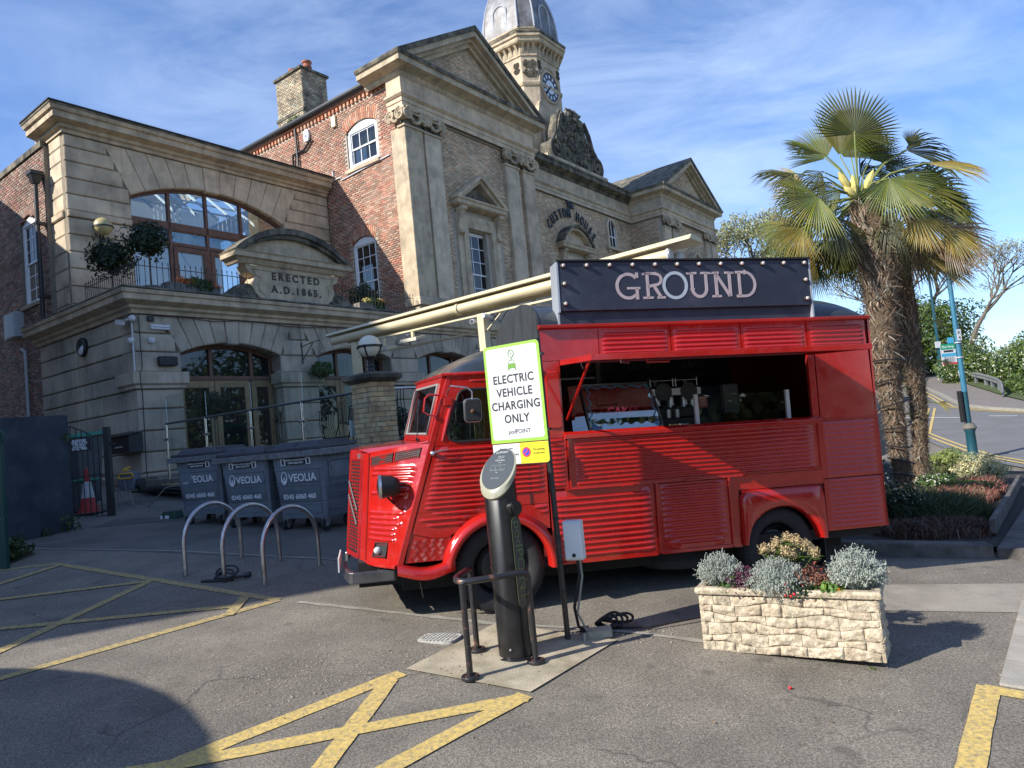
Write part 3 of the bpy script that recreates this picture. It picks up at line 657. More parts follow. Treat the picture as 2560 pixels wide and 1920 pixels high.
def arch_bricks(parent,m,a0,a1,zs,rise,hgt,nrm,off,side=True,n=None):
    """rubbed brick segmental arch made of upright bricks"""
    n=n or int((a1-a0)/.082); hw=(a1-a0)/2; ac=(a0+a1)/2
    for i in range(n):
        for row in(0,1):
            a=a0+(i+.5)*(a1-a0)/n; t=(a-ac)/hw; z=zs+rise*(1-t*t); lean=t*.35
            b=MB(); h2=hgt/2-.006; za=z+.005+row*hgt/2
            x0,x1=a-.034,a+.034
            pts=[(x0+lean*row*h2,za),(x1+lean*row*h2,za),(x1+lean*(row+1)*h2,za+h2),(x0+lean*(row+1)*h2,za+h2)]
            if side:b.prism(pts,lambda p,t:(t,p[0],p[1]),off,off+.06)
            else:b.prism(pts,lambda p,t:(p[0],t,p[1]),off,off+.06)
            b.build('arch_brick',m,parent)
arch_bricks(WG,m_bbrown,6.02,7.18,8.64,.18,.30,None,UW-.004)
def sash(parent,fn,a0,a1,z0,z1,arch,nx,ny,glass,blind=None,name='sash_window',box=.07,backp=.18):
    """sash window; fn(a, d, z) maps along/depth-outward/height to local coordinates"""
    w_=link(name,None,parent); T=lambda b:b
    def bx(b,x0,x1,d0,d1,za,zb):
        b.add([fn(x0,d0,za),fn(x1,d0,za),fn(x1,d1,za),fn(x0,d1,za),fn(x0,d0,zb),fn(x1,d0,zb),fn(x1,d1,zb),fn(x0,d1,zb)],[(0,3,2,1),(4,5,6,7),(0,1,5,4),(1,2,6,5),(2,3,7,6),(3,0,4,7)])
    b=MB(); bx(b,a0,a0+box,-.16,-.06,z0,z1+.02); bx(b,a1-box,a1,-.16,-.06,z0,z1+.02); bx(b,a0+box,a1-box,-.16,-.06,z0,z0+box)
    K=10; ac=(a0+a1)/2; hw=(a1-a0)/2; f=lambda a:z1+arch*(1-((a-ac)/hw)**2)
    for i in range(K):
        p,q=a0+(a1-a0)*i/K,a0+(a1-a0)*(i+1)/K
        b.add([fn(p,-.16,z1-.05),fn(q,-.16,z1-.05),fn(q,-.06,z1-.05),fn(p,-.06,z1-.05),fn(p,-.16,f(p)),fn(q,-.16,f(q)),fn(q,-.06,f(q)),fn(p,-.06,f(p))],[(0,3,2,1),(4,5,6,7),(0,1,5,4),(1,2,6,5),(2,3,7,6),(3,0,4,7)])
    b.build('frame',m_wpaint,w_)
    zm=(z0+z1)/2; i0,i1=a0+box,a1-box
    for(za,zb,d)in((zm,z1-.05,-.10),(z0+box,zm+.05,-.13)):
        b=MB(); st=.045
        bx(b,i0,i1,d-.03,d,za,za+st+.01); bx(b,i0,i1,d-.03,d,zb-st,zb); bx(b,i0,i0+st,d-.028,d-.002,za,zb); bx(b,i1-st,i1,d-.028,d-.002,za,zb)
        for k in range(1,nx):x=i0+(i1-i0)*k/nx; bx(b,x-.013,x+.013,d-.026,d-.004,za,zb)
        for k in range(1,ny):z=za+(zb-za)*k/ny; bx(b,i0,i1,d-.025,d-.005,z-.013,z+.013)
        s_=b.build('sash',m_wpaint,w_)
        for k in range(nx):
            for j in range(ny):
                x0,x1=i0+(i1-i0)*k/nx,i0+(i1-i0)*(k+1)/nx; y0,y1=za+(zb-za)*j/ny,za+(zb-za)*(j+1)/ny; g=MB(); tl=rng.uniform(-.002,.002)
                g.add([fn(x0,d-.016,y0),fn(x1,d-.016+tl,y0),fn(x1,d-.016+tl,y1),fn(x0,d-.016,y1)],[(0,1,2,3)]).build('pane',glass,s_,fix=False)
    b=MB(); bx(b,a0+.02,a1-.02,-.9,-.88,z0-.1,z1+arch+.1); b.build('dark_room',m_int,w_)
    if blind:
        m_,c0,c1=blind; b=MB(); K=22
        for i in range(K):
            p,q=i0+(i1-i0)*i/K,i0+(i1-i0)*(i+1)/K; e,e2=.03*math.sin(i*1.9),.03*math.sin((i+1)*1.9)
            b.add([fn(p,-.25+e,c0),fn(q,-.25+e2,c0),fn(q,-.25+e2,c1),fn(p,-.25+e,c1)],[(0,1,2,3)])
        b.build('curtain',m_,w_,fix=False)
    return w_
sideW=lambda u:(lambda a,d,z:(u-d,a,z))
frontW=lambda v:(lambda a,d,z:(a,v-d,z))
sash(WG,sideW(UW),6.07,7.13,6.30,8.62,.17,2,3,m_glass,(m_curt,6.3,8.8))
MB().box(UW-.08,UW+.2,6.0,7.2,6.17,6.27).build('sill',m_stone2,WG)
MB().box(UW-.06,UW+.35,5.25,12,10.38,10.55).build('coping',m_dark,WG)
# drain pipe with its hopper, meter box and conduits
dp=bthing('drainpipe','black rainwater pipe with a square hopper between the stone annex and brown brick wing','drainpipe',.16,5.32,0)
MB().tube([(0,0,.5),(0,0,9.35)],.055,10).build('pipe',m_black,dp,smooth=True)
b=MB().hexa([(-.08,-.08,9.32),(.08,-.08,9.32),(.08,.08,9.32),(-.08,.08,9.32),(-.15,-.14,9.55),(.15,-.14,9.55),(.15,.14,9.55),(-.15,.14,9.55)]).box(-.17,.17,-.16,.16,9.55,9.66); b.build('hopper',m_black,dp,bevel=.01)
for z in(2.2,4.2,6.2,8.2):MB().box(-.07,.2,-.075,.075,z,z+.07).build('bracket',m_black,dp)
mb_=bthing('meter_cabinet','grey metal cabinet fixed to the brown brick wall left of the drainpipe','cabinet',.36,7.6,5.45)
m_gb=mat('grey_cabinet',(.36,.38,.40),.5,var=.06)
MB().box(-.24,0,-.42,.42,0,.72).build('box',m_gb,mb_,bevel=.015); MB().box(-.255,-.24,-.39,.39,.03,.69).build('door',m_gb,mb_,bevel=.006)
cd_=bthing('conduit','pale cable conduits running from the grey cabinet across the brown brick wall','conduit',.36,7,0)
m_cond=mat('conduit_grey',(.42,.42,.42),.5)
MB().tube([(-.05,-.5,5.62),(-.05,-1.2,5.72),(-.05,-1.5,5.70)],.018,6).build('pipe',m_cond,cd_,smooth=True)
MB().tube([(-.05,-.5,5.54),(-.05,-1.2,5.62),(-.05,-1.5,5.62)],.018,6).build('pipe',m_cond,cd_,smooth=True)
MB().tube([(-.05,.35,5.1),(-.05,.15,5.02),(-.05,.12,4.8),(-.05,.12,1.2)],.045,8).build('pipe',m_cond,cd_,smooth=True)
CH=building('custom_house','red and cream brick house with stone pilasters and pediments standing behind the red van')
US=9.24
ZE=13.62
hA=in_rect(1.45,3.02,11.12,12.45,.26); hB=in_rect(2.0,3.2,5.6,8.42,.22)
def hole_side(a,z,h):
    if hA(a,z,h)or hB(a,z,h):return True
    for(a0,a1,zs,rs,hh)in((1.45,3.02,12.45,.26,.42),(2.0,3.2,8.42,.22,.36)):
        if a0-.03-h*.3<a<a1+.03+h*.3 and zs+rs*(1-((a-(a0+a1)/2)/((a1-a0)/2))**2)-.03<z<zs+rs*(1-((a-(a0+a1)/2)/((a1-a0)/2))**2)+hh-.02:return True
    return a>VF+.2 and z<10.9
MB().box(US+.012,US+.4,.3,9.6,5.2,8.66).build('wall',m_mort,CH)if False else None
b=MB()
for(a0,a1,z0,z1)in((.3,1.45,5.2,ZE),(3.2,9.6,5.2,ZE),(1.45,3.2,8.66,11.12),(1.45,3.2,12.72,ZE),(3.02,3.2,11.12,12.72),(1.45,2.0,5.2,8.66),(2.0,3.2,5.2,5.6)):b.box(US+.012,US+.4,a0,a1,z0,z1)
b.build('wall',m_mort,CH)
brickwork(CH,m_bred,(0,1),(-1,0),.5,9.6,5.4,ZE-.25,hole=hole_side,off=-US,single=280,key=lambda c:(c[1]-1.5)**2+(c[2]-10)**2*.3,seed=5)
m_bredb=mat('rubbed_red_brick',(.46,.22,.13),.9,isl=.25,var=.1,bump=.4)
arch_bricks(CH,m_bredb,1.42,3.05,12.47,.26,.42,None,US-.004); arch_bricks(CH,m_bredb,1.97,3.23,8.44,.22,.36,None,US-.004)
sash(CH,sideW(US),1.47,3.0,11.16,12.47,.24,3,1,m_glass,(mat('net_curtain',(.5,.52,.52),.9),11.95,12.7),box=.12)
sash(CH,sideW(US),2.02,3.18,5.62,8.44,.2,3,3,m_glass,(mat('maroon_blind',(.25,.05,.07),.9),7.7,8.7),box=.08)
MB().box(US-.1,US+.2,1.38,3.12,11.0,11.13).build('sill',m_stone,CH,bevel=.008)
# eaves: dentil bricks, gutter
for i in range(44):MB().box(US-.07,US+.05,.62+i*.205,.72+i*.205,ZE-.22,ZE-.06).build('dentil',m_bredb,CH)
MB().box(US-.10,US+.1,.55,9.6,ZE-.06,ZE+.03).build('eaves_course',m_bredb,CH)
g=bthing('gutter','black half round gutter along the eaves of the red brick side wall','gutter',US-.19,0,0)
b=MB(); b.lathe([(.085,.9),(.085,9.9)],(0,0,ZE+.10),10,'y',R(180),R(360)); b.lathe([(.07,.9),(.07,9.9)],(0,0,ZE+.10),10,'y',R(180),R(360)); b.build('trough',m_black,g,smooth=True,fix=False)
MB().box(-.10,.12,1.62,9.9,ZE+.09,ZE+.16).build('fascia',m_black,g)
m_slate=mat('slate',(.10,.105,.115),.7,isl=.2,var=.2)
MB().add([(US-.15,.5,ZE+.16),(US-.15,10,ZE+.16),(US+3.6,10,ZE+1.75),(US+3.6,.5,ZE+1.75)],[(0,1,2,3)]).build('roof',m_slate,CH)
# chimney
cx,cy=10.5,6.85
chm=link('chimney',None,CH); chm.location=(0,0,-.25); m_bsoot=mat('sooty_cream_brick',(.40,.33,.225),.92,isl=.35,var=.15,bump=.5,c2=(.16,.13,.09),c2scale=2,c2amt=.5)
MB().box(cx-.6,cx+.6,cy-.8,cy+.8,13.3,16.6).build('stack_core',m_mortd,chm)
for(A_,n_,a0,a1,off)in(((0,1),(-1,0),cy-.82,cy+.82,-(cx-.62)),((1,0),(0,-1),cx-.62,cx+.62,-(cy-.82))):
    brickwork(chm,m_bsoot,A_,n_,a0,a1,13.3,14.9,off=off+.03,seed=9); brickwork(chm,m_bsoot,A_,n_,a0,a1,15.02,16.6,off=off,seed=10)
MB().box(cx-.68,cx+.68,cy-.88,cy+.88,14.88,15.0).build('band',m_dark,chm); MB().box(cx-.7,cx+.7,cy-.9,cy+.9,16.58,16.68).build('cap',m_dark,chm,bevel=.01)
m_pot=mat('terracotta',(.35,.12,.07),.85,var=.2)
for dy,s in((-.45,1.0),(.45,.82)):
    MB().lathe([(.17,16.68),(.15,16.9),(.19,16.93),(.19,16.99),(.155,17.02),(.15,17.1),(.2,17.14),(.2,17.2),(.12,17.2),(.12,16.8)],(cx,cy+dy,0),16).build('chimney_pot',m_pot,chm,smooth=True)
    # entablature of the left pavilion; main front at y = 0
PL0,PL1=9.08,16.57
ARCH=[(0,12.38),(.03,12.38),(.03,12.54),(.06,12.55),(.06,12.68),(.10,12.70),(.16,12.76),(.16,12.83),(0,12.85)]
FRZ=[(0,12.85),(.02,12.85),(.02,13.42),(0,13.42)]
CRN=[(0,13.42),(.04,13.42),(.10,13.50),(.10,13.56),(.24,13.62),(.44,13.68),(.44,13.86),(.48,13.88),(.50,13.96),(0,14.0)]
def pavilion(parent,u0,u1,back=2.2,rb=6,cb=2.2):
    P=[(u0,back),(u0,0),(u1,0),(u1,back)]
    MB().sweep(ARCH,P).build('architrave',m_stone,parent); MB().sweep(FRZ,P).build('frieze',m_stone,parent); MB().sweep(CRN,[(u0,cb),(u0,0),(u1,0),(u1,cb)]).build('cornice',m_stone2,parent)
    MB().sweep([(.30,13.87),(.492,13.875),(.515,13.97),(.50,14.02),(.1,14.025)],[(u0,cb+.01),(u0,0),(u1,0),(u1,cb+.01)]).build('stained_edge',m_dark,parent)
    MB().box(u0+.05,u1-.05,.08,back,12.3,14.0).build('entablature_core',m_backst,parent)
    uc=(u0+u1)/2; hwd=(u1-u0)/2+.5; rise=2.45
    pd=link('pediment',None,parent)
    # raking cornice built as stepped slabs
    prof=[(-.02,-.62,.02,.10),(.10,-.62,.20,.12),(.30,-.62,.34,.2)]
    for(n0,n1,v0)in((.0,.16,-.50),(.16,.34,-.44),(.34,.46,-.24),(.46,.60,-.10)):
        b=MB()
        for s in(-1,1):
            L_=math.hypot(hwd,rise); nx_,nz_=rise/L_,hwd/L_
            A0=(uc+s*hwd,14.0); A1=(uc,14.0+rise)
            def dn(p,d):return(p[0]-s*nx_*d*(1 if p is A0 else 0),p[1]-d*(nz_ if p is A0 else 1/nz_))
            k0=(A0[0]-s*n0/nx_*0,A0[1]);
            # inner lines meet the cornice top (z=14) or the apex line
            p0=(uc+s*(hwd-n0*L_/rise),14.0); p1=(uc,14.0+rise-n0*L_/hwd); q0=(uc+s*(hwd-n1*L_/rise),14.0); q1=(uc,14.0+rise-n1*L_/hwd)
            b.hexa([(p0[0],v0,p0[1]),(q0[0],v0,q0[1]),(q1[0],v0,q1[1]),(p1[0],v0,p1[1]),(p0[0],.6,p0[1]),(q0[0],.6,q0[1]),(q1[0],.6,q1[1]),(p1[0],.6,p1[1])])
        b.build('raking_cornice',m_dark if n0==0 else m_stone2,pd)
    n1=.60; L_=math.hypot(hwd,rise); hb=hwd-n1*L_/rise; hr=rise-n1*L_/hwd
    MB().prism([(uc-hb,14.0),(uc+hb,14.0),(uc,14.0+hr)],lambda p,t:(p[0],t,p[1]),.06,.4).build('tympanum',m_mort,pd)
    brickwork(pd,m_bcream,(1,0),(0,-1),uc-hb,uc+hb,14.05,14+hr,hole=lambda a,z,h:(abs(a-uc)+h)/hb>1-(z-14)/hr,off=-.04,seed=int(u0))
    for s in(-1,1):
        b=MB(); k=.86; b.tube([(uc-hb*k,.03,14.12),(uc+hb*k,.03,14.12),(uc,.03,14.12+hr*k)],.04,4,closed=True);
    b.build('inner_moulding',m_stone,pd)
    # roof behind the pediment
    MB().add([(u0-.5,-.49,14.01),(uc,-.49,14.0+rise+.01),(uc,rb,14.0+rise+.01),(u0-.5,rb,14.01)],[(0,1,2,3)]).add([(u1+.5,-.49,14.01),(uc,-.49,14.0+rise+.01),(uc,rb,14.0+rise+.01),(u1+.5,rb,14.01)],[(0,1,2,3)]).build('roof',m_dark,pd)
def capital(parent,u,v,w_,faces=('f',),z0=11.78,z1=12.38):
    """Ionic capital: volutes, egg band, garland and abacus over a shaft w_ wide"""
    cp=link('capital',None,parent); h=z1-z0
    MB().box(u-.06,u+w_+.06,v-.10,v+.25,z1-.09,z1).build('abacus',m_stone2,cp,bevel=.015)
    MB().box(u+.02,u+w_-.02,v-.02,v+.2,z0,z1-.09).build('bell',m_dark,cp)
    def volute(c,fn,s,r=.2):
        P=[]
        for i in range(40):
            t=i/39; a=-math.pi/2*s+s*t*4.6*math.pi/1.15; q=r*(1-t)**.8+.02; P.append(fn(c[0]+q*math.cos(a)*1,c[1]+q*math.sin(a),-.0+.02*t))
        return MB().tube(P,[.038*(1-i/60)for i in range(40)],6)
    F=lambda a,z,d:(a,v-.13-d,z)
    for s in(-1,1):
        c=(u+w_/2+s*(w_/2-.05),z1-.26); b=volute(c,F,s); b.lathe([(0,-.06),(.17,-.06),(.19,.1),(0,.12)],(c[0],v-.08,c[1]),16,'y'); b.ball(F(c[0],c[1],.03),.045,8); b.build('volute',m_stone2,cp,smooth=True)
    if 's' in faces:
        S=lambda a,z,d:(u-.13-d,a,z)
        for s in(-1,1):
            c=(v+.27+s*.22,z1-.26); b=volute(c,S,s,.19); b.lathe([(0,-.06),(.17,-.06),(.19,.1),(0,.12)],(u-.08,c[0],c[1]),16,'x'); b.ball(S(c[0],c[1],.03),.045,8); b.build('volute',m_stone2,cp,smooth=True)
    b=MB(); rg=random.Random(int(u*10))
    for i in range(9):
        b.ball((u+w_*(i+.5)/9,v-.1,z1-.2),.045,6,(1,1,1.4))
    for i in range(26):
        t=i/25; a=u+.1+(w_-.2)*t; z=z1-.30-.22*math.sin(math.pi*t); b.ball((a+rg.uniform(-.02,.02),v-.12+rg.uniform(-.03,.02),z),rg.uniform(.035,.065),6)
    if 's' in faces:
        for i in range(18):t=i/17; b.ball((u-.12,v+.08+.4*t,z1-.28-.2*math.sin(math.pi*t)),rg.uniform(.035,.06),6)
    for i in range(8):b.ball((u+w_/2+rg.uniform(-.08,.08),v-.14,z1-.1+rg.uniform(-.05,.06)),.05,6)
    b.build('garland',m_stone2,cp,smooth=True,kind='stuff')
    MB().box(u-.05,u+w_+.05,v-.05,v+.3,z0-.07,z0).build('astragal',m_stone,cp,bevel=.01)
def pilaster(parent,u,w_,v=0,z0=5.75,corner=False):
    k=8 if corner else 1
    MB().cbox(u,u+w_,v,v+(.66 if corner else .3),z0+.3,11.72,.012).build('pilaster',m_stone2 if corner else m_stone,parent)
    MB().sweep([(0,z0),(.10,z0),(.10,z0+.14),(.06,z0+.17),(.06,z0+.22),(.03,z0+.26),(0,z0+.3)],[(u,v+.6),(u,v),(u+w_,v),(u+w_,v+.3)]).build('pilaster_base',m_stone2,parent)
    capital(parent,u,v,w_,'fs' if corner else 'f')
pavilion(CH,PL0,PL1,.66,1.6,1.6)
pilaster(CH,9.08,.85,-.02,corner=True); pilaster(CH,10.05,.80); pilaster(CH,14.55,.86); pilaster(CH,15.70,.80)
VB=.14
wh=lambda a,z,h:(9.1-h<a<9.9+h)or(10.08<a<10.82)or(14.58<a<15.38)or(15.73<a<16.47)or(11.1<a-h and a+h<14.2 and z<9.8 and 11.35-h<a<13.95+h)or(11.35-h<a<13.95+h and z<9.75)
MB().box(9.5,11.75,VB+.02,VB+.4,5.2,12.4).box(13.1,16.5,VB+.02,VB+.4,5.2,12.4).box(11.75,13.1,VB+.02,VB+.4,8.75,12.4).box(11.75,13.1,VB+.02,VB+.4,5.2,5.6).build('wall',m_mort,CH)
brickwork(CH,m_bcream,(1,0),(0,-1),9.9,16.5,5.6,12.38,hole=wh,off=-VB,single=0,seed=8)
# pedimented window of the left pavilion
def aedicule(parent,uc,hw,z0,zt,v,seg=False,prj=.4,glass=True,rise=1.0):
    a=link('window_surround',None,parent)
    MB().box(uc-hw-.52,uc-hw,v-.04,v+.2,z0-.2,zt+.5).box(uc+hw,uc+hw+.52,v-.04,v+.2,z0-.2,zt+.5).box(uc-hw,uc+hw,v-.04,v+.2,zt,zt+.5).build('architrave',m_stone,a,bevel=.01)
    MB().box(uc-hw-.26,uc-hw-.001,v-.10,v-.03,z0-.2,zt+.25).box(uc+hw+.001,uc+hw+.26,v-.10,v-.03,z0-.2,zt+.25).box(uc-hw,uc+hw,v-.10,v-.03,zt+.001,zt+.25).build('inner_moulding',m_stone2,a,bevel=.015)
    zc_=zt+.82; H=hw+.78
    for s in(-1,1):
        x=uc+s*(hw+.40); P=[(x,v-.10,zc_-1.1),(x,v-.16,zc_-1.0),(x,v-.12,zc_-.8),(x,v-.15,zc_-.55),(x,v-.26,zc_-.3),(x,v-.30,zc_-.15)]
        b=MB()
        for i in range(len(P)-1):b.hexa([(x-.11,P[i][1],P[i][2]),(x+.11,P[i][1],P[i][2]),(x+.11,v,P[i][2]),(x-.11,v,P[i][2]),(x-.11,P[i+1][1],P[i+1][2]),(x+.11,P[i+1][1],P[i+1][2]),(x+.11,v,P[i+1][2]),(x-.11,v,P[i+1][2])])
        b.lathe([(0,-.13),(.09,-.13),(.09,.13),(0,.13)],(x,v-.26,zc_-.2),12,'x'); b.lathe([(0,-.12),(.06,-.12),(.06,.12),(0,.12)],(x,v-.14,zc_-1.02),12,'x'); b.build('console',m_stone2,a)
    MB().sweep([(0,zc_-.14),(prj-.12,zc_-.10),(prj-.05,zc_-.06),(prj-.05,zc_+.06),(prj,zc_+.10),(prj,zc_+.16),(0,zc_+.18)],[(uc-H+prj,v+.1),(uc-H+prj,v),(uc+H-prj,v),(uc+H-prj,v+.1)]).build('hood_cornice',m_stone2,a)
    zb=zc_+.16
    if seg:
        K=16
        def ar(t,d):h_,s_=H-d,rise-d; r_=(h_*h_+s_*s_)/(2*s_); am=math.asin(min(1,h_/r_)); q=-am+2*am*t; return(uc+r_*math.sin(q),zb+s_-r_+r_*math.cos(q))
        for(d0,d1,v0,mm)in((0,.14,v-prj,m_dark),(.14,.26,v-prj+.12,m_stone2)):
            b=MB()
            for i in range(K):
                p,q,r_,s_=ar(i/K,d0),ar((i+1)/K,d0),ar((i+1)/K,d1),ar(i/K,d1)
                b.hexa([(s_[0],v0,s_[1]),(r_[0],v0,r_[1]),(r_[0],v+.1,r_[1]),(s_[0],v+.1,s_[1]),(p[0],v0,p[1]),(q[0],v0,q[1]),(q[0],v+.1,q[1]),(p[0],v+.1,p[1])])
            b.build('hood_arch',mm,a)
        MB().prism([ar(i/K,.25)for i in range(K+1)],lambda p,t:(p[0],t,p[1]),v-.06,v+.1).build('hood_tympanum',m_stone,a)
    else:
        for(n0,n1,v0,mm)in((0,.12,v-prj,m_stone2),(.12,.24,v-prj+.12,m_stone)):
            b=MB(); L_=math.hypot(H,rise)
            for s in(-1,1):
                p0=(uc+s*(H-n0*L_/rise),zb); p1=(uc,zb+rise-n0*L_/H); q0=(uc+s*(H-n1*L_/rise),zb); q1=(uc,zb+rise-n1*L_/H)
                b.hexa([(p0[0],v0,p0[1]),(q0[0],v0,q0[1]),(q1[0],v0,q1[1]),(p1[0],v0,p1[1]),(p0[0],v+.1,p0[1]),(q0[0],v+.1,q0[1]),(q1[0],v+.1,q1[1]),(p1[0],v+.1,p1[1])])
            b.build('hood_rake',mm,a)
        MB().prism([(uc-H+.6,zb),(uc+H-.6,zb),(uc,zb+rise-.32)],lambda p,t:(p[0],t,p[1]),v-.06,v+.1).build('hood_tympanum',m_dark,a)
    return a
aedicule(CH,12.62,.68,5.6,8.78,VB-.02,rise=1.05)
sash(CH,frontW(VB+.1),11.95,13.29,5.62,8.72,.0,3,3,m_glass,(m_purple,7.5,8.8),box=.06)
# recessed middle range
VM=1.95
MB().sweep(ARCH,[(16.5,VM),(29,VM)]).build('architrave',m_stone,CH); MB().sweep(FRZ,[(16.5,VM),(29,VM)]).build('frieze',m_stone,CH)
MB().sweep(CRN,[(16.5,VM),(29,VM)]).build('cornice',m_dark,CH)
MB().box(16.6,29,VM+.1,VM+3,13.0,14.2).build('parapet',m_stone2,CH)
uc_=22.35
hm=lambda a,z,h:(a-h<uc_+1.1 and a+h>uc_-1.1 and z<10.2)or(abs(a-26.5)<.42+h and 10.6<z<12.1)or(16.5<a<16.62)
MB().box(16.5,uc_-.7,VM+.1,VM+.5,5,12.4).box(uc_+.7,29,VM+.1,VM+.5,5,12.4).box(uc_-.7,uc_+.7,VM+.1,VM+.5,9.3,12.4).build('wall',m_mort,CH)
brickwork(CH,m_bcream,(1,0),(0,-1),16.55,28.9,8.3,12.38,hole=hm,off=-VM-.09,seed=11)
aedicule(CH,uc_,.72,5.6,9.1,VM+.07,seg=True,rise=1.0,prj=.45)
MB().box(uc_-.72,uc_+.72,VM+.12,VM+.3,5.4,9.1).build('blind_panel',m_stone,CH)
# little arched window with its sill
lw=link('arched_window',None,CH)
K=14; pts=lambda r,z0:[(26.5-r,z0)]+[(26.5-r*math.cos(math.pi*i/K),11.75+r*math.sin(math.pi*i/K))for i in range(K+1)]+[(26.5+r,z0)]
b=MB(); P,Q=pts(.52,10.62),pts(.36,10.62)
for i in range(len(P)-1):b.hexa([(Q[i][0],VM-.02,Q[i][1]),(Q[i+1][0],VM-.02,Q[i+1][1]),(Q[i+1][0],VM+.3,Q[i+1][1]),(Q[i][0],VM+.3,Q[i][1]),(P[i][0],VM-.02,P[i][1]),(P[i+1][0],VM-.02,P[i+1][1]),(P[i+1][0],VM+.3,P[i+1][1]),(P[i][0],VM+.3,P[i][1])])
b.build('surround',m_stone,lw)
MB().prism(pts(.36,10.62),lambda p,t:(p[0],t,p[1]),VM+.068,VM+.08).build('pane',m_glass,lw)
b=MB(); b.box(26.14,26.86,VM+.03,VM+.065,10.62,10.68).box(26.14,26.86,VM+.03,VM+.065,11.2,11.26).box(26.48,26.52,VM+.035,VM+.062,10.62,12.1).box(26.14,26.19,VM+.03,VM+.062,10.62,11.8).box(26.81,26.86,VM+.03,VM+.062,10.62,11.8); b.build('frame',m_wpaint,lw)
MB().box(25.75,27.25,VM-.12,VM+.2,10.48,10.62).box(25.9,26.05,VM-.06,VM+.2,10.3,10.48).box(26.95,27.1,VM-.06,VM+.2,10.3,10.48).build('sill',m_stone2,lw)
# lettering on the middle wall
m_sl=mat('slate_blue_letters',(.022,.025,.035),.6)
text('THE',.42,m_sl,CH,FR(22.35,VM-.02,12.02),.03,'lettering',sx=.8,bold=.012)
word='CUSTOM HOUSE'
for i,c in enumerate(word):
    if c==' ':continue
    t=(i-5.5)/5.5; a=t*.80; rr=2.62
    Mx=Matrix.Translation((22.35+rr*math.sin(a),VM-.02,8.90+rr*math.cos(a)))@Matrix.Rotation(a,4,'Y')@FR(0,0,0)
    text(c,.64,m_sl,CH,Mx,.03,'letter',sx=.62,bold=.014)
    # right pavilion
PR0,PR1=28.85,36.7
pavilion(CH,PR0,PR1)
for u in(29.0,30.1,34.9,35.85):pilaster(CH,u,.8)
MB().box(PR0+.1,PR1-.1,VB+.02,2.2,5,12.4).build('wall',m_mort,CH)
brickwork(CH,m_bcream,(1,0),(0,-1),PR0+.1,PR1-.1,8.0,12.38,hole=lambda a,z,h:29.05<a<29.75 or 30.15<a<30.85 or 34.95<a<35.65 or 35.9<a<36.6,off=-VB,seed=12)
brickwork(CH,m_bcream,(0,1),(-1,0),.3,2.2,8.0,12.38,off=-PR0-.07,seed=13)
aedicule(CH,32.6,.68,5.6,8.78,VB-.02,rise=1.05)
MB().box(31.9,33.3,VB,VB+.05,5.6,8.8).build('dark_window',m_int,CH)
MB().box(PR0+.08,PR1-.08,2.2,9,5,14.0).build('back_wall',m_backst,CH)
MB().box(PL0+.5,PL1-.08,.5,9,5,5.2).box(PL1-.3,PL1-.08,.4,9,5.2,14.0).box(16.6,29,VM+2.8,VM+3,5,14.0).build('back_wall',m_backst,CH)
# lower storey of the main front
CHL=CH
def lower_main():
    lower_front(CH,(2,3,4)); pier(CH,bays[2][0]+bays[2][1],bays[3][0]-bays[3][1],3,.43,.43); pier(CH,bays[3][0]+bays[3][1],bays[4][0]-bays[4][1],4,.43,.43)
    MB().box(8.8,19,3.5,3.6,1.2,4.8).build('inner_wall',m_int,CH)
    MB().sweep([(0,4.82),(.05,4.83),(.07,4.90),(.14,4.94),(.14,5.0),(.24,5.06),(.28,5.20),(.30,5.30),(0,5.33)],[(9.07,0),(40,0)]).build('string_course',m_stone2,CH)
    MB().box(9.06,40,.0,.6,5.33,5.75).build('plinth',m_stone,CH)
    MB().box(19,40,.02,.6,0,4.82).build('lower_wall',m_stone,CH)
m_stone=m_lowst; lower_main(); m_stone=m_upst
# crest: coat of arms and scrolled sides above the middle cornice
CR=link('crest',None,CH)
rg=random.Random(4); b=MB()
def crest_w(z):return 2.05 if z<14.9 else 2.05-(z-14.9)*.62
for i in range(260):
    z=rg.uniform(14.2,17.0); ww=crest_w(z)*.78; u=23.0+rg.uniform(-ww,ww); r_=rg.uniform(.05,.15)
    b.ball((u,VM-.28+rg.uniform(-.07,.07),z),r_,6,(rg.uniform(.6,1.3),.8,rg.uniform(.6,1.6)))
b.build('coat_of_arms',m_dark,CR,smooth=True)
MB().prism([(20.8,14.0),(25.4,14.0),(25.2,14.6),(24.6,15.0),(24.3,15.9),(23.9,16.8),(22.1,16.8),(21.7,15.9),(21.4,15.0),(20.9,14.6)],lambda p,t:(p[0],t,p[1]),VM-.25,VM+.4).build('crest_slab',m_dark,CR)
for s in(-1,1):
    c0=(23.05+s*1.95,14.62); P=[]
    for i in range(44):
        t=i/43; a=(math.pi/2-s*math.pi/2)+s*(-math.pi/2+t*3.6*math.pi); q=.52*(1-t)**.9+.05; P.append((c0[0]+q*math.cos(a),VM-.3,c0[1]+q*math.sin(a)))
    b=MB().tube(P,.10,6); b.lathe([(0,-.25),(.46,-.25),(.46,.3),(0,.3)],(c0[0],VM,c0[1]),18,'y'); b.tube([(23.05+s*2.1,VM-.2,15.05),(23.05+s*1.75,VM-.2,15.5),(23.05+s*1.55,VM-.2,16.2),(23.05+s*1.15,VM-.2,16.8)],[.16,.14,.12,.1],6); b.build('scroll',m_dark,CR,smooth=True)
MB().sweep([(0,14.0),(.2,14.0),(.2,14.18),(0,14.2)],[(20.2,VM-.2),(25.9,VM-.2)]).build('crest_base',m_stone2,CR)
TW=building('clock_tower','stone clock tower with chamfered corners and a ribbed lead dome rising behind the middle range','tower')
TU,TV,HF,CHF=22.9,4.28,1.01,.57
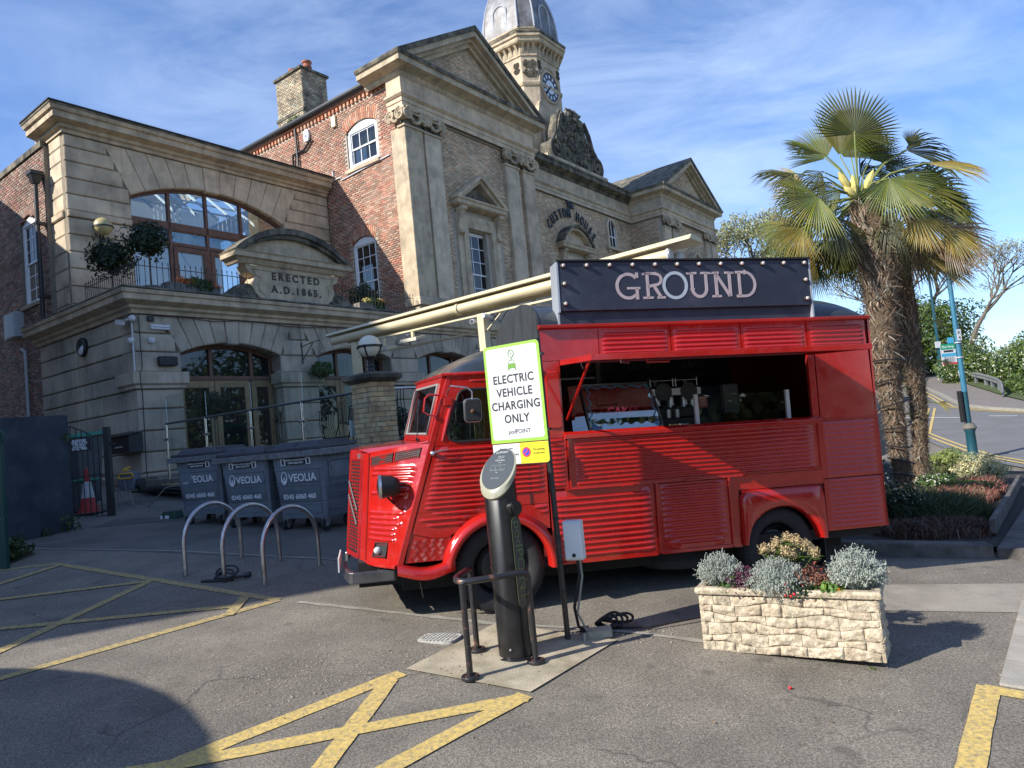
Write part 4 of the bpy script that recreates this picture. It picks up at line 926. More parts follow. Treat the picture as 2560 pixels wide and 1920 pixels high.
def octo(h,c):return[(TU-h,TV-h-c),(TU+h,TV-h-c),(TU+h+c,TV-h),(TU+h+c,TV+h),(TU+h,TV+h+c),(TU-h,TV+h+c),(TU-h-c,TV+h),(TU-h-c,TV-h)]
def octo_s(k):return[(TU+(x-TU)*k,TV+(y-TV)*k)for x,y in octo(HF,CHF)]
for(nm,z0,z1,k,mm)in(('base',13.5,16.2,1.06,m_stone2),('stage',16.2,20.35,1.0,m_stone)):MB().prism(octo_s(k),lambda p,t:(p[0],p[1],t),z0,z1).build(nm,mm,TW)
def ring(name,prof,m):return MB().sweep(prof,octo_s(1.0),closed=True).build(name,m,TW)
ring('string',[(0,18.42),(.05,18.45),(.08,18.55),(.08,18.62),(0,18.68)],m_stone2)
ring('string',[(0,19.95),(.05,19.97),(.05,20.08),(0,20.1)],m_stone2)
ring('frieze',[(0,20.1),(.04,20.1),(.04,20.5),(0,20.5)],m_stone2)
ring('cornice',[(0,20.5),(.30,20.55),(.34,20.62),(.34,20.78),(.42,20.82),(.42,20.95),(.36,21.0),(.1,21.05),(0,21.05)],m_stone2)
ring('gutter',[(.2,21.0),(.44,20.96),(.46,21.02),(.46,21.08),(.1,21.12)],m_dark)
ring('drum',[(0,21.05),(.06,21.05),(.06,21.35),(.1,21.38),(.1,21.45),(0,21.45)],m_stone2)
# brackets under the cornice
oc=octo_s(1.0)
for i in range(8):
    a,c=Vector(oc[i]),Vector(oc[(i+1)%8]); n=6 if i%2==0 else 3; d=(c-a).normalized(); o=Vector((d.y,-d.x))
    if i in(2,3,4):continue
    for k in range(n):
        p=a.lerp(c,(k+.5)/n); b=MB()
        for(z0,z1,e0,e1)in((20.12,20.34,.05,.12),(20.34,20.54,.12,.26)):
            q=[p-d*.065,p+d*.065]; b.hexa([(q[0].x,q[0].y,z0),(q[1].x,q[1].y,z0),(q[1].x+o.x*e0,q[1].y+o.y*e0,z0),(q[0].x+o.x*e0,q[0].y+o.y*e0,z0),(q[0].x,q[0].y,z1),(q[1].x,q[1].y,z1),(q[1].x+o.x*e1,q[1].y+o.y*e1,z1),(q[0].x+o.x*e1,q[0].y+o.y*e1,z1)])
        b.build('bracket',m_stone2,TW)
        # clock on the front, round-headed moulding, carved panels
CK=link('clock',None,TW); vf=TV-HF-CHF; cz=18.60; cu=TU-.08
m_dial=mat('dial_navy',(.02,.025,.045),.5); m_dw=mat('opal_glass',(.62,.66,.72),.35)
MB().lathe([(0,0),(.72,0),(.72,-.05),(0,-.05)],(cu,vf,cz),40,'y').build('dial',m_dial,CK)
MB().lathe([(.72,.02),(.86,.02),(.86,-.06),(.80,-.10),(.74,-.09),(.72,.0)],(cu,vf,cz),40,'y').build('bezel',m_stone2,CK,smooth=True)
MB().lathe([(0,-.052),(.36,-.052),(.36,-.06),(0,-.06)],(cu,vf,cz),32,'y').build('centre',m_dw,CK)
for i in range(12):
    a=i*math.pi/6; b=MB(); pp=[]
    for k in range(14):q=2*math.pi*k/14; rr,tt=(.54+.105*math.cos(q)),.067*math.sin(q)*(1+.35*math.cos(q)); pp.append((cu+rr*math.sin(a)+tt*math.cos(a),cz+rr*math.cos(a)-tt*math.sin(a)))
    b.prism(pp,lambda p,t:(p[0],t,p[1]),vf-.052,vf-.062).build('numeral_pane',m_dw,CK)
def hand(a,ln,w0):
    a=R(a); d=(math.sin(a),math.cos(a)); n=(d[1],-d[0])
    MB().prism([(cu-d[0]*.1+n[0]*w0*.6,cz-d[1]*.1+n[1]*w0*.6),(cu+d[0]*ln*.7+n[0]*w0,cz+d[1]*ln*.7+n[1]*w0),(cu+d[0]*ln,cz+d[1]*ln),(cu+d[0]*ln*.7-n[0]*w0,cz+d[1]*ln*.7-n[1]*w0),(cu-d[0]*.1-n[0]*w0*.6,cz-d[1]*.1-n[1]*w0*.6)],lambda p,t:(p[0],t,p[1]),vf-.066,vf-.085).build('hand',m_dial,CK)
hand(222,.64,.032); hand(232,.38,.05)
b=MB(); b.tube([(cu-.90,vf-.02,18.6)]+[(cu-.90*math.cos(math.pi*i/16),vf-.02,18.6+.92*math.sin(math.pi*i/16)*1.1)for i in range(17)],.045,6); b.build('arch_moulding',m_stone2,TW)
m_carve=mat('carved_shadow',(.10,.085,.06),.95)
def carving(fn,w_,h_,seed,parent):
    b=MB(); rg=random.Random(seed)
    for s in(-1,1):
        for j,(x0,z0,r_)in enumerate(((.16,.34,.13),(.14,.12,.12),(.17,-.1,.12),(.13,-.3,.12),(.22,.22,.06),(.25,-.2,.06))):
            P=[]
            for i in range(16):t=i/15; a=t*3.2*math.pi*(1 if j%2 else-1); q=r_*(1-t*.85); P.append(fn(s*(x0+q*math.cos(a))*w_*1.6,(z0+q*math.sin(a))*h_,.02))
            b.tube(P,.026,4)
    b.tube([fn(0,-.4*h_,.02),fn(0,.4*h_,.02)],.03,4); return b.build('carved_panel',m_carve,parent)
def face_fn(i,uo=0,zc_=19.3):
    a,c=Vector(oc[i]),Vector(oc[(i+1)%8]); d=(c-a).normalized(); o=Vector((d.y,-d.x)); mid=(a+c)/2
    return lambda x,z,e:(mid.x+d.x*(x+uo)+o.x*e,mid.y+d.y*(x+uo)+o.y*e,zc_+z)
carving(face_fn(7),.75,1.1,1,TW); carving(face_fn(0,-.85,19.55),.3,.55,2,TW); carving(face_fn(0,.85,19.55),.3,.55,3,TW); carving(face_fn(6,.7,19.4),.35,.7,5,TW)
# splayed lower walls sweeping out to the crest
MB().prism([(TU-1.15,17.6),(TU+1.15,17.6),(TU+1.35,17.0),(TU+1.75,16.4),(TU+2.3,16.0),(TU+2.3,14),(TU-2.3,14),(TU-2.3,16.0),(TU-1.75,16.4),(TU-1.35,17.0)],lambda p,t:(p[0],t,p[1]),vf-.02,vf+1.5).build('splayed_base',m_stone2,TW)
# lead dome
dm=link('dome',None,TW); K=12; prof=[]
for i in range(K+1):t=i/K*math.pi/2*.98; prof.append((math.cos(t)**.80*1.06,21.45+3.35*math.sin(t)))
b=MB()
for(k,z)in prof:
    for x,y in octo_s(k):b.v.append((x,y,z))
for i in range(K):
    for j in range(8):b.f.append((i*8+j,i*8+(j+1)%8,(i+1)*8+(j+1)%8,(i+1)*8+j))
b.build('lead_covering',m_lead,dm,fix=True)
b=MB()
for j in range(8):b.tube([(octo_s(k)[j][0],octo_s(k)[j][1],z)for k,z in prof],.045,6)
b.build('roll',mat('bright_lead',(.45,.45,.46),.45,metal=.2),dm,smooth=True)
for i in(0,6,2,4):
    f_=face_fn(i,0,0); b=MB(); KK=12; ps=[(-.42,21.6)]+[(-.42*math.cos(math.pi*q/KK),22.55+.42*math.sin(math.pi*q/KK))for q in range(KK+1)]+[(.42,21.6)]
    b.prism(ps,lambda p,t:f_(p[0],p[1],t),-.9,.04); b.build('dormer',m_lead,dm)
    b=MB(); b.tube([f_(p[0],p[1],.05)for p in ps],.05,6); b.build('dormer_hood',MATS['bright_lead'],dm,smooth=True)
MB().lathe([(.34,24.7),(.34,25.0),(.42,25.05),(.25,25.2),(.08,25.6),(.03,26.8),(0,26.8)],(TU,TV,0),16).build('finial',m_lead,dm,smooth=True)
# ================================================================ the red van (local: x to its rear, y away from the camera, z up)
th=R(12); VXv=Vector((math.cos(th),math.sin(th),-.037)).normalized(); VYv=Vector((-math.sin(th),math.cos(th),0)); VZv=VXv.cross(VYv)
VM_=Matrix(((VXv.x,VYv.x,VZv.x,-.27),(VXv.y,VYv.y,VZv.y,5.79),(VXv.z,VYv.z,VZv.z,.02),(0,0,0,1)))
VAN=thing('catering_van','glossy red corrugated catering van with a long open serving hatch and black roof','van',M=VM_)
VW=1.98
m_red=mat('glossy_red_paint',(.44,.013,.008),.22,var=.10,scale=2.2,coat=.7,c2=(.34,.009,.007),c2scale=1.3,c2amt=.5,bump=.10,bscale=7,bdist=.02)
def worn(m):
    t=m.node_tree; b=t.nodes['Principled BSDF']; g=N(t,'ShaderNodeNewGeometry'); n=N(t,'ShaderNodeTexNoise',i_Scale=9.0,i_Detail=8.0,i_Roughness=.7); L(t,g.outputs['Position'],n.inputs['Vector'])
    r=N(t,'ShaderNodeMapRange',i_1=.42,i_2=.72,i_3=.12,i_4=.42); L(t,n.outputs[0],r.inputs[0]); L(t,r.outputs[0],b.inputs['Roughness'])
worn(m_red)
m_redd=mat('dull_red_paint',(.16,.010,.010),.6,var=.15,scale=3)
m_roofb=mat('black_roof_paint',(.025,.03,.036),.30,var=.3,scale=3,coat=.3,c2=(.06,.065,.07),c2scale=4,c2amt=.4)
m_tyre=mat('tyre_rubber',(.022,.022,.023),.85,var=.2,scale=20,bump=.3)
m_chrome=mat('dull_chrome',(.55,.55,.56),.28,metal=.95,var=.2,scale=20)
m_rub=mat('black_rubber',(.012,.012,.013),.6)
m_wsg=glassmat('van_glass',(.85,.9,.88),refl=.17,dens=.12)
m_under=mat('underside',(.015,.014,.013),.9)
NEAR=lambda x,z,o:(x,0-o,z)
FARS=lambda x,z,o:(x,VW+o,z)
def ribpanel(fn,z0,z1,x0,x1,ribs,w_,h,name='panel',parent=None,m=None,mg=.045,nx=16,edge=.0,label=None):
    """sheet-metal panel with pressed round ribs. x0/x1 may be functions of z; ribs: list of z or (z, xa, xb)"""
    f0=x0 if callable(x0)else(lambda z:x0); f1=x1 if callable(x1)else(lambda z:x1)
    rb=[(r,None,None)if not isinstance(r,tuple)else r for r in ribs]; zs={z0,z1}
    for r in rb:
        for k in(-1,-.62,-.3,0,.3,.62,1):zs.add(min(z1,max(z0,r[0]+k*w_)))
    k=8
    for i in range(1,k):
        z=z0+(z1-z0)*i/k
        if all(abs(z-r[0])>w_ for r in rb):zs.add(z)
    zs=sorted(zs); sx=[0,mg*.6,mg,mg+.008,mg+.02,mg+.04,mg+.07]; b=MB(); rows=[]
    for z in zs:
        a,c=f0(z),f1(z); Ln=c-a; xs=[a+min(q,Ln/2)for q in sx]; lo,hi=xs[-1],c-min(sx[-1],Ln/2)
        xs+=[lo+(hi-lo)*i/nx for i in range(1,nx)]+[c-min(q,Ln/2)for q in sx[::-1]]
        off=[]
        for x in xs:
            o=0
            for(zc_,xa,xb)in rb:
                d=abs(z-zc_)/w_
                if d<1:
                    xa_=xa if xa is not None else a+mg; xb_=xb if xb is not None else c-mg
                    t=max(0,min(1,(x-xa_)/.045))*max(0,min(1,(xb_-x)/.045)); t=math.sqrt(t)
                    o=max(o,h*t*math.cos(d*math.pi/2)**.8)
            if edge and(x-a<mg*.3 or c-x<mg*.3):o=max(o,0)
            off.append(o)
        rows.append([b.pt(fn(x,z,o))for x,o in zip(xs,off)])
    n=len(rows[0])
    for j in range(len(rows)-1):
        for i in range(n-1):b.f.append((rows[j][i],rows[j][i+1],rows[j+1][i+1],rows[j+1][i]))
        # folded edge all round, 15 mm deep
    ring=rows[0]+[r[-1]for r in rows[1:]]+rows[-1][::-1][1:]+[r[0]for r in rows[1:-1]][::-1]; base=len(b.v)
    for q in ring:
        v=Vector(b.v[q]); v0=Vector(fn(0,0,0)); v1=Vector(fn(0,0,-.018)); b.v.append(tuple(v+(v1-v0)))
    for i in range(len(ring)):j=(i+1)%len(ring); b.f.append((ring[i],base+i,base+j,ring[j]))
    return b.build(name,m or m_red,parent or VAN,smooth=50,label=label)
def body_side(fn,near):
    def nm(s):return s
    P='side_panel'
    # structure behind the skin
    # upper band with four ribbed panels and a plain one
    tr=[2.235,2.195,2.155,2.115,2.08]
    ribpanel(fn,2.03,2.295,.47,.978,[],.01,.0,P)
    for a,c in((.984,1.636),(1.644,2.306),(2.314,2.962),(2.97,3.57)):ribpanel(fn,2.03,2.295,a,c,tr,.0165,.011,P,mg=.03)
    b=MB(); b.prism([(0,2.29),(-.045,2.30),(-.05,2.325),(0,2.335)],lambda p,t:fn(t,p[1],-p[0]),.455,3.60); b.build('gutter',m_red,VAN,bevel=.003)
    rr=lambda z:3.625-(z-.4)*.026
    if not near:
        ribpanel(fn,1.40,2.025,.47,rr,[1.45+.06*i for i in range(10)],.02,.011,P)
    else:
    # post left of the hatch with its rounded pressing
        ribpanel(fn,1.40,2.025,.47,.625,[],.01,0,'post')
        pp=[]
        for(cx_,cz_,a0)in((.588,1.48,-90),(.588,1.92,0),(.517,1.92,90),(.517,1.48,180)):
            for i in range(5):a=R(a0+22.5*i); pp.append((cx_+.022*math.cos(a),cz_+.022*math.sin(a)))
        MB().cprism(pp,lambda p,t:fn(p[0],p[1],-t),-.012,.002,.008).build('pressing',m_red,VAN,smooth=30)
        ribpanel(fn,1.405,2.025,3.03,rr,[],.01,0,'rear_panel')
        ribpanel(fn,1.405,2.025,2.952,3.018,[],.01,0,'post')
        b=MB(); b.box(0,0,0,0,0,0);
        MB().add([fn(.62,1.37,-.0),fn(3.02,1.37,0),fn(3.02,1.37,.04),fn(.62,1.37,.04),fn(.62,1.43,-.0),fn(3.02,1.43,0),fn(3.02,1.405,.04),fn(.62,1.405,.04)],[(0,3,2,1),(4,5,6,7),(0,1,5,4),(1,2,6,5),(2,3,7,6),(3,0,4,7)]).build('hatch_sill',m_red,VAN,bevel=.004)
    ribpanel(fn,1.385,1.402,.47,rr,[],.01,0,'waist_rail')
    # counter flap, narrow panel before it, rear panels
    fr=[.995+.0365*i for i in range(11)]
    o_=.012 if near else 0
    fl=(lambda x,z,o:fn(x,z,o+o_))
    ribpanel(fn,.965,1.38,.47,.635,fr,.013,.009,P,mg=.02)
    ribpanel(fl,.972,1.378,.652,2.975,fr,.0135,.011,'counter_flap',nx=30,mg=.05)
    b=MB()
    for(a,c,z0,z1)in((.642,.652,.965,1.385),(.652,2.975,.962,.972),(2.975,2.985,.965,1.385)):b.add([fn(a,z0,0),fn(c,z0,0),fn(c,z0,.026),fn(a,z0,.026),fn(a,z1,0),fn(c,z1,0),fn(c,z1,.026),fn(a,z1,.026)],[(0,3,2,1),(4,5,6,7),(0,1,5,4),(1,2,6,5),(2,3,7,6),(3,0,4,7)])
    b.build('flap_edge',m_red,VAN)
    rrib=[.905+.0445*i for i in range(11)]
    ribpanel(fn,.872,1.38,3.0,rr,rrib,.016,.011,P); ribpanel(fn,.405,.862,3.005,rr,[.44+.040*i for i in range(11)],.0155,.011,P,mg=.04)
    lr=[.41+.0465*i for i in range(11)]
    ribpanel(fn,.345,.945,.47,1.385,lr,.0165,.012,P,mg=.03)
    ribpanel(fl,.38,.94,1.41,2.055,[.49+.046*i for i in range(10)]+[(.435,1.5,1.98)],.0165,.012,'locker_door',mg=.03)
    b=MB()
    for(a,c,z0,z1)in((1.388,1.41,.36,.955),(2.057,2.078,.36,.955),(1.41,2.057,.352,.38),(.60,2.2,.948,.962)):b.add([fn(a,z0,0),fn(c,z0,0),fn(c,z0,.03),fn(a,z0,.03),fn(a,z1,0),fn(c,z1,0),fn(c,z1,.03),fn(a,z1,.03)],[(0,3,2,1),(4,5,6,7),(0,1,5,4),(1,2,6,5),(2,3,7,6),(3,0,4,7)])
    b.build('door_frame',m_red,VAN,bevel=.004)
    ribpanel(fn,.83,.955,2.09,3.0,[],.01,0,P)
    ribpanel(fn,.345,.83,2.085,2.16,[],.01,0,P)
    # rear wheel spat
    cxw,czw,rw=2.55,.30,.36
    outer=[(2.165,.33),(2.165,.78),(2.20,.825),(2.90,.825),(2.955,.77),(2.985,.41),(2.93,.40)]
    K=20; inner=[]
    for i in range(K+1):
        a=math.pi*(.03+.94*i/K); inner.append((cxw+rw*math.cos(a),czw+rw*math.sin(a)*.93))
    b=MB(); k=28
    def out_at(t):
        a=math.pi*(.0+1.0*t); d=(math.cos(a),math.sin(a)); c0=(cxw+.02,.36)
        s=9
        if abs(d[0])>1e-6:s=min(s,((2.975 if d[0]>0 else 2.165)-c0[0])/d[0])
        if d[1]>1e-6:s=min(s,(.825-c0[1])/d[1])
        return(c0[0]+d[0]*s,max(.36,c0[1]+d[1]*s))
    rows=[]
    for i in range(k+1):
        t=i/k; a=math.pi*(.0+1.0*t); q=(cxw+rw*math.cos(a),max(.36,czw+.02+rw*math.sin(a)*.95)); o=out_at(t)
        row=[]
        for j,(s,off)in enumerate(((0,-.05),(0.0,.035),(.12,.06),(.45,.062),(.8,.055),(.93,.045),(1,0))):row.append(b.pt(fn(q[0]+(o[0]-q[0])*s,q[1]+(o[1]-q[1])*s,off)))
        rows.append(row)
    for i in range(k):
        for j in range(6):b.f.append((rows[i][j],rows[i+1][j],rows[i+1][j+1],rows[i][j+1]))
    b.build('wheel_arch',m_red,VAN,smooth=50)
body_side(NEAR,True); body_side(FARS,False)
# inner shell so that no daylight leaks between the panels
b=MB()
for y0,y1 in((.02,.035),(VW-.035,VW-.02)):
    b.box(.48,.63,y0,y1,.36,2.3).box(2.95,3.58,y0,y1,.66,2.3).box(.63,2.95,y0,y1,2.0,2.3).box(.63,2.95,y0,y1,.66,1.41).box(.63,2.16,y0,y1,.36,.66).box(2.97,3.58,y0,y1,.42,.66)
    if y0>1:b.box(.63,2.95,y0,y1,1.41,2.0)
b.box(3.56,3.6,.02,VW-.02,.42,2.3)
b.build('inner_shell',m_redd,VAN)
ribpanel(lambda x,z,o:(3.62+o,x,z),.42,2.3,.0,VW,[.5+.06*i for i in range(28)],.02,.011,'rear_wall')
MB().box(.2,3.58,.06,VW-.06,.33,.42).box(-.75,3.3,.25,VW-.25,.22,.34).build('floor',m_under,VAN)
# roof of the body: barrel with rounded rear, front bulkhead
def roofz(y,k=1):s=abs(y-VW/2)/(VW/2); return 2.32+.30*(1-s**2.6)**.55*k if s<1 else 2.32
b=MB(); ys=[VW/2-VW/2*math.cos(math.pi*i/28)for i in range(29)]; xs=[.47]+[.47+2.72*i/6 for i in range(1,7)]+[3.19+.40*math.sin(i/7*math.pi/2)for i in range(1,8)]
for i,x in enumerate(xs):
    k=1 if i<7 else max(.0,math.cos((i-6)/7*math.pi/2))**.7
    for y in ys:b.v.append((x,.005+y*.995,roofz(y,k)))
n=len(ys)
for i in range(len(xs)-1):
    for j in range(n-1):b.f.append((i*n+j,i*n+j+1,(i+1)*n+j+1,(i+1)*n+j))
b.build('roof',m_roofb,VAN,smooth=60)
bp=[(.0,1.96),(.0,2.32)]+[(y,roofz(y)+.012)for y in ys]+[(VW,2.32),(VW,1.96)]
MB().prism(bp,lambda p,t:(t,p[0],p[1]),.452,.47).build('bulkhead',mat('sooty_panel',(.028,.032,.035),.7,var=.3,scale=6,streak=.4),VAN)
xA=lambda z:-.80+(z-.47)*(.47/1.47)
def arch_x(z,s=-1,r=.462):
    d=r*r-(z-.36)**2; return .035+s*math.sqrt(d)if d>0 else .035
def cab_side(fn,near):
    drib=[(z,None,None)for z in(1.345,1.308,1.270,1.232,1.194,1.156,1.118,1.080,1.042,1.004,.966)]
    ribpanel(fn,.86,1.375,lambda z:xA(z)+.055,.455,[(z,xA(z)+.105,.42)for z,_,_ in drib]+[(.928,xA(.928)+.1,.10),(.890,xA(.89)+.11,.03)],.0135,.012,'door_skin',nx=26)
    ribpanel(fn,.70,.858,lambda z:xA(z)+.055,lambda z:arch_x(z)+.004,[(.845,xA(.845)+.20,-.14),(.80,xA(.8)+.09,-.22),(.755,xA(.755)+.16,-.26)],.0135,.012,'door_skin',mg=.02)
    ribpanel(fn,.655,.856,lambda z:arch_x(z,1)-.004,.455,[(.83,.33,.44),(.79,.38,.45)],.013,.008,'lower_panel',mg=.01)
    # lower triangle of the door
    MB().prism([(xA(.70)+.056,.70),(arch_x(.7)+.004,.70),(-.40,.655),(-.50,.655)],lambda p,t:fn(p[0],p[1],t),-.016,.001).build('door_foot',m_red,VAN)
    # pillar strip along the windscreen and door window frame
    MB().prism([(xA(.47),.47),(xA(1.945),1.945),(xA(1.945)+.05,1.945),(xA(.47)+.05,.47)],lambda p,t:fn(p[0],p[1],t),-.03,.004).build('pillar',m_red,VAN,bevel=.006)
    wl=[(-.325,1.56),(-.345,1.475),(-.33,1.425),(-.285,1.405),(.255,1.405),(.285,1.43),(.285,1.80),(.265,1.825),(-.17,1.825),(-.215,1.815),(-.24,1.79)]
    ol=[(xA(1.56)+.052,1.56),(xA(1.475)+.052,1.475),(xA(1.42)+.052,1.42),(xA(1.38)+.052,1.378),(.30,1.378),(.455,1.378),(.455,1.80),(.455,1.945),(-.17,1.945),(-.24,1.945),(xA(1.945)+.052,1.945)]
    b=MB(); n=len(wl)
    for i in range(n):
        j=(i+1)%n; b.add([fn(*wl[i],.002),fn(*wl[j],.002),fn(*ol[j],.002),fn(*ol[i],.002),fn(*wl[i],-.03),fn(*wl[j],-.03),fn(*ol[j],-.03),fn(*ol[i],-.03)],[(0,3,2,1),(4,5,6,7),(0,1,5,4),(1,2,6,5),(2,3,7,6),(3,0,4,7)])
    b.build('window_surround',m_red,VAN)
    MB().tube([fn(x,z,.004)for x,z in wl],.010,6,closed=True).build('window_seal',m_rub,VAN,smooth=True)
    MB().tube([fn(.12,1.41,.0),fn(.12,1.82,.0)],.008,6).build('window_channel',m_chrome,VAN)
    MB().add([fn(x,z,-.012)for x,z in wl],[tuple(range(n))]).build('side_glass',m_wsg,VAN,fix=False)
    ribpanel(fn,1.862,1.925,-.22,.40,[(1.893,-.15,.36)],.014,.010,'top_pressing',mg=.02)
    # long vertical pressing beside the pillar
    b=MB(); b.tube([fn(xA(1.42)+.105,1.42,.002),fn(xA(1.60)+.10,1.60,.006),fn(xA(1.74)+.10,1.74,.002)],[.012,.02,.012],8); b.build('pressing',m_red,VAN,smooth=True)
    # door outline gap
    MB().tube([fn(.305,1.94,.0),fn(.305,.86,.003)],.005,5).build('door_gap',m_rub,VAN)
    # front wing: swept lip round the arch, then the step
    b=MB(); K=34; rows=[]
    for i in range(K+1):
        a=R(198-212*i/K+0)if False else R(172-(172+2)*i/K)
        c_,s_=math.cos(a),math.sin(a); row=[]
        for(r_,o)in((.385,-.12),(.385,.05),(.40,.075),(.425,.078),(.452,.055),(.475,.012),(.475,-.01)):row.append(b.pt(fn(.035+r_*c_*1.03,.36+r_*s_,o)))
        rows.append(row)
    for i in range(K):
        for j in range(6):b.f.append((rows[i][j],rows[i+1][j],rows[i+1][j+1],rows[i][j+1]))
    b.build('wing',m_red,VAN,smooth=60)
    b=MB(); rows=[]; K=14
    for i in range(K+1):
        t=i/K; x=-.80+t*.45; zt=.485-.02*math.sin(t*math.pi); row=[]
        for(dz,o)in((0,-.02),(0.0,.03),(-.008,.055+.02*math.sin(math.pi*t)),(-.03,.07+.02*math.sin(math.pi*t)),(-.085+.0*t,.065+.02*math.sin(math.pi*t)),(-.095,.03)):row.append(b.pt(fn(x,zt+dz-.03*math.sin(math.pi*t)**1.5,o)))
        rows.append(row)
    for i in range(K):
        for j in range(5):b.f.append((rows[i][j],rows[i+1][j],rows[i+1][j+1],rows[i][j+1]))
    b.build('step',m_red,VAN,smooth=60)
    tp=MB().prism([(-.735,.478),(-.41,.478),(-.36,.67),(-.53,.655),(-.68,.70)],lambda p,t:fn(p[0],p[1],t),-.02,-.004).build('tread_plate',m_red,VAN)
    b=MB()
    for i in range(9):
        for j in range(5):
            x,z=-.68+i*.034+.017*(j%2),.50+j*.034
            if x>-.40 or x<-.70+(z-.5)*.3:continue
            for q in(-1,0,1):
                s=1 if(i+j)%2 else-1; d=.011; b.tube([fn(x-d+q*.006,z-s*d+q*.006*-s,-.002),fn(x+d+q*.006,z+s*d-q*.006*s,-.003)],.0017,4)
    b.build('tread_pattern',m_red,VAN,kind='stuff')
    # nose cheek with ribs (from the pillar foot to the nose edge)
    xN=lambda z:-1.04+(z-.44)*.078
    ztop=lambda t:1.42-.07*t
    def ck(t,z,o):
        A_=Vector((xA(z),.012,z)); B_=Vector((xN(z),.42,z)); p=A_.lerp(B_,t); nrm=Vector((B_.y-A_.y,-(B_.x-A_.x)*-1,0)); nrm=Vector((-(B_.y-A_.y),(B_.x-A_.x),0)).normalized()
        bulge=.03*math.sin(math.pi*t); p=p+nrm*(o+bulge)
        return fn(p.x,p.z,-p.y)
    ribs=[(1.215,.10,.90),(1.175,.10,.93),(1.135,.12,.80),(1.095,.12,.62),(1.055,.14,.60),(1.02,.14,.92),(.865,.10,.93),(.822,.22,.92),(.78,.12,.92),(.738,.2,.92),(.697,.2,.92),(.655,.16,.93)]
    b=MB(); zs={.455,.5,.56,.6,.93,.97,1.255,1.30,1.34}; w_=.0155
    for r_ in ribs:
        for k in(-1,-.62,-.3,0,.3,.62,1):zs.add(round(r_[0]+k*w_,4))
    zs=sorted(zs); rows=[]; ts=[i/40 for i in range(41)]
    def cz_(t,z):return z
    for z in zs+[9]:
        row=[]
        for t in ts:
            if z==9:row.append(b.pt(ck(t,ztop(t),0))); continue
            o=0
            for(zr,ta,tb)in ribs:
                d=abs(z-zr)/w_
                if d<1:e=max(0,min(1,(t-ta)/.06))*max(0,min(1,(tb-t)/.06)); o=max(o,.013*math.sqrt(e)*math.cos(d*math.pi/2)**.8)
            row.append(b.pt(ck(t,z,o)))
        rows.append(row)
    for j in range(len(rows)-1):
        for i in range(40):b.f.append((rows[j][i],rows[j][i+1],rows[j+1][i+1],rows[j+1][i]))
    b.build('cheek',m_red,VAN,smooth=55)
    for(t0,t1)in((.10,.47),(.53,.93)):
        b=MB(); q=[ck(t0,ztop(t0)-.105,.004),ck(t1,ztop(t1)-.105,.004),ck(t1,ztop(t1)-.045,.004),ck(t0,ztop(t0)-.045,.004)]; b.add(q,[(0,1,2,3)])
        b.build('vent',m_rub,VAN,fix=False)
        b=MB()
        for i in range(4):z_=-.10+i*.016; b.tube([ck(t0+.02,ztop(t0)+z_,.007),ck(t1-.02,ztop(t1)+z_,.007)],.0022,4)
        b.tube([ck(t0-.012,ztop(t0)-.11,.004),ck(t1+.012,ztop(t1)-.11,.004),ck(t1+.012,ztop(t1)-.04,.004),ck(t0-.012,ztop(t0)-.04,.004)],.006,6,closed=True); b.build('vent_louvre',m_rub if False else m_redd,VAN,kind='stuff')
        # side lamp in its black tray
    b=MB(); q=[ck(.30,.53,.006),ck(.66,.525,.006),ck(.62,.615,.006),ck(.34,.62,.006)]; b.add(q,[(0,1,2,3)]); sl_=b.build('side_lamp',m_rub,VAN,fix=False)
    MB().tube([ck(.28,.52,.006),ck(.68,.515,.006),ck(.64,.625,.006),ck(.32,.63,.006)],.008,6,closed=True).build('lamp_rim',m_rub,sl_,smooth=True)
    c_=ck(.50,.572,.02); MB().ball(c_,.030,12,(1.1,.8,1.0)).build('lens',mat('clear_lens',(.6,.6,.58),.15,coat=1),sl_,smooth=True)
    # bottom roll of the cheek
    MB().tube([ck(t/10,.455,.004)for t in range(11)],.016,8).build('sill_roll',m_red,VAN,smooth=True)
    # headlamp on a bracket
    hl=link('headlight',None,VAN); yb=.08 if near else VW-.08; s=1 if near else-1
    c0=Vector((-.90,.05 if near else VW-.05,1.085))
    MB().lathe([(0,.165),(.055,.15),(.082,.10),(.090,.03),(.094,.02),(.094,-.0),(.08,-.004)],tuple(c0),26,'x').build('shell',m_rub,hl,smooth=50)
    MB().lathe([(.097,.012),(.097,-.01),(.082,-.014),(.080,.0)],tuple(c0),26,'x').build('rim',m_chrome,hl,smooth=True)
    MB().lathe([(0,-.028),(.05,-.022),(.08,-.004)],tuple(c0),22,'x').build('lens',glassmat('headlamp_glass',(.8,.82,.8),refl=.25,dens=.3),hl,smooth=True)
    MB().tube([(c0.x+.05,c0.y,c0.z-.08),(c0.x+.10,c0.y+s*.09,c0.z-.14),(c0.x+.12,c0.y+s*.17,c0.z-.12)],.010,6).build('bracket',m_rub,hl,smooth=True)
    MB().box(c0.x+.04,c0.x+.10,c0.y+s*.17-.01,c0.y+s*.17+.01,c0.z-.19,c0.z-.11).build('bracket_plate',m_red,hl)
    # windscreen pillar loops, hinges, handle
    for dy in((.03,)if near else(.10,)):
        P=[fn(xA(1.78)-.01,1.785,.02),fn(xA(1.78)-.10,1.795,.03),fn(xA(1.75)-.125,1.765,.03),fn(xA(1.65)-.11,1.66,.03),fn(xA(1.63)-.06,1.63,.025),fn(xA(1.62)+.0,1.62,.015)]
        MB().tube(P,.008,8).build('grab_loop',m_red,VAN,smooth=True)
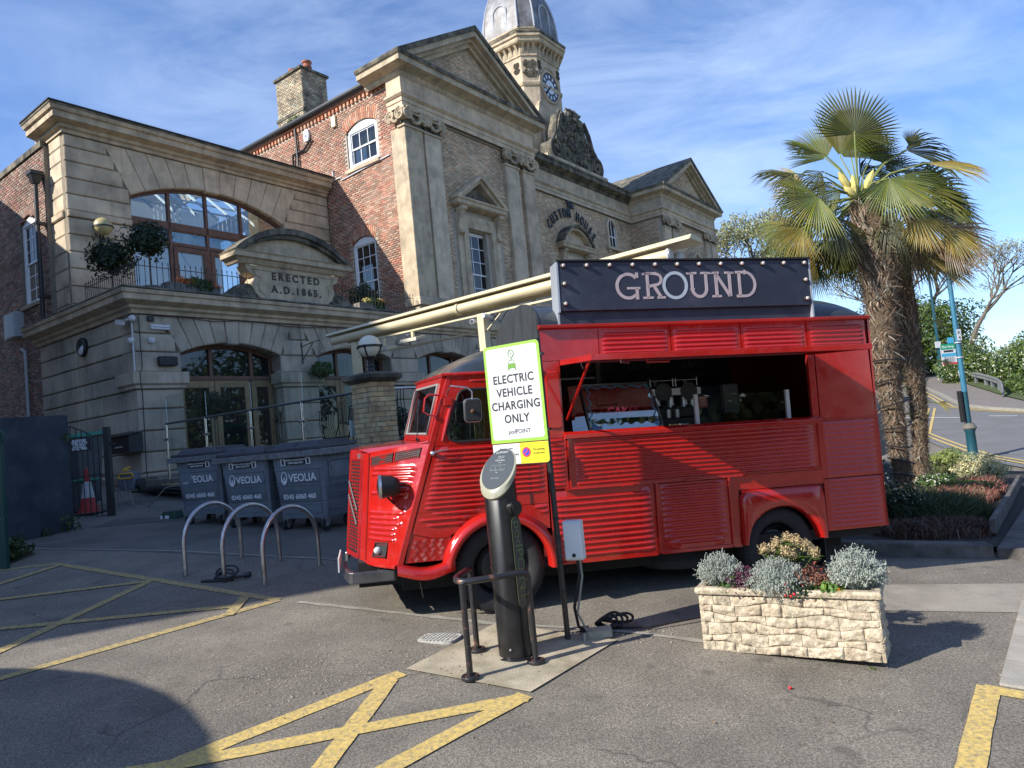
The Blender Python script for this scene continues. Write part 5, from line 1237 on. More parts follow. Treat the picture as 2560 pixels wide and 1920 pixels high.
    hd=MB(); hd.tube([fn(xA(1.32)+.055,1.325,.0),fn(xA(1.32)+.06,1.33,.045)],.012,8); hd.ball(fn(xA(1.31)+.055,1.325,.012),.022,8); hd.tube([fn(xA(1.32)+.06,1.33,.045),fn(xA(1.32)+.12,1.345,.045),fn(xA(1.32)+.18,1.35,.035)],[.008,.007,.004],6); hd.build('door_handle',m_chrome,VAN,smooth=True)
    for z in(1.72,):MB().box(-.365,-.30,-.03 if near else VW-.01,.01 if near else VW+.03,1.70,1.76).build('hinge',m_red,VAN,bevel=.004)
cab_side(NEAR,True); cab_side(FARS,False)
# mirror on the near side
mr=link('mirror',None,VAN)
MB().tube([(-.33,-.02,1.77),(-.34,-.09,1.80),(-.325,-.20,1.845),(-.20,-.25,1.82),(-.17,-.25,1.79),(-.165,-.25,1.66)],.0065,8).build('arm',m_chrome,mr,smooth=True)
pp=[]
for(cx_,cz_,a0)in((-.135,1.585,-90),(-.135,1.70,0),(-.205,1.70,90),(-.205,1.585,180)):
    for i in range(6):a=R(a0+18*i); pp.append((cx_+.03*math.cos(a),cz_+.03*math.sin(a)))
MB().cprism(pp,lambda p,t:(p[0],t,p[1]),-.262,-.235,.008).build('housing',m_rub,mr,smooth=30)
MB().tube([(x,-.246,z)for x,z in pp],.006,6,closed=True).build('rim',m_chrome,mr,smooth=True)
MB().ball((-.172,-.27,1.635),.018,8).build('joint',mat('rusty_iron',(.10,.045,.025),.9),mr,smooth=True)
# windscreen: two flat panes meeting at a forward centre post
def pane4(y0,x0t,x0b,y1,x1t,x1b):
    return(y0,x0t,x0b,y1,x1t,x1b)
ws=[((.03,-.365,-.50),(.95,-.50,-.645)),((1.95,-.365,-.50),(1.03,-.50,-.645))]
ZT,ZB=1.935,1.425
for(ya,xt,xb),(yb,xt2,xb2)in ws:
    s=1 if yb>ya else-1
    f=lambda u,v,o=0:(xt+(xt2-xt)*u+((xb-xt)+((xb2-xt2)-(xb-xt))*u)*v-o,ya+(yb-ya)*u,(ZT+.02*u)+(ZB+.02*u-ZT-.02*u)*v)
    b=MB(); T=.075; Tb=.11
    for(u0,u1,v0,v1)in((0,T,0,1),(1-T,1,0,1),(T,1-T,0,Tb),(T,1-T,1-Tb,1)):
        b.hexa([f(u0,v1),f(u1,v1),f(u1,v1,-.03),f(u0,v1,-.03),f(u0,v0),f(u1,v0),f(u1,v0,-.03),f(u0,v0,-.03)])
    b.build('windscreen_frame',m_red,VAN)
    MB().tube([f(T,Tb,.004),f(1-T,Tb,.004),f(1-T,1-Tb,.004),f(T,1-Tb,.004)],.012,6,closed=True).build('windscreen_seal',mat('grey_rubber',(.22,.22,.21),.7),VAN,smooth=True)
    MB().add([f(T,Tb,-.002),f(1-T,Tb,-.002),f(1-T,1-Tb,-.002),f(T,1-Tb,-.002)],[(0,1,2,3)]).build('windscreen_pane',m_wsg,VAN,fix=False)
    MB().tube([f(.35,.98,.03),f(.40,.86,.02),f(.7,.30,.012)],.004,5).tube([f(.35,1.0,.0),f(.35,.97,.03)],.012,6).build('wiper',m_rub,VAN,smooth=True)
    # scuttle below the screen, bonnet and front
b=MB(); NT=[(-.50,.0,1.42),(-.65,.99,1.445),(-.50,VW,1.42)]; NE=[(-.972,.42,1.352),(-1.13,.99,1.40),(-.972,VW-.42,1.352)]
b.add([NT[0],NE[0],(-1.07,.66,1.385),NE[1],(-1.07,VW-.66,1.385),NE[2],NT[2],NT[1]],[(0,1,2,7),(2,3,7),(3,4,7),(4,5,6,7)])
b.build('bonnet',m_red,VAN,bevel=.006)
MB().tube([NT[0],NE[0]],.009,6).build('bonnet_edge',m_red,VAN,smooth=True); MB().tube([NT[2],NE[2]],.009,6).build('bonnet_edge',m_red,VAN,smooth=True)
for s in(0,1):
    Y=(lambda y:y)if s==0 else(lambda y:VW-y)
    xt=lambda y:-.972-(y-.42)*.30 if y<.62 else-1.032-(y-.62)*.26
    b=MB()
    for(y0,y1,nm)in((.42,.60,0),):
        pass
    K=5; rows=[]
    for j in range(9):
        z=.455+(1.35-.455)*j/8; row=[]
        for y in(.42,.43,.50,.57,.60):row.append(b.pt((xt(y)-(1.35-z)*.078-(.012 if .43<y<.58 else 0),Y(y),z+(.03*(y-.42)if j==8 else 0))))
        rows.append(row)
    for j in range(8):
        for i in range(4):b.f.append((rows[j][i],rows[j][i+1],rows[j+1][i+1],rows[j+1][i]))
    b.build('nose_edge',m_red,VAN,smooth=60)
    MB().tube([(xt(.42)-.0,Y(.418),1.35),(xt(.42)-.07,Y(.418),.455)],.010,6).build('nose_seam',m_red,VAN,smooth=True)
    g=link('grille',None,VAN)
    q=lambda y,z,o=0:(xt(y)-(1.35-z)*.078-o,Y(y),z)
    MB().add([q(.60,.50),q(.99,.50),q(.99,1.30),q(.60,1.30)],[(0,1,2,3)]).build('backing',m_rub,g,fix=False)
    for y in(.60,.985):MB().add([q(y-.012,.47,.012),q(y+.012,.47,.012),q(y+.012,1.36,.012),q(y-.012,1.36,.012),q(y-.012,.47,-.02),q(y+.012,.47,-.02),q(y+.012,1.36,-.02),q(y-.012,1.36,-.02)],[(0,1,2,3),(4,5,6,7),(0,3,7,4),(1,2,6,5),(0,1,5,4),(3,2,6,7)]).build('grille_edge',m_red,g)
    b=MB()
    for i in range(26):
        z=.52+i*.0305
        for y in(.64,.70,.76,.82,.88,.94):b.add([q(y-.021,z,.008),q(y+.021,z,.008),q(y+.021,z+.017,.008),q(y-.021,z+.017,.008)],[(0,1,2,3)])
    b.build('grille_mesh',m_red,g,kind='stuff',fix=False)
    b=MB(); b.tube([q(.66,.86,.014),q(.97,1.10,.014)],.009,4); b.tube([q(.66,.74,.014),q(.97,.98,.014)],.009,4); b.build('chevron',mat('tarnished_chevron',(.12,.12,.12),.4,metal=.7),g)
    for z0,z1,y0,y1 in((.455,.50,.60,1.0),(1.30,1.385,.60,1.0)):MB().add([q(y0,z0,.01),q(y1,z0,.01),q(y1,z1,.01),q(y0,z1,.01)],[(0,1,2,3)]).build('grille_bar',m_red,g,fix=False)
    for yy in(.63,.69):MB().box(xt(yy)-.022,xt(yy)-.008,min(Y(yy),Y(yy+.05)),max(Y(yy),Y(yy+.05)),1.305,1.35).build('badge',mat('dull_grey',(.2,.2,.2),.6),g)
    # bumper, plate
for s in(0,1):
    b=MB(); Y=(lambda y:y)if s==0 else(lambda y:VW-y)
    prof=[(-.82,.10),(-1.14,.12),(-1.18,.16),(-1.225,.45),(-1.235,.70)]
    for i in range(len(prof)-1):
        (xa,ya),(xb,yb)=prof[i],prof[i+1]; d=Vector((xb-xa,yb-ya)).normalized(); n=Vector((-d.y,d.x))*.03
        for(z0,z1)in((.335,.425),):b.add([(xa,Y(ya),z0),(xb,Y(yb),z0),(xb+.03,Y(yb+.02),z0),(xa+.03,Y(ya+.03),z0),(xa,Y(ya),z1),(xb,Y(yb),z1),(xb+.03,Y(yb+.02),z1),(xa+.03,Y(ya+.03),z1)],[(0,3,2,1),(4,5,6,7),(0,1,5,4),(1,2,6,5),(2,3,7,6),(3,0,4,7)])
    b.build('bumper',mat('dark_chrome',(.16,.16,.17),.32,metal=.8,var=.3,scale=8),VAN,bevel=.008)
np_=MB().box(-1.262,-1.252,.34,.86,.40,.51).build('number_plate',mat('white_plate',(.75,.75,.72),.4),VAN)
MB().box(-1.1,-.6,.35,1.63,.26,.46).box(-.95,-.4,.15,1.83,.30,.42).tube([(-.65,.12,.44),(-.62,.10,.30),(-.60,.11,.18)],.006,5).build('subframe',m_under,VAN)
# cab roof: from the screen head up to the bulkhead
b=MB(); ny=24; rows=[]
for i in range(15):
    t=i/14; row=[]
    for j in range(ny+1):
        y=VW*j/ny; s=abs(y-VW/2)/(VW/2); front=-.365-.135*(1-s)-.012; ed=(1-s**3.2)**.5 if s<1 else 0
        x=front+(.47-front)*t; zc_=1.95+.02*(1-s)+(.30*math.sin(min(1,t*1.05)*math.pi/2)**.85)*ed
        if s>.999:zc_=1.955
        row.append(b.pt((x,.0+y,zc_)))
    rows.append(row)
for i in range(14):
    for j in range(ny):b.f.append((rows[i][j],rows[i+1][j],rows[i+1][j+1],rows[i][j+1]))
b.build('cab_roof',m_roofb,VAN,smooth=60)
MB().tube([(.46,-.012,1.955),(-.365,-.012,1.95),(-.51,.99,1.965),(-.365,VW+.012,1.95),(.46,VW+.012,1.955)],.014,6).build('roof_gutter',m_red,VAN,smooth=True)
# wheels
def wheel(x,y,z,r,wd,far):
    wl=link('wheel',None,VAN); s=-1 if not far else 1
    pr=[(r*.62,-wd*.32),(r*.70,-wd*.5),(r*.90,-wd*.52),(r*.97,-wd*.42),(r,-wd*.3),(r,wd*.3),(r*.97,wd*.42),(r*.9,wd*.5),(r*.62,wd*.4)]
    MB().lathe([(a,s*-b_)for a,b_ in pr],(x,y,z),40,'y').build('tyre',m_tyre,wl,smooth=50)
    pr=[(0,-.01),(.05,-.015),(.07,.02),(r*.40,.03),(r*.50,-.02),(r*.58,.02),(r*.60,-.045),(r*.635,-.06),(r*.64,-.03)]
    MB().lathe([(a,s*-b_)for a,b_ in pr],(x,y,z),32,'y').build('rim',mat('black_wheel',(.02,.02,.021),.35,coat=.3),wl,smooth=30)
    b=MB()
    for k in range(6):a=k*math.pi/3; b.lathe([(0,-.035),(.012,-.035),(.012,0)],(x+.07*math.cos(a),y-.0*s,z+.07*math.sin(a)),6,'y')
    b.build('wheel_nut',m_chrome,wl)
    b=MB()
    for k in range(60):
        a=2*math.pi*k/60; c_,s_=math.cos(a),math.sin(a)
        for yo in(-wd*.33,wd*.33):b.ball((x+r*.985*c_,y+yo,z+r*.985*s_),.014,4)
    b.build('tread_block',m_tyre,wl,kind='stuff')
wheel(.035,.13,.36,.365,.20,False); wheel(.035,VW-.13,.36,.365,.20,True); wheel(2.54,.12,.31,.335,.18,False); wheel(2.54,VW-.12,.31,.335,.18,True)
MB().lathe([(.18,-.06),(.30,-.07),(.33,0),(.30,.07),(.18,.06),(.18,-.06)],(1.70,.45,.245),30).build('spare_wheel',m_tyre,VAN,smooth=True)
for y in(.04,VW-.24):MB().box(2.985,2.995,y,y+.2,.08,.42).build('mud_flap',m_rub,VAN)
MB().box(3.45,3.75,.3,1.68,.36,.42).box(.6,3.4,.5,.6,.22,.36).build('rear_step',m_under,VAN)
# wheel-well liners so light does not pass
MB().lathe([(.47,0),(.47,.30)],(.035,.02,.36),24,'y',0,math.pi).build('wheel_well',m_under,VAN)
MB().box(2.1,3.0,.3,.33,.3,.9).box(-.5,.47,.34,.36,.4,.9).build('wheel_well',m_under,VAN)
# awning (raised hatch door), its struts and hooks
aw_=link('awning',None,VAN)
MB().hexa([(.63,-.83,1.955),(2.95,-.83,1.955),(2.95,-.02,2.005),(.63,-.02,2.005),(.63,-.83,1.975),(2.95,-.83,1.975),(2.95,-.02,2.025),(.63,-.02,2.025)]).build('panel',m_red,aw_,bevel=.004)
b=MB()
for x0,x1 in((.625,.645),(2.935,2.955)):b.hexa([(x0,-.84,1.935),(x1,-.84,1.935),(x1,-.01,1.985),(x0,-.01,1.985),(x0,-.84,1.98),(x1,-.84,1.98),(x1,-.01,2.03),(x0,-.01,2.03)])
b.hexa([(.645,-.84,1.935),(2.935,-.84,1.935),(2.935,-.82,1.935),(.645,-.82,1.935),(.645,-.84,1.98),(2.935,-.84,1.98),(2.935,-.82,1.98),(.645,-.82,1.98)]); b.build('edge_frame',m_red,aw_,bevel=.003)
for x in(.66,):MB().tube([(x,-.72,1.965),(x,.01,1.53)],.011,8).build('strut',m_red,aw_,smooth=True)
MB().tube([(.9,-.72,1.95),(.9,-.70,1.925),(1.0,-.62,1.925),(1.0,-.60,1.955)],.004,5).tube([(.72,-.3,1.98),(.72,-.3,1.95),(.74,-.28,1.93)],.004,5).build('hook',m_chrome,aw_)
MB().tube([(1.2,-.5,1.965),(1.2,-.48,1.94),(1.4,-.46,1.94),(1.4,-.48,1.965)],.008,6).build('pull_handle',m_red,aw_,smooth=True)
for x in(1.15,1.72,2.3):MB().tube([(x-.06,-.035,.955),(x+.06,-.035,.955)],.010,6).box(x-.02,x+.02,-.035,0,.945,.965).build('flap_catch',m_red,VAN,smooth=30)
m_menu=mat('menu_blackboard',(.012,.012,.012),.6); m_chalk=mat('chalk',(.18,.18,.17),.9)
m_steel=mat('brushed_steel',(.5,.5,.51),.3,metal=.9,var=.15,scale=12); m_bpl=mat('black_plastic',(.015,.015,.016),.3,coat=.3)
MB().box(.5,3.56,.04,.55,1.36,1.40).box(.5,3.56,1.3,1.93,1.30,1.34).build('worktop',mat('dark_worktop',(.035,.03,.03),.4),VAN)
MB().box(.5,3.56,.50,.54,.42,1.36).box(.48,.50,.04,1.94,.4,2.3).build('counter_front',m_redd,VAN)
mbn=thing('menu_board','long black menu board with chalked drinks hanging inside the van hatch','menu board',M=VM_)
MB().box(.95,3.2,1.87,1.90,1.82,2.28).build('board',m_menu,mbn)
for s,x in(('CHOCOLATE',1.48),('DRINKS',2.12),('CAKES',2.75)):text(s,.115,m_chalk,mbn,FR(x,1.866,2.08),.001,'lettering',sx=.85)
for s,x in(('£4.00',1.6),('from £2',2.2),('from £2',2.8)):text(s,.07,m_chalk,mbn,FR(x,1.866,1.96),.001,'lettering',sx=.85)
MB().box(1.56,1.61,1.84,1.868,1.70,2.25).build('window_post',mat('pale_post',(.35,.32,.27),.7),VAN); MB().box(.55,1.55,1.86,1.87,2.0,2.02).build('light_strip',m_steel,VAN)
# cake display case
dc=thing('cake_display_case','curved glass cake cabinet with hand-painted blue waves at the left of the van hatch','display case',M=VM_)
m_cgl=glassmat('case_glass',(.8,.88,.92),refl=.30,dens=.12)
MB().box(.70,1.56,.10,.50,1.40,1.425).box(.82,1.44,.2,.48,1.80,1.83).build('base',m_bpl,dc)
fr_=lambda x,z:(x,.10+.08*((z-1.42)/.4)**2,z)
b=MB(); K=8; xl=lambda z:.885-.05*((z-1.42)/.4); xr=lambda z:1.555-.09*((z-1.42)/.4)
for i in range(K):z0,z1=1.425+.385*i/K,1.425+.385*(i+1)/K; b.add([fr_(xl(z0),z0),fr_(xr(z0),z0),fr_(xr(z1),z1),fr_(xl(z1),z1)],[(0,1,2,3)])
b.build('front_glass',m_cgl,dc,smooth=True,fix=False)
for xf in(xl,xr):MB().tube([fr_(xf(1.42+.4*i/6),1.42+.4*i/6)for i in range(7)],.014,6).build('corner_post',m_bpl,dc,smooth=True)
MB().tube([fr_(xl(1.82),1.82),fr_(xr(1.82),1.82)],.016,6).build('top_rail',m_bpl,dc)
MB().add([(.74,.12,1.42),(.88,.10,1.42),(.84,.18,1.82),(.74,.2,1.82)],[(0,1,2,3)]).build('side_glass',m_cgl,dc,fix=False)
MB().box(.9,1.52,.18,.48,1.58,1.585).build('glass_shelf',m_cgl,dc)
m_blue=mat('light_blue_paint',(.06,.19,.30),.7); m_pink=mat('pink_paint',(.20,.015,.045),.7)
wave=[]
for i in range(60):t=i/59; wave.append(fr_(.90+.60*t,1.795+.010*math.sin(t*30)))
MB().tube([(p[0],p[1]-.006,p[2])for p in wave],.005,4).build('painted_wave',m_blue,dc)
for xx in(.905,1.46):
    MB().tube([(fr_(xx+.014*math.sin(i*.8)+(.04 if xx>1 else 0)*(1-i/30),1.46+.34*i/30)[0],fr_(0,1.46+.34*i/30)[1]-.006,1.46+.34*i/30)for i in range(31)],.005,4).build('painted_wave',m_blue,dc)
b=MB(); zz=[1.47+.012*math.sin(i*1.4)for i in range(30)]
for i in range(29):xa,xb=.9+.62*i/29,.9+.62*(i+1)/29; b.add([(xa,.094,1.43),(xb,.094,1.43),(xb,.094,zz[i+1]),(xa,.094,zz[i])],[(0,1,2,3)])
b.build('painted_wave',mat('blue_wash',(.10,.20,.38),.8),dc,fix=False)
text('CAKES',.105,m_pink,dc,FR(1.20,.115,1.545),.001,'lettering',sx=.95,bold=.002)
# espresso machine
em=thing('espresso_machine','steel and black espresso machine between the cake cabinet and the glass screen','espresso machine',M=VM_)
MB().box(1.66,2.2,.55,1.1,1.42,1.50).box(1.66,2.2,.78,1.1,1.50,1.78).box(1.68,2.18,.62,1.1,1.70,1.80).build('body',m_bpl,em,bevel=.012)
MB().box(1.67,2.19,.60,.62,1.71,1.785).build('front_panel',m_steel,em,bevel=.006)
for x in(1.80,2.06):MB().lathe([(0,0),(.085,0),(.085,-.008),(0,-.008)],(x,.60,1.748),20,'y').build('badge',m_bpl,em)
for x in(1.76,1.90,2.04,2.13):
    MB().lathe([(.035,1.70),(.035,1.63),(.04,1.63),(.04,1.60),(0,1.60)],(x,.68,0),14).build('group_head',m_steel,em,smooth=30)
    MB().tube([(x,.66,1.61),(x,.52,1.60)],.011,6).build('handle',m_bpl,em)
for x in(1.74,1.86,1.95):MB().lathe([(.028,1.50),(.03,1.58),(.027,1.58),(.025,1.505)],(x,.66,0),14).build('cup',m_steel,em,smooth=30)
for(x,r_)in((1.70,.04),(1.80,.035),(2.0,.04),(2.12,.035)):MB().lathe([(0,1.80),(r_,1.80),(r_*1.1,1.87),(r_,1.87),(r_*.9,1.81)],(x,.8,0),14).build('cup',m_bpl,em,smooth=30)
b=MB()
for x in(1.69,1.92,1.95,2.17):b.tube([(x,.64,1.80),(x,.64,1.88)],.004,5)
b.tube([(1.69,.64,1.86),(2.17,.64,1.86)],.003,5); b.build('cup_rail',m_steel,em)
# glass counter screen with its white posts and notice
gs=thing('counter_screen','low glass counter screen between two white posts inside the van hatch','glass screen',M=VM_)
m_wp=mat('white_post',(.55,.55,.53),.5)
for x in(1.885,2.785):MB().box(x-.018,x+.018,.10,.13,1.40,1.69).build('post',m_wp,gs,bevel=.003)
MB().add([(1.90,.115,1.42),(2.77,.115,1.42),(2.77,.115,1.68),(1.90,.115,1.68)],[(0,1,2,3)]).build('pane',glassmat('screen_glass',(.85,.9,.9),refl=.13,dens=.05),gs,fix=False)
MB().box(1.91,1.99,.105,.112,1.57,1.67).build('notice',mat('dark_red_card',(.12,.03,.02),.7),gs)
text('PLEASE NOTE',.011,m_wp,gs,FR(1.95,.104,1.652),.0005,'lettering')
for k in range(4):text('we serve hot food and',.0065,m_wp,gs,FR(1.95,.104,1.635-.014*k),.0003,'lettering')
cg=thing('coffee_grinder','dark blue machine with a pale round-cornered front standing behind the counter screen','machine',M=VM_)
MB().box(2.28,2.72,1.2,1.7,1.36,1.84).build('body',mat('navy_casing',(.015,.02,.05),.4),cg,bevel=.03); MB().box(2.72,2.90,1.15,1.6,1.52,1.83).build('front',mat('pale_casing',(.30,.30,.33),.5),cg,bevel=.02)
for k,(x,c,lb)in enumerate(((1.72,(.55,.5,.2),'small bowl in front of the espresso machine'),(1.82,(.5,.52,.5),'white paper bundle beside the bowl on the van counter'))):
    o=MB().lathe([(0,1.40),(.03,1.40),(.045,1.44),(.04,1.44),(.028,1.41)],(x,.25,0),14).build('bowl' if k==0 else 'paper_bundle',mat('bowl%d'%k,c,.6),smooth=True); o.matrix_world=VM_; tag(o,lb,'bowl' if k==0 else 'paper')
    # steering wheel, seats in the cab
MB().tube([(-.30+.10*math.cos(a)*.5,.62+.2*math.sin(a),1.36+.18*math.cos(a)*.55)for a in[2*math.pi*i/24 for i in range(24)]],.012,6,closed=True).tube([(-.30,.62,1.36),(-.5,.62,1.0)],.02,6).build('steering_wheel',m_bpl,VAN,smooth=True)
MB().box(-.1,.35,.25,.85,.9,1.0).box(.28,.38,.25,.85,1.0,1.5).box(-.1,.35,1.1,1.7,.9,1.0).box(.28,.38,1.1,1.7,1.0,1.5).build('seat',m_bpl,VAN,bevel=.03)
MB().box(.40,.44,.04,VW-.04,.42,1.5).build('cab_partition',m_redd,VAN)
SG=thing('roof_sign','dark blue GROUND sign board edged with round bulbs standing on the van roof','sign',M=VM_)
m_navy=mat('weathered_navy',(.022,.027,.045),.5,var=.25,scale=3,c2=(.045,.05,.068),c2scale=5,c2amt=.4,bump=.1)
m_zinc=mat('bare_zinc_edge',(.42,.46,.5),.45,metal=.4,streak=.4)
MB().box(.655,3.02,-.035,.10,2.44,2.86).build('board',m_navy,SG,bevel=.004); MB().box(.655,3.02,.0,.10,2.335,2.438).build('plinth',m_navy,SG)
MB().box(.64,.655,-.04,.16,2.43,2.875).box(.64,.655,-.0,.16,2.31,2.43).build('end_plate',m_zinc,SG); MB().box(3.02,3.035,-.04,.16,2.33,2.865).build('end_plate',m_zinc,SG)
MB().box(.64,3.035,-.055,.165,2.862,2.876).build('top_edge',m_rub,SG)
b=MB().box(.70,2.95,.16,.17,2.33,2.80);
for x in(.9,1.8,2.7):b.tube([(x,.12,2.7),(x,.5,2.42)],.015,6)
b.build('back_brace',m_navy,SG)
m_bulb=mat('frosted_bulb',(.45,.41,.38),.25,coat=.8)
bx_=[.70+(2.97-.70)*i/11 for i in range(12)]
for x,z in[(x,2.825)for x in bx_]+[(.70,2.67),(.70,2.50),(2.97,2.67),(2.97,2.50)]:
    u=MB().lathe([(.023,-.035),(.025,-.045),(.02,-.05)],(x,0,z),12,'y').build('lamp_holder',m_rub,SG); MB().ball((x,-.056,z),.017,10).build('bulb',m_bulb,u,smooth=True)
    # slab-serif letters drawn as strokes
m_gl=mat('pinkish_white_letters',(.42,.37,.37),.6,c2=(.34,.29,.30),c2scale=14,c2amt=.6); m_go=mat('pale_blue_letter',(.38,.45,.50),.6)
H_=.235; T_=.027; Z0=2.525
def stroke(b,P,w=T_,closed=False):
    P=[Vector(p)for p in P]; n=len(P); o=len(b.v); m_=[]
    for i in range(n):
        if closed:d0=(P[i]-P[i-1]).normalized(); d1=(P[(i+1)%n]-P[i]).normalized()
        else:d0=(P[i]-P[i-1]).normalized()if i else(P[1]-P[0]).normalized(); d1=(P[i+1]-P[i]).normalized()if i<n-1 else d0
        nn=Vector((-d0.y,d0.x))+Vector((-d1.y,d1.x)); nn=nn.normalized()/max(.5,(nn.normalized()).dot(Vector((-d0.y,d0.x)))); m_.append(nn*w/2)
    for i in range(n):
        for s in(1,-1):
            for y in(-.0385,-.0345):b.v.append((P[i].x+s*m_[i].x,y,P[i].y+s*m_[i].y))
    for i in range(n if closed else n-1):
        j=(i+1)%n; a,c=o+i*4,o+j*4; b.f+=[(a,c,c+2,a+2),(a,c,c+1,a+1),(a+2,a+3,c+3,c+2)]
    if not closed:b.f+=[(o,o+1,o+3,o+2),(o+4*n-4,o+4*n-3,o+4*n-1,o+4*n-2)]
def ell(cx_,cz_,rx,rz,a0,a1,n=22):return[(cx_+rx*math.cos(R(a0+(a1-a0)*i/n)),cz_+rz*math.sin(R(a0+(a1-a0)*i/n)))for i in range(n+1)]
def letter(ch,x,mm):
    b=MB(); h=H_; z=Z0; t=T_/2; sf=.022
    def ser(xc,zz,w):stroke(b,[(xc-w/2,zz),(xc+w/2,zz)],.020)
    if ch=='G':
        stroke(b,ell(x+.105,z+h/2,.10,h/2-t,42,312)); stroke(b,[(x+.19,z+h*.80),(x+.19,z+h)],.026); stroke(b,[(x+.185,z+.0),(x+.185,z+h*.42)]); ser(x+.155,z+h*.42,.12)
    elif ch=='R':
        stroke(b,[(x+.05,z+.01),(x+.05,z+h-.01)]); stroke(b,[(x+.02,z+h-t+.003),(x+.12,z+h-t+.003)]+ell(x+.12,z+h*.735,.058,h*.265-t,90,-90,12)+[(x+.05,z+h*.47+.0)],T_*.9); stroke(b,[(x+.11,z+h*.47),(x+.165,z+.02)]); ser(x+.05,z+.013,.095); ser(x+.17,z+.013,.075); ser(x+.045,z+h-.013,.08)
    elif ch=='O':stroke(b,ell(x+.115,z+h/2,.105,h/2-t+.006,0,344,30),closed=True)
    elif ch=='U':
        stroke(b,[(x+.045,z+h-.01),(x+.045,z+h*.36)]+ell(x+.112,z+h*.36,.067,h*.36-t,180,360,14)+[(x+.179,z+h-.01)]); ser(x+.045,z+h-.013,.095); ser(x+.179,z+h-.013,.095)
    elif ch=='N':
        stroke(b,[(x+.05,z+.01),(x+.05,z+h-.01)],.028); stroke(b,[(x+.045,z+h-.012),(x+.175,z+.012)]); stroke(b,[(x+.18,z+.01),(x+.18,z+h-.01)],.028); ser(x+.04,z+h-.013,.08); ser(x+.18,z+h-.013,.09); ser(x+.05,z+.013,.09)
    elif ch=='D':
        stroke(b,[(x+.05,z+.01),(x+.05,z+h-.01)]); stroke(b,[(x+.015,z+h-t+.003),(x+.10,z+h-t+.003)]+ell(x+.10,z+h/2,.10,h/2-t+.003,90,-90,16)+[(x+.015,z+t-.003)],T_*.9)
    return b.build('letter',mm,SG)
X0=1.165
for ch,dx in(('G',0),('R',.235),('O',.425),('U',.655),('N',.88),('D',1.105)):
    letter(ch,X0+dx,m_go if ch=='O' else m_gl)
    # ================================================================ terrace edge, pillar, pergola (building frame)
m_gwall=mat('mossy_render',(.12,.125,.09),.95,var=.3,scale=3,c2=(.05,.075,.03),c2scale=2,c2amt=.7)
m_steelb=mat('polished_steel',(.62,.62,.63),.18,metal=1,var=.08)
m_cream=mat('cream_paint',(.60,.52,.33),.42,var=.07,scale=3,coat=.2)
TWL=bthing('terrace_wall','low yellow brick and rendered wall along the raised terrace behind the waste bins','wall',0,0,0)
MB().box(-.22,8.6,-7.3,-.05,.0,1.16).box(-.20,12,-12.5,-7.4,.0,1.1).box(.0,9,-.6,3.6,.0,1.22).build('terrace_core',m_mortd,TWL)
brickwork(TWL,m_byel,(0,1),(-1,0),-7.2,-2.3,.35,.94,off=.25,single=60,key=lambda c:-c[1],seed=21)
for i in range(30):a=-7.2+i*.163;
brickwork(TWL,m_byel,(0,1),(-1,0),-7.2,-1.25,.95,1.12,off=.27,bl=.066,bh=.11,single=70,key=lambda c:-abs(c[1]+3),seed=22)
MB().box(-.30,-.05,-2.3,.0,.2,.95).build('rendered_plinth',m_gwall,TWL,bevel=.02)
MB().box(-.36,-.2,-2.6,.0,.90,.96).build('black_ledge',m_black,TWL)
# glass balustrade
GB=bthing('glass_balustrade','glass balustrade with polished steel posts and rail along the terrace above the bins','balustrade',0,0,0)
for k,v in enumerate((-1.62,-3.09,-4.57,-6.04)):
    p=MB().tube([(-.26,v,1.14),(-.26,v,2.27)],.024,12).build('post',m_steelb,GB,smooth=60)
    for s in(-1,1):MB().tube([(-.26,v+s*.02,1.95),(-.26,v+s*.085,1.95)],.028,8).build('clamp',m_steelb,p,smooth=60)
MB().tube([(-.26,-1.62,2.26),(-.26,-7.3,2.27)],.022,10).build('handrail',mat('green_grey_rail',(.16,.19,.18),.3,metal=.7),GB,smooth=60)
for v0,v1 in((-1.68,-3.03),(-3.15,-4.51),(-4.63,-5.98),(-6.10,-7.28)):
    P=[(v0,1.2),(v0,2.74)]+[(v0+(v1-v0)*(.06*(1-math.cos(R(a)))),2.74+.08*math.sin(R(a)))for a in(30,60,90)]+[(v1-(v1-v0)*(.06*(1-math.cos(R(a)))),2.74+.08*math.sin(R(a)))for a in(90,60,30)]+[(v1,2.74),(v1,1.2)]
    g=MB().prism(P,lambda p,t:(t,p[0],p[1]),-.262,-.256).build('pane',m_pglass,GB)
    MB().tube([(-.259,v0,2.30),(-.259,v0,2.76)],.0045,5).build('glass_edge',mat('bright_glass_edge',(.75,.82,.8),.2),g)
for u in(.12,1.6):MB().tube([(u,-7.62,1.1),(u,-7.62,2.33)],.024,12).build('post',m_steelb,GB,smooth=60)
MB().tube([(.12,-7.62,2.30),(3.2,-7.62,2.34)],.022,10).build('handrail',m_steelb,GB,smooth=60)
MB().tube([(.12,-7.62,2.0),(.2,-7.62,2.0)],.028,8).build('clamp',m_steelb,GB,smooth=60)
MB().add([(.18,-7.62,1.2),(1.54,-7.62,1.2),(1.54,-7.62,2.25),(.18,-7.62,2.25)],[(0,1,2,3)]).build('pane',m_pglass,GB,fix=False)
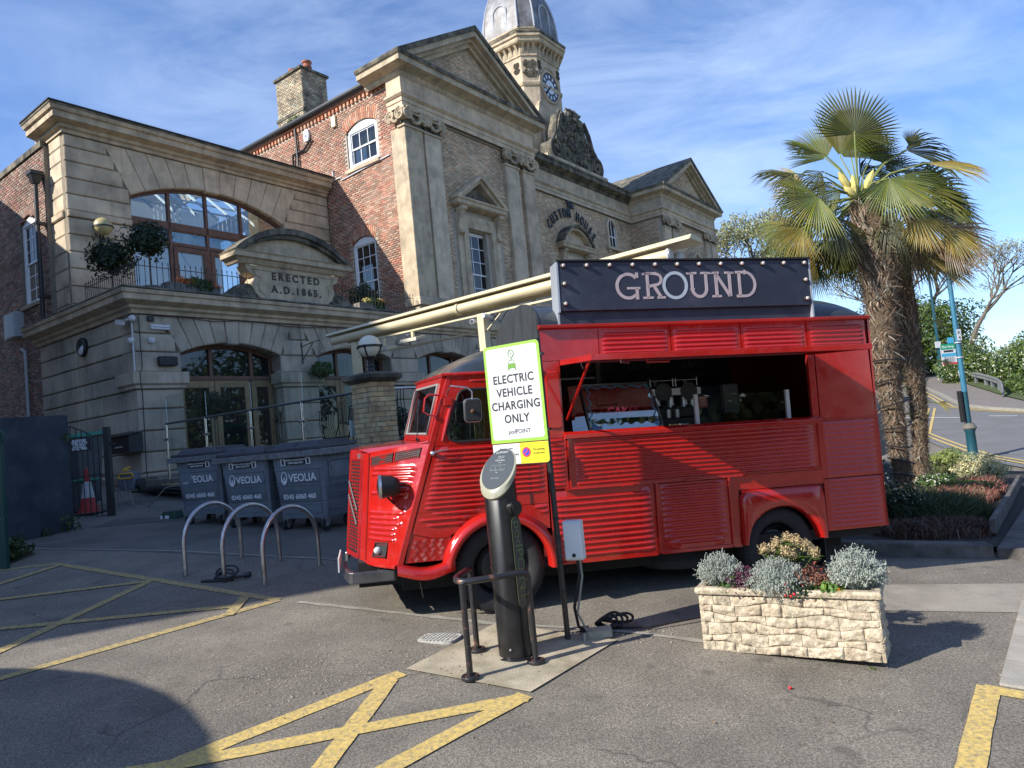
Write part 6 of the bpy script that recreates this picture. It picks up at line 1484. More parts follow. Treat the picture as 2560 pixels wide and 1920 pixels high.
# brick pillar
PB=bthing('brick_pillar','yellow brick pillar with a weathered stone cap carrying the globe lamp','pillar',-.26,-7.77,0)
MB().box(.012,.448,.012,.448,.2,2.40).build('pillar_core',m_mortd,PB)
brickwork(PB,m_byel,(0,1),(-1,0),0,.46,.5,2.41,off=0,seed=31,single=100,key=lambda c:-c[2],bl=.225,bh=.066)
brickwork(PB,m_byel,(1,0),(0,-1),0,.46,.5,2.41,off=0,seed=32,single=100,key=lambda c:-c[2],bl=.225,bh=.066)
MB().add([(-.10,-.10,2.45),(.56,-.10,2.45),(.56,.56,2.45),(-.10,.56,2.45),(-.03,-.03,2.40),(.49,-.03,2.40),(.49,.49,2.40),(-.03,.49,2.40),(-.10,-.10,2.51),(.56,-.10,2.51),(.56,.56,2.51),(-.10,.56,2.51),(.05,.05,2.56),(.41,.05,2.56),(.41,.41,2.56),(.05,.41,2.56)],
[(4,7,6,5),(0,4,5,1),(1,5,6,2),(2,6,7,3),(3,7,4,0),(0,1,9,8),(1,2,10,9),(2,3,11,10),(3,0,8,11),(8,9,13,12),(9,10,14,13),(10,11,15,14),(11,8,12,15),(12,13,14,15)]).build('cap',m_dark,PB,bevel=.008)
GL=bthing('globe_lamp','cream globe lamp in a black cradle standing on the brick pillar','lamp',-.03,-7.54,2.55)
m_globe=mat('opal_globe',(.72,.68,.52),.35,coat=.3)
MB().lathe([(.11,0),(.10,.02),(.05,.05),(.045,.09),(.06,.10),(.06,.115),(.045,.125),(.042,.16),(.055,.17),(.055,.18),(.04,.19),(.05,.22),(.085,.24),(.09,.27),(0,.27)],(0,0,0),20).build('stem',m_black,GL,smooth=40)
MB().ball((0,0,.415),.178,32).build('globe',m_globe,GL,smooth=True)
MB().lathe([(.182,.395),(.192,.395),(.192,.43),(.182,.43),(.182,.395)],(0,0,0),32).build('band',m_black,GL,smooth=40)
for k in range(4):
    a=R(25+90*k); MB().tube([((.182*math.cos(t))*math.cos(a),(.182*math.cos(t))*math.sin(a),.415+.182*math.sin(t))for t in[R(-58+6*i)for i in range(11)]],.012,6).ball((.192*math.cos(a),.192*math.sin(a),.412),.026,8).build('strap',m_black,GL,smooth=True)
    # pergola awning beam
PG=bthing('awning_pergola','cream awning beam on posts sloping behind the van roof, hung with heaters','pergola',.55,0,0)
zb=lambda v:3.30+(v+6)*-.012
MB().tube([(0,-6.0,zb(-6)+.01),(0,-12.35,zb(-12.35)+.02)],.074,18).build('roller_tube',m_cream,PG,smooth=60)
MB().tube([(0.2,-6.2,zb(-6)-.01),(.2,-12.4,zb(-12.35)+.0)],.070,18).build('roller_tube',m_cream,PG,smooth=60)
m_capw=mat('white_cap_ring',(.6,.6,.58),.4)
for u,v in((0,-12.36),(.2,-12.41)):MB().lathe([(0,0),(.07,0),(.07,.01),(.085,.012),(.085,.04)],(u,v,zb(v)+(.02 if u==0 else 0)),20,'y').build('tube_end',m_capw,PG,smooth=40)
MB().hexa([(-.10,-12.65,zb(-12.6)+.13),(.32,-12.65,zb(-12.6)+.13),(.32,-5.85,zb(-5.9)+.10),(-.10,-5.85,zb(-5.9)+.10),(-.03,-12.65,zb(-12.6)+.20),(.25,-12.65,zb(-12.6)+.20),(.25,-5.85,zb(-5.9)+.155),(-.03,-5.85,zb(-5.9)+.155)]).build('cover_rail',m_cream,PG,bevel=.01)
MB().box(-.02,.02,-12.2,-6.1,3.17,3.20).build('under_rail',m_cream,PG,bevel=.006)
for v in(-6.55,-9.35):MB().box(-.05,.07,v-.06,v+.06,1.15,3.2).build('post',m_cream,PG,bevel=.006)
for v in(-6.55,-9.35):MB().tube([(.0,v-.08,2.95),(.0,v-.35,3.15)],.015,6).build('brace',m_cream,PG)
MB().tube([(0,-8.9,zb(-8.9)+.01),(0,-8.94,zb(-8.9)+.01)],.092,18).build('joint_band',m_cream,PG,smooth=60)
m_heat=mat('heater_cream',(.50,.45,.32),.5); m_lens=mat('dark_lens',(.04,.045,.05),.15,coat=.5)
def heater(v,z,lb):
    h=bthing('patio_heater',lb,'heater',.42,v,z,group='flat heaters hung under the awning beam')
    MB().hexa([(-.14,-.19,-.05),(.10,-.19,0),(.10,.19,0),(-.14,.19,-.05),(-.12,-.17,.01),(.10,-.17,.05),(.10,.17,.05),(-.12,.17,.01)]).build('housing',m_heat,h,bevel=.008)
    MB().hexa([(-.12,-.15,-.054),(.08,-.15,-.012),(.08,.15,-.012),(-.12,.15,-.054),(-.12,-.15,-.05),(.08,-.15,-.008),(.08,.15,-.008),(-.12,.15,-.05)]).build('element',m_lens,h)
    MB().box(-.02,.02,-.02,.02,.04,3.14-z).build('hanger',m_cream,h)
    MB().tube([(0.03,.02,.05),(.06,.1,.12),(.02,.05,3.14-z)],.004,5).build('cable',m_black,h)
heater(-7.40,2.96,'cream heater hung under the awning beam just right of the globe lamp'); heater(-8.05,3.02,'second cream heater under the awning beam, nearer the van'); heater(-10.3,3.06,'cream heater under the awning beam beside the GROUND sign')
MB().box(.36,.42,-9.0,-7.0,3.00,3.03).build('heater_rail',m_cream,PG)
m_cam=mat('camera_white',(.62,.62,.63),.4)
def cam_dev(u,v,z,lb,az=0,s=1):
    c=bthing('security_camera',lb,'camera',u,v,z,az)
    MB().lathe([(0,-.05*s),(.035*s,-.05*s),(.04*s,-.03*s),(.04*s,.10*s),(.03*s,.12*s),(0,.12*s)],(0,0,0),16,'x').build('body',m_cam,c,smooth=50)
    MB().lathe([(0,-.052*s),(.03*s,-.052*s),(.03*s,-.045*s)],(0,0,0),12,'x').build('lens',m_lens,c); return c
cam_dev(.5,-9.22,3.10,'white bullet camera left of the cream awning post behind the van',.2); cam_dev(.5,-9.50,3.13,'white bullet camera right of the cream awning post behind the van',3.2); cam_dev(.6,-7.78,3.16,'small white dome camera under the awning beam between two heaters',.3,.8)
MB_=MB();
for i in range(3):v=-9.2-.15*i; MB_.tube([(0.05,v,3.2),(.1,v-.1,3.12-.04*i),(.06,v-.25,3.16),(.1,v-.3,3.2)],.008,5)
tag(MB_.build('cable_tangle',m_black,PG,smooth=True),None)
# ================================================================ balcony furniture
RL=bthing('balcony_railing','black iron balcony railing with spear finials on the stone annex','railing',0,0,0)
def railing(p,q,z0,z1,nb,tilt=0):
    p,q=Vector(p),Vector(q)
    for i in range(nb+1):
        a=p.lerp(q,i/nb); MB().tube([(a.x,a.y,z0),(a.x,a.y,z1+.05)],.008,5).tube([(a.x,a.y,z1+.05),(a.x,a.y,z1+.075),(a.x,a.y,z1+.13)],[.004,.016,.001],5).ball((a.x,a.y,(z0+z1)/2-.05),.016,5).build('bar',m_black,RL)
    for z in(z0+.06,z1-.02):MB().tube([(p.x,p.y,z),(q.x,q.y,z)],.010,5).build('rail',m_black,RL)
railing((.25,2.9),(.25,.12),5.36,6.0,26); railing((.25,.12),(2.95,.12),5.36,5.98,20); railing((5.9,.12),(8.9,.12),5.36,5.98,24)
m_plbox=mat('mottled_trough',(.17,.155,.14),.95,var=.3,scale=5,bump=.8,bscale=30)
def leafball(name,c,r,n,m,parent=None,s=.05,sq=(1,1,1),seed=0,kind=None,shell=.55,quad=True,droop=0):
    """crown of small leaf-shaped faces spread through a lumpy volume"""
    rs=np.random.RandomState(seed); d=rs.normal(size=(n,3)); d /= np.linalg.norm(d,axis=1)[:,None]
    lump=1+.16*np.sin(d[:,0]*5+seed)*np.cos(d[:,1]*4+seed*2)+.12*np.sin(d[:,2]*7+seed)
    rad=(shell+(1-shell)*rs.rand(n)**.6)*lump; p=d*rad[:,None]*r*np.array(sq)+np.array(c)
    nn=d+rs.normal(size=(n,3))*.55; nn /= np.linalg.norm(nn,axis=1)[:,None]
    a=np.cross(nn,rs.normal(size=(n,3))); a /= np.linalg.norm(a,axis=1)[:,None]; b=np.cross(nn,a)
    ln=s*(.6+.8*rs.rand(n))[:,None]; w_=ln*.42
    a[:,2]-=droop
    v=np.stack([p-a*ln,p+b*w_+nn*ln*.15,p+a*ln,p-b*w_+nn*ln*.15],1).reshape(-1,3); f=np.arange(4*n).reshape(-1,4)
    return np_mesh(name,v,f,m,parent,kind)
def leafmat(name,c,var=.35,hue=.3,rough=.55,c2=None):
    m=mat(name,c,rough,isl=var,var=.15,scale=3,c2=c2,c2scale=2.5)
    t=m.node_tree; b=t.nodes['Principled BSDF']; o=[n for n in t.nodes if n.type=='OUTPUT_MATERIAL'][0]
    tl=N(t,'ShaderNodeBsdfTranslucent'); src=b.inputs['Base Color'].links[0].from_socket; L(t,src,tl.inputs[0]); x=N(t,'ShaderNodeMixShader',i_0=.28)
    L(t,b.outputs[0],x.inputs[1]); L(t,tl.outputs[0],x.inputs[2]); L(t,x.outputs[0],o.inputs[0]); return m
m_bay=leafmat('bay_leaf',(.028,.050,.022)); m_leafg=leafmat('green_leaf',(.06,.12,.025)); m_trunk=mat('grey_bark',(.13,.11,.085),.95,var=.3,scale=12,bump=.6)
def topiary(u,v,z,zc_,r,lb,sd):
    t=bthing('topiary_tree',lb,'potted tree',u,v,z)
    MB().lathe([(.15,0),(.2,.34),(.22,.34),(.22,.38),(.18,.38),(.17,.1)],(0,0,0),18).build('pot',m_plbox,t,smooth=40); MB().tube([(0,0,.3),(.01,.01,zc_-z)],.022,6).build('trunk',m_trunk,t)
    leafball('crown',(0,0,zc_-z),r,1500,m_bay,t,.06,(1,1,.88),sd,shell=.05); leafball('sprays',(0,0,zc_-z),r*1.22,420,m_bay,t,.06,(1,1,.9),sd+9,shell=.5)
topiary(.84,.8,TF,6.80,.44,'round-headed bay tree at the corner of the balcony, on a slim stem',3)
topiary(.42,1.8,TF,6.55,.50,'lower broad bay tree behind the side railing of the balcony',5)
def trough(u,v,w_,h_,lb,cols,sd):
    t=bthing('flower_trough',lb,'flower trough',u,v,TF)
    MB().box(-w_/2,w_/2,-.16,.16,0,h_).build('trough',m_plbox,t,bevel=.02)
    leafball('foliage',(.15,-.05,h_+.03),.38,700,m_leafg,t,.05,(w_*.9,.45,.45),sd,shell=.2)
    leafball('trailing_foliage',(.25,-.2,h_-.15),.2,350,m_leafg,t,.05,(1,.3,1.3),sd+1,shell=.1)
    for k,(c,m_)in enumerate(cols):leafball('blossom',c,.13,110,m_,t,.032,(1.3,.7,.7),sd+2+k,shell=.2)
m_or=mat('orange_petals',(.75,.20,.02),.6,isl=.25); m_yl=mat('yellow_petals',(.75,.62,.18),.6,isl=.2)
trough(1.62,.42,1.35,.42,'long stone flower trough with orange flowers on the left half of the balcony',[((-.3,-.12,.50),m_or),((.55,-.12,.42),m_or),((-.12,-.14,.46),m_or)],11)
trough(7.35,.45,1.1,.42,'stone flower trough with pale yellow flowers on the right half of the balcony',[((-.25,-.12,.50),m_yl),((.2,-.14,.52),m_yl),((.35,-.14,.5),m_or)],21)
sh=bthing('balcony_shrub','dark bushy shrub behind the yellow flower trough on the balcony','shrub',7.6,1.0,TF); leafball('foliage',(0,0,.75),.5,1600,m_bay,sh,.055,(1.1,.8,1),31,shell=.15); MB().tube([(0,0,0),(0,0,.6)],.03,6).build('stem',m_trunk,sh)
gl2=bthing('globe_lamp','globe wall lamp half hidden behind the round-headed bay tree','lamp',1.25,VF-.28,8.0)
MB().ball((0,0,0),.24,24).build('globe',mat('yellowed_globe',(.42,.36,.17),.4,coat=.3),gl2,smooth=True); MB().lathe([(.245,-.02),(.255,-.02),(.255,.02),(.245,.02)],(0,0,-.02),24).tube([(0,.2,-.1),(0,.22,-.4),(0,.3,-1.0)],.03,6).tube([(0,0,-.24),(0,.2,-.45)],.02,6).build('bracket',m_black,gl2,smooth=30)
# devices on the annex walls
oval=bthing('bulkhead_light','round black bulkhead light on the left return of the stone annex','wall light',-.005,2.54,4.44)
MB().lathe([(.23,0),(.23,-.06),(.19,-.10),(0,-.11)],(0,0,0),28,'x').build('casing',m_black,oval,smooth=40); MB().lathe([(.15,-.10),(.12,-.12),(0,-.13)],(0,-.05,-.05),20,'x',R(150),R(330)).build('diffuser',m_cam,oval,smooth=True)
cam0=bthing('security_camera','white camera on a swan-neck bracket at the corner below the balcony','camera',-.06,-.06,4.70)
MB().ball((0,0,0),.075,14).tube([(0,0,0),(-.05,.08,-.02),(-.07,.14,-.02)],.02,8).build('mount',m_cam,cam0,smooth=True)
b=MB(); b.T=Matrix.Translation((-.12,.28,-.06))@Matrix.Rotation(R(15),4,'X'); b.box(-.045,.045,-.12,.16,-.045,.045).box(-.055,.055,-.14,.18,.045,.055); b.build('housing',m_cam,cam0,bevel=.008)
MB().tube([(-.02,.45,.05),(-.03,.47,-.10),(-.05,.40,-.16),(-.08,.30,-.14)],.012,6).build('conduit',m_cam,cam0,smooth=True)
wp=bthing('white_conduit','white conduit running down the annex corner below the white camera','conduit',-.02,.04,0); MB().tube([(0,0,4.62),(0,0,3.55)],.02,8).build('pipe',m_cam,wp,smooth=True)
for k,(u,v,lb)in enumerate(((-.05,.06,'white domed sensor on the white conduit at the annex corner'),(.34,-.05,'white domed sensor to the right of the annex corner'))):
    s_=bthing('motion_sensor',lb,'sensor',u,v,4.24); MB().lathe([(0,-.09),(.045,-.075),(.07,-.03),(.075,0),(.07,.035),(0,.05)],(0,0,0),18).build('dome',m_cam,s_,smooth=True); MB().box(-.04,.04,-.01,.05,-.02,.05).build('back_plate',m_cam,s_)
fl=bthing('bulkhead_light','slim white bulkhead light to the right of the annex corner','wall light',.56,-.0,4.54); MB().box(-.22,.22,-.07,0,-.06,.06).build('body',m_cam,fl,bevel=.02); MB().box(-.22,.22,-.075,-.07,-.01,.0).build('seam',m_lens,fl)
bxs=bthing('junction_box','small black box under the balcony cornice at the annex corner','box',.36,0,4.72); MB().box(-.07,.07,-.07,0,-.06,.06).build('box_body',m_black,bxs,bevel=.01)
spk=bthing('wall_speaker','black ribbed wall speaker above the left impost of the annex','speaker',.66,0,3.76)
MB().box(-.21,.21,-.14,0,-.11,.11).build('cabinet',m_black,spk,bevel=.03)
b=MB()
for i in range(9):x=-.18+i*.045; b.box(x,x+.02,-.146,-.14,-.10,.10)
b.build('grille_rib',m_black,spk)
fl2=bthing('floodlight','small white floodlight box on the underside of the balcony cornice','floodlight',6.75,-.18,4.98); MB().box(-.11,.11,-.06,.05,-.06,.05).build('body',m_cam,fl2,bevel=.02)
wc=bthing('cable','thin black cable clipped under the balcony cornice and down the annex corner','cable',0,0,0)
P=[(.42,-.045,4.79)]+[(.42+i*.7,-.045,4.80-(.05 if i in(2,5,6)else 0))for i in range(1,13)]; MB().tube(P,.010,5).build('run',m_black,wc,smooth=True)
MB().tube([(.10,-.03,4.78),(.11,-.03,3.6),(-.0,-.15,3.5),(.0,-.15,3.2),(.08,-.03,3.08),(.06,-.03,1.6),(.06,-.04,.95)],.010,5).build('run',m_black,wc,smooth=True)
MB().tube([(4.32,-.04,4.8),(4.34,-.04,4.2)],.008,5).build('run',m_black,wc,smooth=True)
hb=bthing('hanging_basket','leafy hanging basket on an iron bracket between the two lower arches','hanging basket',4.36,-.02,0)
MB().tube([(0,0,3.75),(0,0,4.32)],.016,5).tube([(0,0,4.22),(.2,-.22,4.32),(.32,-.36,4.36)],.012,5).tube([(0,0,3.85),(.2,-.22,4.30)],.012,5).build('bracket',m_black,hb)
MB().tube([(.31,-.36,4.34),(.42,-.30,3.65)],.004,4).tube([(.31,-.36,4.34),(.18,-.42,3.65)],.004,4).tube([(.31,-.36,4.34),(.30,-.25,3.65)],.004,4).build('chain',m_black,hb)
MB().lathe([(0,3.42),(.1,3.44),(.17,3.52),(.19,3.62)],(.31,-.36,0),16).build('basket',m_plbox,hb,smooth=True); leafball('foliage',(.31,-.36,3.55),.27,1500,m_leafg,hb,.04,(1.15,1.0,.85),41,shell=.3,droop=.4)
def mail():
    m_=bthing('post_box','black metal post box with a sloping lid on the annex corner wall','post box',-.02,.32,1.78)
    MB().add([(0,-.44,0),(0,.44,0),(-.3,.44,0),(-.3,-.44,0),(0,-.44,.42),(0,.44,.42),(-.3,.44,.36),(-.3,-.44,.36)],[(0,1,2,3),(4,5,6,7),(0,1,5,4),(1,2,6,5),(2,3,7,6),(3,0,4,7)]).build('body',m_black,m_,bevel=.008)
    MB().add([(0,-.47,.43),(0,.47,.43),(-.34,.47,.36),(-.34,-.47,.36),(0,-.47,.45),(0,.47,.45),(-.34,.47,.38),(-.34,-.47,.38)],[(0,1,2,3),(4,5,6,7),(0,1,5,4),(1,2,6,5),(2,3,7,6),(3,0,4,7)]).build('lid',m_black,m_,bevel=.005)
    text('s. 20 Bewsell rd',.06,m_capw,m_,LF(-.305,.05,.12),.001,'lettering')
mail()
# side wall fittings on the red brick
al=bthing('alarm_box','white hexagonal alarm box on the red brick wall','alarm box',US-.0,5.12,13.08)
MB().prism([(-.17,.02),(-.13,.22),(.0,.27),(.13,.22),(.17,.02),(.12,-.2),(-.12,-.2)],lambda p,t:(t,p[0],p[1]),-.10,0).build('case',m_cam,al,bevel=.01)
MB().prism([(-.06,-.05),(0,.08),(.06,-.05)],lambda p,t:(t,p[0],p[1]),-.104,-.10).build('emblem',mat('blue_print',(.03,.10,.45),.5),al)
bx2=bthing('junction_box','cream box high on the red brick wall left of the upper window','box',US,3.55,13.1); MB().box(-.09,0,-.11,.11,-.2,.2).build('box_body',mat('cream_box',(.6,.55,.38),.5),bx2,bevel=.01)
sp=bthing('soil_pipe','black branching soil pipe on the red brick wall below the gutter','pipe',US-.08,0,0)
MB().tube([(0,5.75,13.6),(0,5.68,11.0)],.045,8).build('pipe',m_black,sp,smooth=True); MB().tube([(0,4.85,12.9),(0,5.3,12.62),(0,5.98,12.62),(0,6.02,12.4),(0,6.02,11.4)],.045,8).build('pipe',m_black,sp,smooth=True)
wc2=bthing('conduit','pale conduit stepping across the red brick wall under the upper window','conduit',US-.03,0,0)
MB().tube([(0,.9,11.05),(0,3.4,10.90),(0,3.45,11.02),(0,4.1,11.02)],.028,6).build('pipe',m_cam,wc2,smooth=True); MB().tube([(0,3.85,11.05),(0,3.86,11.35),(-.02,3.8,11.38)],.03,6).build('pipe',m_cam,wc2,smooth=True)
weed=bthing('roof_weed','tuft of green weed growing behind the gutter beside the chimney','weed',US+.1,5.9,13.85); leafball('foliage',(0,0,.1),.35,500,m_leafg,weed,.06,(.6,1.3,.6),55,shell=.2)
# terrace plants and stacked chairs seen through the glass
pt=bthing('topiary_tree','clipped ball topiary behind the glass balustrade by the left doors','potted tree',1.15,-1.0,1.22)
MB().lathe([(.16,0),(.2,.35),(.22,.38),(.17,.38)],(0,0,0),16).build('pot',m_black,pt,smooth=True); MB().tube([(0,0,.3),(0,0,1.2)],.02,6).build('trunk',m_trunk,pt); leafball('crown',(0,0,1.45),.33,2000,m_bay,pt,.035,(1,1,.95),61,shell=.3)
yp=bthing('potted_yucca','spiky yucca in a pot beside the side light of the left doors','potted plant',3.2,-.5,1.22)
MB().lathe([(.14,0),(.18,.3),(.15,.3)],(0,0,0),14).build('pot',m_black,yp); MB().tube([(0,0,.2),(.05,.05,.8),(0,0,1.2)],.02,6).tube([(.03,0,.2),(-.1,-.02,.7),(-.12,0,1.0)],.018,6).build('trunk',m_trunk,yp)
b=MB()
for i in range(60):
    a=rng.uniform(0,6.28); e=rng.uniform(-.4,1.2); ln=rng.uniform(.3,.5); cx_,cz_=((0,1.2)if i%2 else(-.12,1.0)); d=Vector((math.cos(a)*math.cos(e),math.sin(a)*math.cos(e),math.sin(e))); n_=Vector((-d.y,d.x,0)).normalized()*.012
    p=Vector((cx_,0,cz_)); b.add([p-n_,p+n_,p+d*ln+Vector((0,0,-.06))],[(0,1,2)])
b.build('foliage',m_bay,yp,fix=False)
m_wick=mat('dark_wicker',(.035,.03,.028),.7,isl=.3)
def chair(u,v,z,rz,tilt,lb):
    c=bthing('terrace_chair',lb,'chair',u,v,z,rz,group='dark metal chairs stacked on the terrace'); c.rotation_euler[0]=tilt
    b=MB()
    for i in range(9):x=-.22+i*.055; b.tube([(x,.2,.45),(x,.26,.70),(x,.24,.92)],.007,4)
    b.tube([(-.24,.24,.93),(0,.25,.96),(.24,.24,.93)],.012,5); b.build('backrest',m_wick,c)
    b=MB()
    for i in range(8):y=-.2+i*.055; b.box(-.22,.22,y,y+.03,.43,.45)
    b.build('seat',m_wick,c)
    for x in(-.22,.22):
        for y in(-.2,.2):MB().tube([(x,y,.44),(x*1.1,y*1.15,0)],.012,5).build('leg',m_wick,c)
for k,(u,v,z,rz,ti,lb)in enumerate(((1.0,-5.4,1.2,.3,.0,'dark slatted chair farthest left in the terrace stack'),(1.0,-5.7,1.42,.35,.25,'dark slatted chair tilted on the left of the terrace stack'),(.9,-6.3,1.2,1.2,0,'dark slatted chair in the middle of the terrace stack'),(.95,-6.45,1.42,1.3,.1,'dark slatted chair on top of the middle terrace stack'),(.8,-7.0,1.2,2.0,0,'dark slatted chair beside the brick pillar'),(.85,-7.05,1.42,2.1,.12,'upper dark slatted chair beside the brick pillar'))):chair(u,v,z,rz,ti,lb)
st=bthing('terrace_shrub','dark round shrub behind the stacked chairs on the terrace','shrub',1.9,-5.9,1.25); leafball('foliage',(0,0,.5),.42,1200,m_bay,st,.05,(1,1,.8),71,shell=.2)
st=bthing('terrace_shrub','dark shrub on the terrace seen behind the van windscreen','shrub',1.7,-8.0,1.2); leafball('foliage',(0,0,.5),.5,1200,m_bay,st,.05,(1,1,1.1),72,shell=.2)
nb=bthing('notice_box','small pale notice box fixed to the left side of the brick pillar','notice',-.2,-7.22,1.72); MB().box(-.05,.02,.0,.04,-.12,.14).build('box_body',m_cam,nb)
for k,(u,v,z,lb)in enumerate(((-.42,-2.75,.86,'black cable coil lying on the ledge beside the brick terrace wall'),)):
    o=bthing('cable_coil',lb,'cable coil',u,v,z); b=MB()
    for j in range(7):b.tube([(.0+.03*j*math.sin(j)+.06*math.cos(t)*1.0,(1.1+.1*j)*.9*math.sin(t)+.5,.03+.02*j+.03*math.sin(3*t))for t in[2*math.pi*i/26 for i in range(26)]],.014,5,closed=True)
    b.build('loop',m_black,o,smooth=True)
    # ================================================================ yard things (world frame)
def G(x,y,dz=0):return(x,y,hz(x,y)+dz)
# cycle hoops
m_ss=mat('stainless_tube',(.50,.49,.48),.3,metal=.9,var=.2,scale=18,c2=(.22,.17,.15),c2scale=9,c2amt=.35)
for k,((ax,ay),(bx,by),lb)in enumerate((((-3.65,7.64),(-3.32,8.34),'leftmost steel cycle hoop, in front of the left bin'),((-3.13,7.37),(-2.79,8.08),'middle steel cycle hoop, with a black cable lock at its foot'),((-2.62,7.10),(-2.26,7.77),'rightmost steel cycle hoop, nearest the van bumper'))):
    h=thing('cycle_hoop',lb,'cycle stand',((ax+bx)/2,(ay+by)/2,0),math.atan2(by-ay,bx-ax),'steel cycle hoops in the yard'); r_=math.hypot(bx-ax,by-ay)/2
    za,zb_=hz(ax,ay),hz(bx,by); zt=(za+zb_)/2+.70
    MB().tube([(-r_,0,za-.02),(-r_,0,zt-r_)]+[(-r_*math.cos(math.pi*i/16),0,zt-r_+r_*math.sin(math.pi*i/16))for i in range(1,16)]+[(r_,0,zt-r_),(r_,0,zb_-.02)],.0245,14).build('tube',m_ss,h,smooth=60)
    for x,z in((-r_,za),(r_,zb_)):MB().lathe([(0,.004),(.045,.004),(.05,-.01)],(x,0,z),16).build('foot',m_conc,h)
lk=thing('cable_lock','black cable lock lying round the foot of the middle cycle hoop','lock',G(-3.12,7.33))
b=MB()
for j,r_ in enumerate((.10,.085,.11)):b.tube([(r_*math.cos(t)+.02*j,r_*.55*math.sin(t),.02+.035*j+.05*math.sin(t))for t in[2*math.pi*i/22 for i in range(22)]],.011,6,closed=True)
b.build('coil',m_black,lk,smooth=True); MB().tube([(-.22,-.02,.02),(.05,-.05,.02),(.12,-.03,.03),(.24,.02,.03)],.016,6).tube([(.20,.02,.03),(.27,.02,.04)],.028,8).build('lock_body',m_black,lk,smooth=True)
